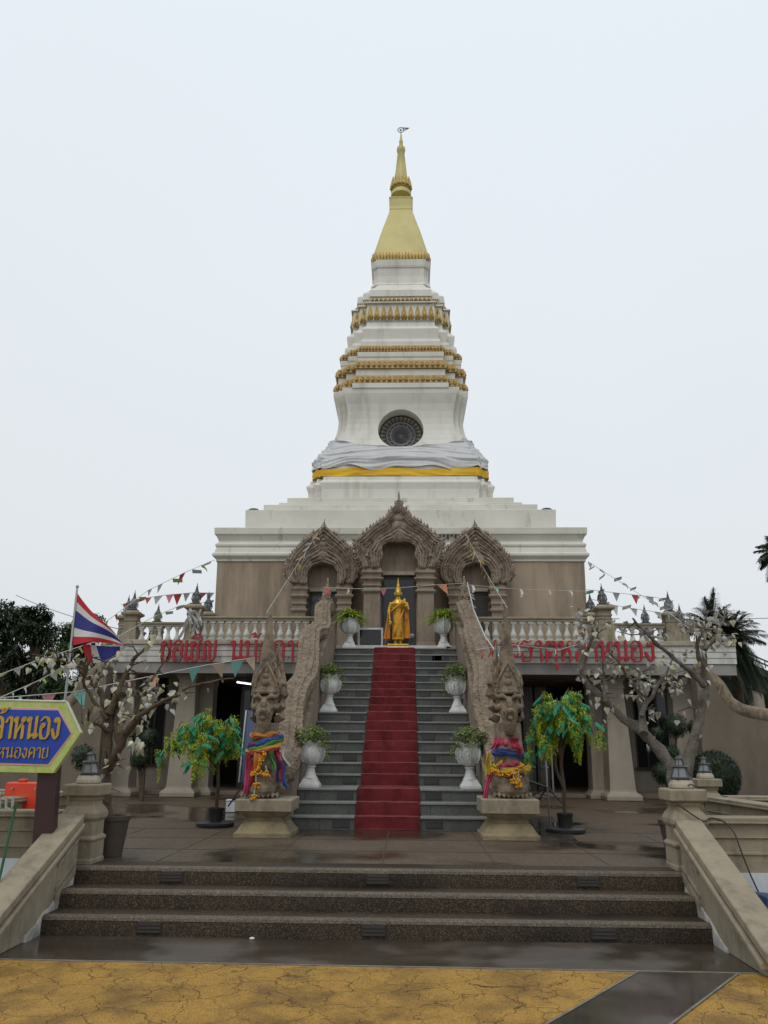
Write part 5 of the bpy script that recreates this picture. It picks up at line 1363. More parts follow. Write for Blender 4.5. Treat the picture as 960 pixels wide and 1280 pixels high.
UR = [(387.5, 984.5, nose(3)+.27, tread_z(3), 1.06, 'bushy', 'lowest white urn beside the serpent with rainbow ribbons', 'trailing green plant in the lowest urn, rainbow ribbon side'),
      (588, 984.5, nose(3)+.27, tread_z(3), 1.06, 'bushy', 'lowest white urn beside the serpent with the blue sash', 'trailing green plant in the lowest urn, blue sash side'),
      (411, 889, nose(10)+.27, tread_z(10), 1.08, 'bushy', 'middle white urn, flag side of the red carpet', 'small leaved plant in the middle urn, flag side'),
      (572, 889, nose(10)+.27, tread_z(10), 1.08, 'bushy', 'middle white urn, palm side of the red carpet', 'small leaved plant in the middle urn, palm side'),
      (437, 809, YT+.22, ZT, 1.12, 'fern', 'top white urn next to the white framed panel', 'bright spiky fern in the top urn next to the white framed panel'),
      (554.5, 809, YT+.22, ZT, 1.12, 'fern', 'top white urn with dark run-off streaks beside the statue', 'bright spiky fern in the top urn with dark streaks')]
for i, (px, py, Y, z, s, kind, lab, lab2) in enumerate(UR):
    X = at(px, py, Y).x
    if usrc is None:
        usrc = thing('urn', (X, Y, z), lab, 'urn', 'white urns on the stair landings'); usrc.location = (0, 0, 0); ORG[usrc.name] = Vector((0, 0, 0)); urn_mesh(usrc); usrc.location = (X, Y, z); usrc.scale = (s, s, s)
    else: dup(usrc, (X, Y, z), lab, rotz=.0, scale=(s, s, s*(.97+.02*(i % 3))))
    r_ = random.Random(40+i)
    if kind == 'bushy':
        g = bushy(r_, .27, .32, 620, [14, 16, 10, 7][i]); mm = M['leafg']
    else: g = fern(r_, 260, .68); mm = M['leafy']
    o = g.build('potted_plant', mm, None, recalc=False); o.location = (X, Y, z+.625*s); tag(o, lab2, 'plant', 'plants in the urns')

# ------------------------------------------------------------------ the golden statue
X = at(497.5, 808, YT+.30).x; Y = YT+.42; Z = ZT
ztop = at(499, 722, Y).z
t = thing('golden_statue', (X, Y, Z), 'standing golden Buddha statue in an orange robe at the head of the stairs', 'statue')
Hs = ztop-Z; s = Hs/1.72
def S(x, y, z): return (X+x*s, Y+y*s, Z+z*s)
g = MB(); 
for w_, d_, z0, z1 in ((.26, .20, 0, .05), (.23, .18, .05, .085), (.25, .19, .085, .12)):
    q = S(-w_, -d_, z0); r2 = S(w_, d_, z1); g.box(q[0], r2[0], q[1], r2[1], q[2], r2[2])
g.build('base', M['buddha'], t, bevel=.01)
g = MB()
def T_(pts, rad, n=10): g.tube([S(*p) for p in pts], [r_*s for r_ in rad], n)
T_([(0, 0, .30), (0, 0, .62), (0, .0, .80), (0, 0, .95), (0, 0, 1.08), (0, 0, 1.17), (0, 0, 1.21)], [.12, .135, .115, .13, .155, .10, .06], 14)
g.ell(S(0, 0, 1.10), (.165*s, .10*s, .075*s), 12, 7)
T_([(0, 0, 1.18), (0, -.01, 1.27)], [.052, .05], 10)
g.ell(S(0, -.015, 1.335), (.075*s, .085*s, .10*s), 14, 10)
g.ell(S(0, -.075, 1.30), (.045*s, .03*s, .045*s), 8, 6)
g.cone(S(0, -.09, 1.36), S(0, -.112, 1.315), .012*s, .016*s); g.ell(S(0, -.095, 1.283), (.028*s, .012*s, .008*s), 8, 5)
for q in (-1, 1):
    g.ell(S(q*.032, -.088, 1.345), (.016*s, .010*s, .007*s), 7, 5); T_([(q*.012, -.095, 1.362), (q*.035, -.095, 1.37), (q*.055, -.08, 1.36)], [.006, .007, .004], 5)
    g.ell(S(q*.082, .0, 1.315), (.014*s, .02*s, .06*s), 8, 6)
    T_([(q*.055, .02, .14), (q*.06, .0, .25), (q*.065, .0, .6)], [.042, .05, .085], 10)
    g.ell(S(q*.06, -.06, .135), (.04*s, .10*s, .025*s), 10, 6)
g.ell(S(0, .0, 1.42), (.068*s, .072*s, .055*s), 12, 8); g.ell(S(0, 0, 1.47), (.04*s, .042*s, .04*s), 10, 7)
# lowered arm
T_([(-.15, 0, 1.11), (-.205, -.0, .95), (-.215, -.04, .80), (-.195, -.07, .69)], [.06, .048, .040, .030])
g.ell(S(-.19, -.08, .645), (.032*s, .02*s, .045*s), 9, 6)
for j in range(4): T_([(-.212+.014*j, -.085, .63), (-.212+.0145*j, -.09, .59), (-.21+.014*j, -.082, .56-.006*(j in (1, 2)))], [.008, .0075, .006], 6)
T_([(-.165, -.09, .655), (-.155, -.105, .62), (-.158, -.11, .595)], [.010, .009, .007], 6)
# raised arm, palm turned out
T_([(.175, 0, 1.11), (.225, -.01, .96), (.215, -.10, .91), (.16, -.19, 1.02)], [.06, .05, .045, .032])
g.ell(S(.155, -.20, 1.075), (.034*s, .018*s, .045*s), 9, 6)
for j in range(4): T_([(.133+.015*j, -.205, 1.10), (.131+.0155*j, -.207, 1.145), (.131+.0155*j, -.203, 1.18-.008*abs(j-1.5))], [.008, .0075, .006], 6)
T_([(.125, -.20, 1.06), (.107, -.21, 1.085), (.105, -.21, 1.11)], [.010, .009, .007], 6)
bo = g.build('body', M['buddha'], t, smooth=60); remesh(bo, .009, 1, .3)
g = MB(); g.lathe([(.04*s, 0), (.045*s, .02*s), (.03*s, .06*s), (.022*s, .10*s), (.024*s, .12*s), (.012*s, .16*s), (.003*s, .235*s)], S(0, 0, 1.485), 12); g.build('flame_crown', M['buddha'], t, smooth=50)
# robe: a draped shell with folds, one shoulder bare, hem flaring to both sides
g = MB(); rings = []; n = 40
for z, rx, ry, cy in ((.24, .135, .115, .01), (.32, .132, .12, .01), (.48, .13, .125, 0), (.64, .122, .13, 0), (.80, .115, .12, 0), (.93, .13, .118, 0), (1.03, .148, .112, 0), (1.10, .155, .102, 0), (1.145, .125, .085, 0)):
    ring = []
    for i in range(n):
        a = 2*PI*i/n; f = 1+.05*math.sin(a*9+z*7)*(1.2-z)+.035*math.sin(a*5-z*11)
        zz_ = z-(.05*math.cos(a) if .1 < z < .2 else 0)-(.10*max(0, -math.cos(a))*max(0, -math.sin(a)) if z > 1.0 else 0)
        ring.append(S(rx*f*math.cos(a), cy+ry*f*math.sin(a), zz_))
    rings.append(ring)
g.loft(rings, False, False)
# diagonal roll across the chest and folds
g.tube([S(*p) for p in ((-.15, -.08, .90), (-.05, -.145, .98), (.06, -.145, 1.07), (.13, -.08, 1.15))], .022*s, 8)
for k in range(6): g.tube([S(*p) for p in ((.15-.03*k, -.125-.004*k, .95-.05*k), (.05-.03*k, -.15, .72-.06*k), (-.02-.02*k, -.14, .45-.03*k))], [.006*s, .012*s, .006*s], 6)
ro = g.build('robe', M['goldrobe'], t, smooth=70, recalc=False)
g = MB()   # cloth over the lowered arm and a sleeve over the raised arm
def fold(pa, pb, w0, w1, nseg=7, sd=0):
    rg = []
    for i in range(nseg+1):
        f = i/nseg; p = [pa[k]+(pb[k]-pa[k])*f for k in range(3)]; w_ = w0+(w1-w0)*f
        rg.append([S(p[0]+w_*math.cos(2*PI*j/12)*(1+.18*math.sin(j*3+sd)), p[1]+.4*w_*math.sin(2*PI*j/12), p[2]) for j in range(12)])
    g.loft(rg, False, True)
fold((-.215, -.03, .86), (-.27, -.0, .26), .026, .072, sd=1); fold((.20, -.01, .98), (.215, .03, .28), .035, .062, sd=2); fold((.20, -.06, 1.02), (.195, -.05, .72), .045, .03, sd=4)
g.build('sleeve', M['robe'], t, smooth=70)
g = MB(); g.tube([S(-.31, -.06, .04), S(-.225, -.10, .86)], .010*s, 6); g.build('staff', RB['orange'], t)

# white framed dark panel beside the statue, a little stand on the other side
P0, P1 = at(447, 810, YT+.75), at(479, 785, YT+.75)
t = thing('framed_panel', (P0.x, YT+.75, ZT), 'dark glass panel in a white metal frame beside the golden statue', 'panel')
g = MB()
for x in (P0.x, P1.x-.05): g.box(x, x+.05, YT+.72, YT+.77, ZT, P1.z)
g.box(P0.x+.05, P1.x-.05, YT+.72, YT+.77, P1.z-.05, P1.z); g.box(P0.x+.05, P1.x-.05, YT+.73, YT+.76, ZT+.05, ZT+.09)
g.build('frame', M['whitewall'], t, bevel=.005)
g = MB(); g.box(P0.x+.05, P1.x-.05, YT+.735, YT+.75, ZT+.09, P1.z-.05); g.build('glass', M['glass'], t)
Pq = at(515, 795, YT+.5)
t = thing('spot_lamp', (Pq.x, YT+.5, ZT), 'small black stand with a pale globe at the feet of the statue', 'lamp')
g = MB(); g.lathe([(.10, 0), (.10, .03), (.03, .05), (.025, Pq.z-ZT-.06)], (Pq.x, YT+.5, ZT), 10); g.box(Pq.x-.09, Pq.x+.09, YT+.46, YT+.54, ZT+.05, ZT+.2); g.build('stand', M['blackmetal'], t)
g = MB(); g.ell((Pq.x, YT+.5, Pq.z), .065, 12, 8); g.build('globe', M['lampglass'], t, smooth=60)
Pq = at(470, 812, YT+.45); g = MB()
for i in range(7): g.tube(ring_pts(Pq.x-.35+i*.11, YT+.40, ZT+.05, .06, .06, 0, 360, 0, 10, .02), .010, 5)
tag(g.build('wire_coil', M['steel']), 'loose coil of pale wire on the top step under the framed panel', 'wire')
g = MB(); Pq = at(561, 806, YT+.06)
for i in range(40):
    a = random.uniform(0, 2*PI); leafquad(g, (Pq.x, Pq.y, ZT+.01), (math.cos(a), math.sin(a), random.uniform(.3, 1.4)), random.uniform(.08, .16), .03, droop=.6)
tag(g.build('purple_plant', mat('purple_leaf', (0.10, 0.035, 0.055), (0.06, 0.02, 0.04), 8), recalc=False), 'small dark purple plant at the foot of the streaked top urn', 'plant')
M['sidewall'] = mat('side_wall_render', (0.185, 0.15, 0.112), (0.142, 0.114, 0.084), 1.1, 0.85, 0.3, 9, stain=(0.10, 0.08, 0.06), samt=0.8, sscale=(1.6, 1.6, 0.6), slo=0.44, shi=0.72)
# ------------------------------------------------------------------ serpent walls at both ends of the terrace
def tube_thing_wall(s, label):
    PX = lambda x: x if s > 0 else 999-x
    Yw = 19.0
    pts = [(868, 833), (880, 836), (889, 846), (899, 858), (911, 879), (928, 890), (960, 896), (1000, 899), (1060, 906)]
    c = [at(PX(x), y, Yw) for x, y in pts]
    if s < 0: 
        c = [Vector((-at(x, y, Yw).x+2*XC, Yw, at(x, y, Yw).z)) for x, y in pts]
    t = thing('serpent_wall', (c[0].x, Yw, ZP), label, 'wall', 'serpent topped side walls')
    poly = [(c[0].x-s*.05, ZP-.02)]+[(p.x, p.z-.05) for p in c]+[(c[-1].x, ZP-.02)]
    g = MB(); g.prism(poly, Yw-.05, Yw+.35, 'y'); g.build('wall', M['sidewall'], t)
    fine = []
    for a, b_ in zip(c, c[1:]):
        for k in range(4): fine.append(a.lerp(b_, k/4)+Vector((0, .1, 0)))
    fine.append(c[-1]+Vector((0, .1, 0)))
    fine = [fine[0]]*0+fine
    sm_ = [fine[0]]+[(fine[i-1]+fine[i]*2+fine[i+1])/4 for i in range(1, len(fine)-1)]+[fine[-1]]
    n = len(sm_); g = MB(); g.tube(sm_, [.06+.13*min(1, i/12) for i in range(n)], 12)
    g.build('serpent_coping', M['naga'], t, smooth=60)
tube_thing_wall(1, 'brown wall topped by a serpent body, behind the round hedge')
tube_thing_wall(-1, 'brown wall topped by a serpent body, behind the blue sign')

# ------------------------------------------------------------------ foliage makers
def leaf_clump(g, r_, c, rad, n, size, flat=.75):
    for i in range(n):
        v = Vector((r_.gauss(0, 1), r_.gauss(0, 1), r_.gauss(0, 1))).normalized()
        q = r_.random()**.42
        p = Vector(c)+Vector((v.x*rad*q, v.y*rad*q, v.z*rad*q*flat))
        d = Vector((r_.gauss(0, 1), r_.gauss(0, 1), r_.gauss(-.1, .7)))
        leafquad(g, p, d, size*r_.uniform(.6, 1.3), size*r_.uniform(.35, .6), droop=.25, seg=1 if size < .1 else 2)
def broad_tree(px, ytop, ybase, Y, w_px, m, label, seed, size=.26, n=7000, group='trees beyond the flag'):
    r_ = random.Random(seed); base = at(px, 900, Y); k = Y*.96/FOC
    top = at(px, ytop, Y).z; rad = w_px*k/2; H = top
    X = base.x
    t = thing('broad_tree', (X, Y, 0), label, 'tree', group)
    g = MB(); tr = [(X, Y, -.05), (X+.05, Y, H*.2), (X-.05, Y, H*.42), (X+.1, Y, H*.62), (X, Y, H*.8)]
    g.tube(tr, [H*.045, H*.036, H*.03, H*.02, .05], 9)
    cl = []
    for i in range(24):
        a = r_.uniform(0, 2*PI); zz = H*r_.uniform(.26, .90); q = rad*r_.uniform(.25, .78)*(1.0 if zz < H*.75 else .6)
        c = Vector((X+q*math.cos(a), Y+q*math.sin(a), zz)); cl.append((c, rad*r_.uniform(.24, .46)))
        z0 = zz-H*.22; g.tube([(X, Y, max(H*.3, z0)), ((X+c.x)/2, (Y+c.y)/2, zz-H*.08), c], [H*.016, H*.011, .03], 6)
    cl.append((Vector((X, Y, H*.88)), rad*.36))
    g.build('trunk', M['brownbark'], t)
    g = MB(); tot = sum(r0**2 for _, r0 in cl)
    for c, r0 in cl:
        for j in range(4):
            v = Vector((r_.gauss(0, 1), r_.gauss(0, 1), r_.gauss(0, .8))).normalized()*r0*.6
            leaf_clump(g, r_, c+v, r0*.55, int(n*r0**2/tot/5), size)
        leaf_clump(g, r_, c, r0*.7, int(n*r0**2/tot/5), size)
    g.build('crown', m, t, recalc=False)
broad_tree(-5, 736, 900, 48, 125, M['darkleaf'], 'tall dark tree at the left edge behind the sign', 1, .26, 15000)
broad_tree(32, 742, 900, 42, 85, M['darkleaf'], 'dense dark tree rising between the picture edge and the flag pole', 2, .22, 15000)
broad_tree(96, 768, 900, 56, 105, M['midleaf'], 'lower green tree right behind the flag', 3, .27, 16000)
broad_tree(60, 798, 900, 36, 92, M['midleaf'], 'lighter low tree under the flag, in front of the dark trees', 4, .20, 9000)
broad_tree(132, 796, 900, 60, 84, M['darkleaf'], 'small dark tree peeping between flag and terrace end', 5, .28, 12000)
broad_tree(985, 838, 900, 52, 60, M['darkleaf'], 'dark tree beside the green roofed pavilion', 6, .26, 4000, 'trees beyond the pavilion')
broad_tree(112, 822, 900, 33, 84, M['midleaf'], 'low bushy tree between the flag pole and the terrace end', 8, .2, 12000)
g = MB(); r_ = random.Random(11)
for i in range(170):
    a = R(-70+140*i/169); d = r_.uniform(95, 125); c = Vector((d*math.sin(a), d*math.cos(a), r_.uniform(.8, 3.0)))
    leaf_clump(g, r_, c, r_.uniform(2.0, 3.6), 75, .8)
tag(g.build('treeline', M['darkleaf'], recalc=False), kind='stuff', label='far dark treeline beyond the temple grounds', cat='treeline')

def topiary(px_base, y_base, Y, balls, label, seed, z0=None):
    r_ = random.Random(seed); B = at(px_base, y_base, Y); z0 = ZP if z0 is None else z0
    t = thing('topiary', (B.x, Y, z0), label, 'shrub', 'clipped ball shrubs')
    g = MB(); k = mpp(B)
    cs = [(at(x, y, Y+dy), r0*k) for x, y, r0, dy in balls]
    for c, r0 in cs:
        g.tube([(B.x, Y, z0-.02), (B.x*.7+c.x*.3, Y, z0+(c.z-z0)*.5), (c.x, c.y, c.z-r0*.5)], [.045, .035, .02], 7)
    g.build('trunk', M['brownbark'], t)
    g = MB()
    for c, r0 in cs:
        g.ell(c, r0*.86, 10, 7)
        n = int(1300*max(.3, (r0/.3)**2))
        for i in range(n):
            v = Vector((r_.gauss(0, 1), r_.gauss(0, 1), r_.gauss(0, 1))).normalized()
            p = c+v*r0*(.84+.16*r_.random())*(1+.06*noise.noise(v*4))
            leafquad(g, p, v+Vector((r_.gauss(0, .7), r_.gauss(0, .7), r_.gauss(0, .7))), .045*r_.uniform(.7, 1.4), .028, droop=.2, seg=1)
    g.build('crown', M['topiary'], t, recalc=False)
topiary(105, 990, 14.0, [(104, 946, 15.5, 0)], 'dark ball shrub just behind the lantern under the sign', 21)
topiary(178, 992, 18.2, [(176, 948, 13, 0), (186, 922, 12, .1), (168, 918, 8, .2)], 'dark shrub with clipped balls before the window, behind the cream leaf tree', 22)
topiary(843, 990, 17.3, [(845, 907, 15, 0), (866, 909, 8, .1), (822, 917, 9, 0), (840, 941, 10.5, -.1), (828, 966, 13, -.2)], 'dark shrub with several clipped balls behind the silver leaf tree', 23)
def dome_hedge(px, py, Y, rpx, label, seed):
    r_ = random.Random(seed); B = at(px, py, Y); r0 = rpx*mpp(B)
    g = MB(); g.ell((B.x, Y, B.z-.02), (r0*.93, r0*.93, r0*.97), 20, 12)
    for i in range(7000):
        v = Vector((r_.gauss(0, 1), r_.gauss(0, 1), r_.gauss(0, 1))).normalized()
        if v.z < -.75: continue
        p = Vector((B.x, Y, B.z))+v*r0*(.93+.08*r_.random())*(1+.03*noise.noise(v*5))
        leafquad(g, p, v+Vector((r_.gauss(0, .7), r_.gauss(0, .7), r_.gauss(0, .7))), .04*r_.uniform(.7, 1.4), .026, droop=.2, seg=1)
    tag(g.build('dome_shrub', M['topiary'], recalc=False), label, 'shrub')
dome_hedge(894, 970, 14.6, 30, 'large round clipped hedge behind the farther lantern post', 24)
g = MB(); 
for sgn in (1, -1): g.box(min(sgn*5.2, sgn*13), max(sgn*5.2, sgn*13), 12.9, 18.9, -.02, ZP-.01)
tag(g.build('planting_bed', M['soil']), kind='structure')

def palm(px, py, Y, nf, ln, label, seed, trunk_r=.16, skirt=0, tm='brownbark', lean=0.0, z0=0, sub=1.0, spread=1.0):
    r_ = random.Random(seed); C = at(px, py, Y)
    t = thing('palm_tree', (C.x+lean, Y, z0), label, 'palm tree')
    g = MB(); g.tube([(C.x+lean, Y, z0-.05), (C.x+lean*.6, Y, z0+(C.z-z0)*.4), (C.x, Y, C.z)], [trunk_r*1.15, trunk_r, trunk_r*.85], 12); g.build('trunk', M[tm], t)
    def frond(g, a, el, L_, dr, ll):
        d = Vector((math.cos(a)*math.cos(el), math.sin(a)*math.cos(el), math.sin(el))); sd_ = Vector((-math.sin(a), math.cos(a), 0))
        pts = [C+d*L_*f-Vector((0, 0, dr*L_*f*f)) for f in [i/12 for i in range(13)]]
        g.tube(pts, [.018*(1-.8*i/12)+.003 for i in range(13)], 4)
        for i in range(1, 48):
            f = .12+.88*i/48; j = min(11, int(f*12)); p = pts[j].lerp(pts[j+1], f*12-j) if j < 12 else pts[12]
            tg = (pts[min(12, j+1)]-pts[j]).normalized()
            for q in (-1, 1):
                leafquad(g, p, tg*.75+sd_*q*.8+Vector((0, 0, r_.uniform(-.1, .25))), ll*(1-.65*f*f)*r_.uniform(.8, 1.15), .022*sub, droop=.35, seg=2)
    g = MB()
    for i in range(nf):
        frond(g, 2*PI*i/nf*1.618*3, r_.uniform(-.1, 1.45), ln*r_.uniform(.75, 1.1), r_.uniform(.25, .7)*spread, ln*.34)
    g.build('crown', M['palm'], t, recalc=False)
    if skirt:
        g = MB()
        for i in range(skirt): frond(g, r_.uniform(0, 2*PI), r_.uniform(-.9, -.3), ln*r_.uniform(.7, 1.1), r_.uniform(.8, 1.3), ln*.3)
        g.build('dead_fronds', M['darkleaf'], t, recalc=False)
palm(889, 783, 23.5, 40, 1.25, 'bushy palm with its head directly behind the silver leaf tree', 31, .12, 5, spread=.5)
palm(914, 795, 24.5, 38, 1.2, 'palm with a long dark skirt in front of the green roofed pavilion', 32, .16, 26, spread=.6)
palm(968, 690, 22.0, 34, .72, 'palm on a purple grey trunk cut by the picture edge', 33, .19, 6, 'purple', lean=-.0, sub=1.3)

# green roofed pavilion behind the palms
Y = 31; a = at(921, 815, Y); b_ = at(975, 838, Y)
t = thing('pavilion', (b_.x+1, Y, 0), 'dark green roofed pavilion behind the palms at the picture edge', 'pavilion')
X0 = at(905, 830, Y).x; z0 = at(905, 812, Y).z; X1 = X0+6.2; sl_ = (a.z-b_.z)/(b_.x-a.x)
g = MB(); g.prism([(X0-.2, z0), (X1, z0-sl_*(X1-X0)), (X1, z0-sl_*(X1-X0)-.25), (X0-.2, z0-.30)], Y, Y+7, 'y'); g.prism([(X0-.1, z0-.31), (X1, z0-sl_*(X1-X0)-.26), (X1, z0-sl_*(X1-X0)-.75), (X0-.1, z0-.95)], Y+.3, Y+6.7, 'y'); g.build('roof', M['roofgreen'], t)
g = MB()
for dz in (.12, .28): g.tube([(X0, Y-.03, z0+dz), (X1, Y-.03, z0-sl_*(X1-X0)+dz)], .03, 6)
for i in range(9): x = X0+(X1-X0)*i/8; g.tube([(x, Y-.03, z0-sl_*(x-X0)-.02), (x, Y-.03, z0-sl_*(x-X0)+.29)], .02, 5)
g.build('rail', M['roofgreen'], t)
for px in (944, 985):
    x = at(px, 860, Y+.6).x; g = MB(); g.sqlathe([(.26, 0), (.26, .3), (.2, .4), (.2, z0-.9-sl_*(x-X0))], (x, Y+.6, 0)); g.build('column', M['colstone'], t)
for yy in (Y+6,):
    for px in (944, 985):
        x = at(px, 860, Y+.6).x; g = MB(); g.sqlathe([(.2, 0), (.2, z0-.9-sl_*(x-X0))], (x, yy, 0)); g.build('column', M['colstone'], t)

# ------------------------------------------------------------------ trees hung with heart shaped metal leaves
def heart(g, p, w_, r_, m=None):
    a = r_.uniform(-1.1, 1.1); tl = r_.gauss(0, .5); ro = r_.gauss(0, .35)
    Mr = Matrix.Rotation(a, 3, 'Z') @ Matrix.Rotation(tl, 3, 'X') @ Matrix.Rotation(ro, 3, 'Y')
    pr_ = [(0, 0), (.28, .12), (.5, -.06), (.46, -.36), (.22, -.72), (0, -1.12), (-.22, -.72), (-.46, -.36), (-.5, -.06), (-.28, .12)]
    vs_ = [Vector(p)+Mr @ Vector((x*w_, .12*w_*abs(x)*2, y*w_)) for x, y in pr_]
    g.add(vs_+[Vector(p)+Mr @ Vector((0, -.03*w_, -.4*w_))], [(i, (i+1) % 10, 10) for i in range(10)])
def leaf_tree(name, label, base, Y, branches, leafm, nleaf, lw, zones, seed, bark, pot):
    r_ = random.Random(seed); B = at(base[0], base[1], Y)
    t = thing(name, (B.x, Y, ZP), label, 'tree')
    g = MB(); allp = []
    dy = 0
    for pts, r0, r1, yo in branches:
        k = len(pts); P = [at(x, y, Y+yo*(i/(k-1))) for i, (x, y) in enumerate(pts)]
        F = []
        for i in range(k-1):
            for q in range(4):
                f = q/4; p0 = P[max(0, i-1)]; p1 = P[i]; p2 = P[i+1]; p3 = P[min(k-1, i+2)]
                F.append(.5*((2*p1)+(p2-p0)*f+(2*p0-5*p1+4*p2-p3)*f*f+(-p0+3*p1-3*p2+p3)*f**3)+Vector((r_.uniform(-.01, .01), r_.uniform(-.01, .01), r_.uniform(-.008, .008))))
        F.append(P[-1]); n = len(F); mp_ = mpp(B)
        g.tube(F, [(r0+(r1-r0)*(i/(n-1)))*mp_*(1+.12*r_.uniform(-1, 1)) for i in range(n)], 9)
        allp += F[n//3:]
        for j in range(5):        # twigs
            p = F[r_.randrange(n//3, n)]; d = Vector((r_.gauss(0, 1), r_.gauss(0, 1), r_.uniform(-.2, 1))).normalized()*r_.uniform(.14, .38)
            mid_ = p+d*.5+Vector((r_.uniform(-.04, .04), 0, r_.uniform(-.02, .05))); q = p+d; g.tube([p, mid_, q], [.011, .008, .004], 5); allp += [q, mid_]
            for h in range(1):
                e = Vector((r_.gauss(0, 1), r_.gauss(0, 1), r_.uniform(-.4, .8))).normalized()*r_.uniform(.07, .18); g.tube([mid_.lerp(q, .4*h), mid_.lerp(q, .4*h)+e*.5+Vector((0, 0, .01)), mid_.lerp(q, .4*h)+e], [.006, .005, .003], 4); allp.append(mid_+e)
    tk = g.build('trunk', bark, t, smooth=60)
    wob(tk, .02, 7); wob(tk, .008, 25)
    g = MB(); g.k = 0
    for i in range(nleaf):
        if zones and r_.random() < .42:
            zx, zy, zr = zones[r_.randrange(len(zones))]; p = at(zx+r_.gauss(0, zr*.6), zy+r_.gauss(0, zr*.6), Y+r_.gauss(0, .15))
        else: p = allp[r_.randrange(len(allp))]+Vector((r_.gauss(0, .05), r_.gauss(0, .06), r_.uniform(-.10, .03)))
        g.k = 0 if r_.random() < .6 else 1
        heart(g, p, lw*r_.uniform(.55, 1.2), r_)
    g.build('metal_leaves', leafm, t, recalc=False)
    g = MB(); h, r0, r1 = pot; g.lathe([(r0, 0), (r0*1.02, .03), (r1, h-.06), (r1*1.06, h-.05), (r1*1.08, h), (r1*.9, h), (r1*.85, h-.08)], (B.x, Y, ZP), 20)
    o = g.build('tree_pot', M['potbrown'], smooth=40); return o
o = leaf_tree('leaf_hung_tree', 'bare brown tree hung with cream heart shaped leaves, in front of the flag side terrace', (136, 1068), 9.35,
  [([(134, 1030), (132, 1000), (131, 978), (134, 955)], 7, 6.5, 0), ([(134, 958), (135, 925), (136, 895), (129, 872), (117, 856), (102, 836), (90, 829), (60, 822)], 6.5, 1.2, .25),
   ([(133, 965), (148, 936), (160, 914), (171, 897), (190, 884), (224, 866), (252, 855), (292, 848)], 6.2, 1.0, -.35), ([(150, 934), (145, 905), (146, 884), (155, 868), (172, 866), (196, 872)], 5.5, 1.6, .3),
   ([(136, 892), (148, 865), (160, 836), (174, 818), (188, 806)], 4.5, 1.3, .2), ([(118, 858), (124, 842), (131, 828)], 2.5, .9, .1), ([(135, 913), (120, 906), (102, 903)], 3.0, 1.0, -.2),
   ([(172, 897), (180, 866), (194, 842), (209, 824)], 2.8, .9, .3), ([(134, 900), (112, 868), (104, 845), (110, 820)], 2.5, .8, -.2)],
  [M['creamleaf'], M['silverleaf']], 230, .074, [(155, 880, 14), (185, 862, 16), (160, 905, 14), (120, 850, 14), (205, 870, 20), (190, 868, 12), (170, 930, 10), (60, 830, 12)], 51, M['brownbark'], (.42, .14, .185))
tag(o, 'round brown planter holding the tree with cream leaves', 'planter')
o = leaf_tree('leaf_hung_tree', 'pale barked forked tree hung with many silver heart shaped leaves behind the cable post', (849, 1040), 9.75,
  [([(848, 1030), (844, 985), (840, 962), (825, 939), (803, 915), (780, 900), (757, 876), (736, 857), (726, 838), (727, 812), (733, 776)], 10, 1.6, .4), ([(850, 1030), (856, 985), (861, 950), (868, 923), (876, 893), (882, 862), (880, 836), (882, 810), (896, 800), (918, 796)], 9.5, 1.6, .3),
   ([(881, 858), (868, 845), (853, 831), (828, 811), (803, 786), (791, 774)], 4.5, 1.2, -.3), ([(804, 916), (803, 890), (797, 861), (802, 838)], 5.5, 1.8, .2), ([(806, 872), (783, 843), (764, 819)], 3, 1.0, -.3),
   ([(801, 895), (818, 862), (831, 845), (843, 818)], 3, 1.0, .2), ([(880, 838), (872, 806), (878, 780)], 3.5, 1.2, -.2), ([(726, 840), (738, 800), (744, 770)], 3, 1.0, -.25), ([(882, 812), (900, 785), (906, 770)], 3, 1.0, .3), ([(757, 878), (756, 855), (755, 840)], 2.6, 1.2, .1)],
  [M['silverleaf'], M['creamleaf']], 420, .066, [(872, 790, 22), (886, 815, 20), (895, 780, 16), (800, 862, 14), (792, 870, 12), (815, 845, 16), (838, 830, 18), (735, 800, 14), (728, 770, 14), (845, 860, 16), (900, 800, 14), (876, 780, 14)], 52, M['bark'], (.40, .16, .21))
tag(o, 'round brown planter behind the cable post, holding the tree with silver leaves', 'planter')

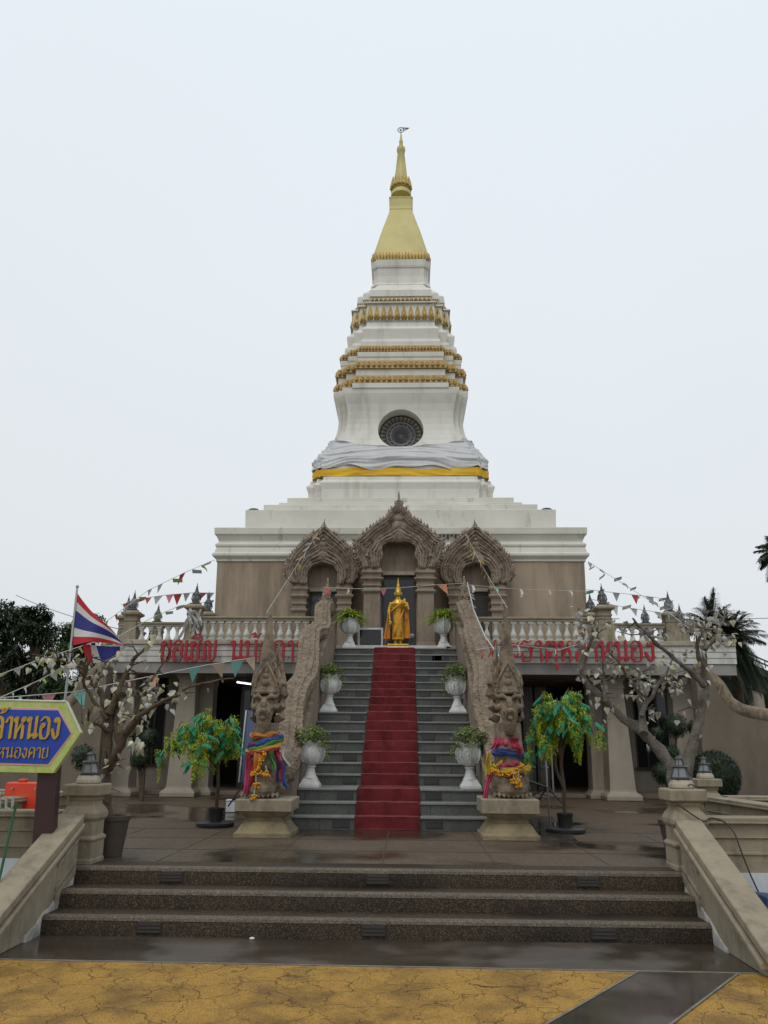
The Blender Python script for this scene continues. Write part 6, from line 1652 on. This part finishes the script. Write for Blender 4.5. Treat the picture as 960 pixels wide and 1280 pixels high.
# ------------------------------------------------------------------ artificial golden shower trees on black stands
def shower_tree(px, py, Y, ztop_px, seed, label, fork, skew=0.0):
    r_ = random.Random(seed); B = at(px, py, Y); X = B.x; H = at(px, ztop_px, Y).z-ZP
    t = thing('artificial_tree', (X, Y, ZP), label, 'artificial tree', 'artificial golden shower trees')
    g = MB(); g.lathe([(.275, 0), (.285, .02), (.285, .055), (.265, .07), (.02, .075)], (X, Y, ZP), 28); g.build('stand_disc', M['blackmetal'], t, smooth=40)
    g = MB(); g.lathe([(.10, .076), (.115, .24), (.122, .25), (.122, .27), (.10, .27), (.09, .24)], (X, Y, ZP), 18); g.build('pot', M['blackmetal'], t, smooth=40)
    g = MB(); zt = .62*H
    g.tube([(X, Y, ZP+.2), (X+.01, Y, ZP+.6), (X-.015, Y, ZP+.9), (X, Y, ZP+zt)], [.030, .028, .026, .022], 8)
    if fork: g.tube([(X, Y, ZP+.62), (X-.09, Y-.02, ZP+.86), (X-.12, Y, ZP+1.15)], [.026, .024, .015], 7)
    tips = []
    nb_ = 20
    for i in range(nb_):
        a = 2*PI*i/nb_*1.618*2+r_.uniform(-.2, .2); rr2 = r_.uniform(.22, .62); up = H*r_.uniform(.74, 1.0)-rr2*.55; z0 = zt*r_.uniform(.62, 1)
        p0 = Vector((X, Y, ZP+z0)); sk = skew*rr2*2; p1 = Vector((X+sk*.5+.45*rr2*math.cos(a), Y+.45*rr2*math.sin(a), ZP+(z0*.35+up*.65)+.1)); p2 = Vector((X+sk*.85+.8*rr2*math.cos(a), Y+.8*rr2*math.sin(a), ZP+up+.02)); p3 = Vector((X+sk+rr2*math.cos(a), Y+rr2*math.sin(a), ZP+up-.16-.25*rr2))
        g.tube([p0, p1, p2, p3], [.014, .010, .008, .005], 5)
        for f in (.35, .6, .8, 1.0, .95, .5):
            q = p1.lerp(p2, min(1, f*1.3)) if f < .7 else p2.lerp(p3, (f-.7)/.3); tips.append(q)
    g.build('trunk', M['brownbark'], t)
    g = MB(); g2 = MB()
    for p in tips:
        if r_.random() < 1.0:    # pinnate leaf sprays
            a = r_.uniform(0, 2*PI); d = Vector((math.cos(a), math.sin(a), r_.uniform(-1.2, .2))).normalized(); L_ = r_.uniform(.10, .20)
            sd_ = d.cross(Vector((0, 0, 1))).normalized()
            for k in range(1, 6):
                for q in (-1, 1): leafquad(g, p+d*(L_*k/5)-Vector((0, 0, .05*(k/5)**2)), sd_*q*.9+d*.5+Vector((0, 0, -.45)), r_.uniform(.06, .10), r_.uniform(.034, .052), droop=.4, seg=2)
        for j in range(r_.choice((1, 1, 2, 2))):    # hanging blossom chains
            p_ = p+Vector((r_.uniform(-.10, .10), r_.uniform(-.10, .10), r_.uniform(-.06, .05))); L_ = r_.uniform(.14, .38); g2.k = 0 if r_.random() < .6 else 1
            n = int(L_*480)
            for k in range(n):
                f = r_.random(); rad = .052*(1-.72*f)+.006; a = r_.uniform(0, 2*PI)
                q = p_+Vector((rad*math.cos(a)*r_.random()**.5, rad*math.sin(a)*r_.random()**.5, -L_*f))
                leafquad(g2, q, (r_.gauss(0, 1), r_.gauss(0, 1), r_.gauss(-.3, .7)), r_.uniform(.020, .034), .024, droop=.1, seg=1)
    g.build('leaves', M['emerald'], t, recalc=False); g2.build('blossom_chains', [M['lime'], M['yelblossom']], t, recalc=False)
shower_tree(269, 1030, 12.75, 866, 61, 'artificial golden shower tree on a black disc stand beside the rainbow ribbon serpent', False, -.28)
shower_tree(707, 1036, 12.35, 846, 62, 'artificial golden shower tree with forked stem beside the blue sash serpent', True)
P = atz(670, 1026, ZP); Q = atz(742, 1052, ZP)
g = MB(); c = [atz(662, 1021, ZP), atz(690, 1021, ZP), atz(722, 1051, ZP), atz(675, 1051, ZP)]
g.prism([(p.x, p.y) for p in c], ZP-.003, ZP+.006, 'z'); tag(g.build('floor_mat', M['slate']), 'dark wet mat on the plaza between the blue sash serpent and the tree stand', 'mat')

# stands and banner beside the doors
Y = 13.6; t = thing('banner_stand', tuple(atz(308, 1012, ZP)), 'tall blue lettered banner leaning on a black folding stand behind the rainbow ribbon serpent', 'banner')
g = MB(); q = [at(x, y, Y+d) for x, y, d in ((301, 978, 0), (319, 978, 0), (325, 888, .35), (310, 888, .35))]
g.add([tuple(p) for p in q]+[tuple(p+Vector((0, .02, 0))) for p in q], [(0, 1, 2, 3), (7, 6, 5, 4), (0, 4, 5, 1), (1, 5, 6, 2), (2, 6, 7, 3), (3, 7, 4, 0)]); g.build('panel', M['banner'], t)
g = MB(); g.tube([q[0]+Vector((-.03, 0, 0)), q[3]+Vector((-.03, 0, 0))], .016, 6); g.build('pole', M['steel'], t)
g = MB()
for a, c in (((308, 975, 0), (285, 1008, -.2)), ((308, 975, 0), (318, 1012, -.3)), ((305, 985, 0), (312, 1004, .5)), ((290, 1000, -.1), (314, 996, -.1))): 
    p2 = at(c[0], c[1], Y+c[2]); p2.z = max(p2.z, ZP+.005); g.tube([at(a[0], a[1], Y+a[2]), p2], .014, 6)
g.build('legs', M['blackmetal'], t)
P = atz(289, 1015, ZP); g = MB(); g.box(P.x-.09, P.x+.09, P.y-.08, P.y+.08, ZP, ZP+.19); g.box(P.x-.10, P.x+.10, P.y-.09, P.y+.09, ZP+.191, ZP+.22)
tag(g.build('storage_box', M['whitewall'], bevel=.012), 'small pale box on the plaza behind the black tree stand', 'box')
Y = 13.4; P = atz(684, 1012, ZP); t = thing('folding_stand', tuple(P), 'black folding stand with a pale pole before the grey glass doors', 'stand')
g = MB(); top_ = at(684, 984, Y)
for x, y, d in ((671, 1004, .1), (687.5, 1021, -.55), (703, 1004, .1), (662, 996, .5)):
    p2 = at(x, y, Y+d); p2.z = max(p2.z if y < 1015 else ZP+.005, ZP+.005); g.tube([top_, p2], .014, 6)
g.tube([at(660, 976, Y), at(686, 985, Y)], .02, 6); g.tube([at(664, 990, Y), at(700, 998, Y)], .010, 5); g.build('legs', M['frame'], t)
g = MB(); g.tube([top_, at(684, 984, Y)+Vector((0, 0, .42))], .014, 6); g.build('pole', M['steel'], t)

# ------------------------------------------------------------------ flag on its pole
Yf = 9.8; p0, p1 = at(81, 878, Yf), at(96.5, 735, Yf)
d = (p1-p0).normalized(); pb = p0-d*(p0.z/d.z)
t = thing('flag_pole', tuple(pb), 'thin leaning grey pole carrying the striped flag', 'pole')
g = MB(); g.tube([pb, p0, p1], [.022, .018, .014], 8); g.ell(p1+d*.02, .022, 8, 6); g.build('pole', M['steel'], t, smooth=60)
g = MB(); g.lathe([(.16, 0), (.16, .05), (.05, .08), (.035, .25)], (pb.x, pb.y, 0), 14); g.build('base', M['blackmetal'], t)
bands = [(0, 1/6, 0), (1/6, 1/3, 1), (1/3, 2/3, 2), (2/3, 5/6, 1), (5/6, 1, 0)]
hx0, hx1 = at(96.5, 741, Yf), at(90.5, 806.5, Yf)
tipt, tipb = at(150, 801, Yf-.12), at(157.5, 808, Yf-.1)
g = MB()
NU = 22
def fpt(u, v):
    h = hx0.lerp(hx1, v); e = tipt.lerp(tipb, v)
    p = h.lerp(e, u)
    p = p+Vector((0, .07*math.sin(u*8+v*2.2)*(u*(1-u)*2.5+.1), 0))
    p.z += .05*math.sin(u*PI)*(v-.15)-.03*math.sin(u*PI*2)*(1-v)
    return p
for a, c, mi in bands:
    for j in range(3):
        v0 = a+(c-a)*j/3; v1 = a+(c-a)*(j+1)/3
        for i in range(NU):
            g.k = mi; g.quad(fpt(i/NU, v0), fpt((i+1)/NU, v0), fpt((i+1)/NU, v1), fpt(i/NU, v1))
o = g.build('flag', [M['flagred'], M['flagwhite'], M['flagblue']], smooth=70, recalc=False); tag(o, 'red, white and blue striped flag hanging from its leaning pole', 'flag')
# the fly end folded under: vertical looking stripes below the lowest red band
g = MB()
low = [(90.5, 806.5), (100, 807), (110, 808.5), (120, 809.5), (140, 810), (152, 811), (157.5, 809)]
fold_b = [(104, 806, 0), (106, 828.5, 0), (116.5, 828.7, 0), (127, 828.5, 0), (140, 821, 0), (149, 816.5, 0), (157, 811, 0)]
tp_ = [(103, 805), (113, 806), (120, 807), (138, 808), (150, 808), (157.5, 808.5)]
bt_ = [(108, 828), (116.5, 828.8), (127, 828.6), (142, 820), (150, 816), (157, 810)]
kk = [0, 1, 2, 2, 1]
for i in range(5):
    g.k = kk[i]; n = 4
    for j in range(n):
        for q in range(3):
            def W_(f, h):
                T = Vector(tp_[i]+(0,)).lerp(Vector(tp_[i+1]+(0,)), f); Bt = Vector(bt_[i]+(0,)).lerp(Vector(bt_[i+1]+(0,)), f); pp_ = T.lerp(Bt, h)
                return at(pp_.x, pp_.y, Yf+.05+.03*math.sin((i+f)*2.0)+.03*h)
            g.quad(W_(j/n, q/3), W_((j+1)/n, q/3), W_((j+1)/n, (q+1)/3), W_(j/n, (q+1)/3))
g.build('folded_fly', [M['flagred'], M['flagwhite'], M['flagblue']], o, smooth=70, recalc=False)

# ------------------------------------------------------------------ blue arrow sign on a maroon post
Ys = 8.15
def sgn(x, y, dy=0): p = at(x, y, Ys); p.y += dy; return p
PB = at(46, 1050, Ys+.12); 
t = thing('arrow_sign', (at(60, 965, Ys).x, Ys+.1, 0), 'blue arrow shaped sign with gold Thai letters on a maroon post', 'sign')
out = [(-150, 871), (83.5, 877), (101.5, 916), (67, 966.5), (-150, 962)]
mid = [(-150, 881), (75, 885.5), (91.5, 916.5), (62, 957.5), (-150, 952)]
inn = [(-150, 884), (73.5, 888), (89.5, 916.8), (61, 955), (-150, 949)]
def plate(poly, y0, y1, name, m):
    g = MB(); q = [at(x, y, Ys) for x, y in poly]; g.prism([(p.x, p.z) for p in q], Ys+y0, Ys+y1, 'y'); return g.build(name, m, t, bevel=.003)
plate(out, -.012, .05, 'border', M['signlime']); plate(mid, -.018, -.0125, 'pink_line', M['signpink']); plate(inn, -.024, -.0185, 'board', M['signblue'])
g = MB(); 
for (x0, y0), (x1, y1) in (((-150, 871), (83.5, 877)), ((83.5, 877), (101.5, 916))): g.tube([sgn(x0, y0, -.012), sgn(x1, y1, -.012)], .010, 6)
g.build('edge_strip', M['flagwhite'], t)
pa, pc = at(-104, 922, Ys), at(77, 923.5, Ys)
ux = (pc-pa); wd = ux.length; ux.normalize(); uz = Vector((-ux.z, 0, ux.x)); 
szl = 26*mpp(pa)
write('พระธาตุหล้าหนอง', pa+Vector((0, -.025, 0)), ux, uz, Vector((0, -1, 0)), szl, M['signgold'], t, width=wd, depth=.014, nib=(.11, .07), name='gold_letter')
pa, pc = at(-14, 947, Ys), at(63, 947.5, Ys)
ux = (pc-pa); wd = ux.length; ux.normalize(); uz = Vector((-ux.z, 0, ux.x))
write('จ.หนองคาย', pa+Vector((0, -.025, 0)), ux, uz, Vector((0, -1, 0)), 12.5*mpp(pa), M['signgold'], t, width=wd, depth=.010, nib=(.10, .06), name='gold_letter')
g = MB(); q0, q1 = at(63, 950, Ys+.11), at(55, 1060, Ys+.11); d = (q1-q0).normalized(); q2 = q0+d*(q0.z/-d.z)
w_ = .098; g.loft([[(p.x-w_, p.y-w_*.6, p.z), (p.x+w_, p.y-w_*.6, p.z), (p.x+w_, p.y+w_*.6, p.z), (p.x-w_, p.y+w_*.6, p.z)] for p in (Vector((q2.x, q2.y, -.02)), q1, q0)]); g.build('post', M['maroon'], t, bevel=.008)
q0, q1 = at(-110, 950, Ys+.11), at(-118, 1060, Ys+.11); g = MB(); g.loft([[(p.x-w_, p.y-w_*.6, p.z), (p.x+w_, p.y-w_*.6, p.z), (p.x+w_, p.y+w_*.6, p.z), (p.x-w_, p.y+w_*.6, p.z)] for p in (Vector((q1.x, q1.y, -.02)), q1, q0)]); g.build('post', M['maroon'], t, bevel=.008)
# pale letters on a thin green pole
Yw = 7.4; a = at(-1, 1012.5, Yw); t = thing('pole_sign', (at(2, 1085, Yw).x, Yw, 0), 'pale Thai letters on a thin green pole under the blue sign', 'sign')
write('ต้อนรับ', at(-52, 1014, Yw), Vector((1, 0, .06)).normalized(), Vector((-.06, 0, 1)).normalized(), Vector((0, -1, 0)), 14*mpp(a), M['greyletter'], t, width=72*mpp(a), depth=.02, nib=(.12, .08))
g = MB(); p = at(20.5, 1004, Yw+.03); q = at(2, 1086, Yw+.03); d = (q-p); q2 = p+d*(p.z/-d.z); g.tube([p, q2], .012, 7); g.tube([at(-56, 1010, Yw+.03), at(22, 1006, Yw+.03)], .010, 6); g.tube([at(-56, 1010, Yw+.03), Vector((at(-60, 1010, Yw).x, Yw+.03, 0))], .012, 6); g.build('pole', M['greenpole'], t)
# orange red plastic barrier behind the low wall
Yb = 11.2; a, c = at(8, 985, Yb), at(56, 985, Yb); zt, zl = at(30, 977.5, Yb).z, ZP
t = thing('plastic_barrier', ((a.x+c.x)/2, Yb, ZP), 'bright orange red plastic barrier behind the low wall', 'barrier')
g = MB(); g.loft([[(a.x-.08, Yb-.22, zl), (c.x+.2, Yb-.22, zl), (c.x+.2, Yb+.22, zl), (a.x-.08, Yb+.22, zl)], [(a.x-.02, Yb-.1, zl+.25), (c.x+.14, Yb-.1, zl+.25), (c.x+.14, Yb+.1, zl+.25), (a.x-.02, Yb+.1, zl+.25)], [(a.x+.02, Yb-.07, zt), (c.x+.1, Yb-.07, zt), (c.x+.1, Yb+.07, zt), (a.x+.02, Yb+.07, zt)]]); g.build('body', M['barrier'], t, bevel=.02)
g = MB(); x = at(29, 977, Yb).x; g.box(x-.05, x+.05, Yb-.05, Yb+.05, zt, zt+.04)
g.build('filler_cap', M['barrier'], t, bevel=.01)
g = MB()
for x in (at(20, 985, Yb).x, at(49, 985, Yb).x): g.tube([(x, Yb-.13, zt-.08), (x, Yb+.1, zt-.08)], .012, 7)
g.build('bolt', M['steel'], t)
# blue tarpaulin bundle and low white box beyond the right parapet are only glimpsed
P = at(957, 1135, 8.3); g = MB(); g.prism([(P.x-.06, .0), (P.x+.5, .0), (P.x+.5, P.z+.05), (P.x-.0, P.z+.10)], 8.25, 8.6, 'y'); tag(g.build('blue_crate', M['banner'], bevel=.01), 'blue crate glimpsed beyond the parapet with the cable post', 'crate')

# ------------------------------------------------------------------ strings of pennants, ribbons and wires
def sagline(pts, n=10, sag=.0):
    out = []
    for (a, b2) in zip(pts, pts[1:]):
        for i in range(n):
            f = i/n; p = a.lerp(b2, f); p.z -= sag*4*f*(1-f); out.append(p)
    out.append(pts[-1]); return out
def bunting(label, pts, items, rad=.006, sag=0, cord='white', group='strings of pennants'):
    "pts: (px, py, Y); items: list of (px, py, kind, colour, size px)"
    P = [at(*p) for p in pts]; line = sagline(P, 10, sag)
    t = thing('bunting', tuple(P[0]), label, 'bunting', group)
    g = MB(); g.tube(line, rad, 5); g.build('cord', FL[cord], t)
    r_ = random.Random(len(label)*7+int(pts[0][0]))
    for (f, kind, colr, sz) in items:
        k = f*(len(line)-1); i = min(len(line)-2, int(k)); p = line[i].lerp(line[i+1], k-i); dr = (line[i+1]-line[i]).normalized()
        s = sz*mpp(p)*1.2
        tw = r_.uniform(-.6, .6); dz = Vector((r_.uniform(-.25, .25), tw, -1)).normalized()
        h = Vector((dr.x, dr.y+r_.uniform(-.3, .3), dr.z*.8)).normalized()
        if kind == 'rib' and abs(dr.z) > .35: dz = Vector((r_.choice((-1, 1))*r_.uniform(.4, 1.1), r_.uniform(-.4, .2), -r_.uniform(.2, 1))).normalized(); h = Vector((h.x*.4, h.y*.4, 1)).normalized()
        g = MB(); e = Vector((0, .004, 0))
        if kind == 'tri':
            pts3 = [p-h*s*.5, p+h*s*.5, p+h*s*.22+dz*s*1.15+Vector((r_.uniform(-.25, .25)*s, .1*s, 0)), p-h*s*.02+dz*s*.55+Vector((0, .14*s, 0))]
            g.add([pts3[0], pts3[1], pts3[2], pts3[3]], [(0, 1, 3), (1, 2, 3), (0, 3, 2)])
        elif kind == 'rib':
            q = [p+dz*s*f2+Vector((math.sin(f2*4+tw)*.12*s, math.cos(f2*5)*.1*s, 0)) for f2 in (0, .33, .66, 1)]
            for a_, b3 in zip(q, q[1:]): g.quad(a_-h*s*.14, a_+h*s*.14, b3+h*s*.14, b3-h*s*.14)
        else:   # small flag seen edge on, blown flat
            u = Vector((1, r_.uniform(-.4, .4), r_.uniform(-.1, .5))).normalized()
            g.quad(p, p+u*s, p+u*s*.95+Vector((0, .3*s, -.3*s)), p+Vector((0, .3*s, -.35*s)))
        g.build('pennant', FL[colr], t, recalc=False)
def spread(n, kinds, cols, sz, a=.03, b2=.97, seed=0):
    r_ = random.Random(seed)
    return [(a+(b2-a)*i/(max(1, n-1))+r_.uniform(-.012, .012), r_.choice(kinds), cols[i % len(cols)] if seed % 2 else r_.choice(cols), sz*r_.uniform(.75, 1.2)) for i in range(n)]
# near string of big triangles across the left
bunting('near string of large teal, peach and orange triangles below the first red letters', [(-20, 874, 9.0), (92, 865, 9.6), (254, 832, 11.2), (318, 822, 11.65)],
        [(.13, 'rib', 'teal', 10), (.235, 'tri', 'pink', 14), (.345, 'tri', 'teal', 17), (.46, 'rib', 'peach', 12), (.525, 'tri', 'orange', 14), (.64, 'tri', 'teal', 15), (.76, 'tri', 'peach', 15), (.885, 'tri', 'teal', 16), (.97, 'tri', 'peach', 12)])
bunting('string of crumpled white ribbons sloping from the picture edge past the flag pole', [(-10, 847, 10.5), (40, 828, 10.6), (110, 805, 10.8), (150, 794, 11)], spread(17, ['rib', 'rib', 'tri'], ['white', 'white', 'lime', 'white'], 9, seed=3))
bunting('string of white ribbons hanging low from the picture edge to the flag pole', [(0, 872, 9.6), (50, 850, 9.7), (82, 832, 9.8), (135, 812, 10)], spread(13, ['rib', 'tri'], ['white', 'white', 'lime'], 8, seed=4))
# strings from the tower to the left lamps
bunting('upper string of yellow and grey pennants from the tower to the flag side lanterns', [(268, 700, 21.9), (230, 716, 20.5), (185, 738, 19), (142, 770, 17), (112, 792, 15)], spread(13, ['tri', 'flat', 'rib'], ['grey', 'lime', 'grey', 'red', 'lime', 'grey'], 9, seed=5), .008)
bunting('string of red and grey pennants across the flag side lanterns', [(266, 741, 21.3), (238, 741, 20.9), (205, 744, 20.4), (166, 750, 20.2), (152, 756, 19)], spread(12, ['tri', 'flat'], ['grey', 'red', 'red', 'grey', 'red', 'pink'], 9, seed=7), .008)
bunting('lower string of grey pennants over the short balustrade by the flag', [(262, 752, 21.3), (225, 757, 20.9), (190, 772, 20.3), (140, 800, 17)], spread(9, ['tri', 'flat'], ['grey', 'grey', 'lime'], 8, seed=8), .008)
# right side
bunting('upper string of grey pennants from the tower over the palm side lanterns', [(735, 702, 21.9), (757, 716, 21.4), (795, 740, 20.5), (835, 765, 19.6), (870, 792, 18)], spread(14, ['flat', 'tri', 'rib'], ['grey'], 8.5, seed=9), .008)
bunting('string of pennants with one red triangle between the palm side lanterns', [(733, 737, 21.5), (780, 742, 20.9), (822, 747, 20.2), (845, 762, 19.8), (868, 776, 19)], [(.08, 'flat', 'grey', 7), (.2, 'tri', 'grey', 8), (.335, 'tri', 'red', 9), (.44, 'tri', 'grey', 9), (.52, 'flat', 'grey', 8), (.62, 'flat', 'grey', 8), (.70, 'rib', 'grey', 8), (.78, 'tri', 'grey', 7), (.88, 'rib', 'grey', 7), (.95, 'tri', 'grey', 7)], .008)
bunting('lower string of grey pennants above the palm side short balustrade', [(736, 748, 21.4), (770, 757, 20.9), (800, 762, 20.4), (842, 768, 19.6)], spread(8, ['flat', 'tri', 'rib'], ['grey', 'grey', 'white'], 9, seed=12), .008)
# from the portals down to the serpents
bunting('string of cream and yellow ribbons from the flag side gable down to the serpent crest', [(425, 600, 24.0), (403, 657, 21.6), (372, 705, 17.5), (333, 766, 11.9)], spread(24, ['rib', 'rib', 'tri'], ['white', 'peach', 'yellow', 'white'], 7.5, .30, .99, seed=14), .004)
bunting('string of pink and yellow ribbons from the shuttered gable down to the serpent crest', [(564, 598, 24.0), (582, 668, 21.6), (603, 708, 17.5), (634, 760, 11.9)], spread(22, ['rib', 'rib', 'tri'], ['pink', 'yellow', 'white', 'peach', 'yellow'], 8.5, .32, .99, seed=15), .004)
bunting('beaded white string drooping along the serpent body by the shuttered gable', [(584, 728, 19.4), (592, 762, 17.5), (606, 795, 14.5), (625, 822, 12)], spread(26, ['rib'], ['white', 'peach'], 5, seed=16), .012)
bunting('level string with one orange triangle crossing in front of the golden statue', [(404, 734, 19.4), (440, 736, 19.2), (498, 735, 19.0), (545, 731, 19.2), (581, 729, 19.4)], [(.02, 'rib', 'red', 11), (.22, 'rib', 'peach', 7), (.42, 'tri', 'pink', 7), (.80, 'tri', 'orange', 10)], .006)
bunting('string of pale pennants across the brown wall on the palm side', [(586, 731, 20.8), (640, 736, 21.0), (700, 738, 21.2), (736, 739, 21.4)], spread(6, ['flat', 'rib'], ['white', 'teal', 'white', 'peach'], 8, seed=17), .005)
bunting('crumpled white and teal ribbons hanging under the palm side red letters', [(596, 812, 13), (640, 806, 14), (700, 812, 15), (742, 800, 16)], spread(12, ['rib', 'tri'], ['teal', 'white', 'red', 'teal'], 10, seed=20), .006)
# ribbons knotted on the flag side front post
P = at(243, 790, 19.3); g = MB(); r_ = random.Random(9)
for i in range(14):
    p = at(243+r_.uniform(-9, 10), 762+r_.uniform(-2, 30), 19.35); hang(g, p, r_.uniform(.2, .5), .035, (r_.uniform(-.2, .2), 0), seed=i)
tag(g.build('ribbon_bundle', FL['white'], recalc=False), 'bundle of dull white ribbons knotted on the post above the first letters', 'ribbon')
def wire(label, pts, r0=.012, sag=.15):
    P = [at(*p) for p in pts]; g = MB(); g.tube(sagline(P, 12, sag), r0, 5); tag(g.build('power_line', M['blackmetal']), label, 'power line')
wire('thin power line running level behind the palms to the picture edge', [(848, 768, 32), (1010, 769, 30)])
wire('lower thin power line beside the edge palm', [(905, 785, 34), (1010, 792, 30)])
wire('thin power line crossing the pale sky between dark trees and terrace', [(20, 744, 40), (165, 790, 28)], .015)
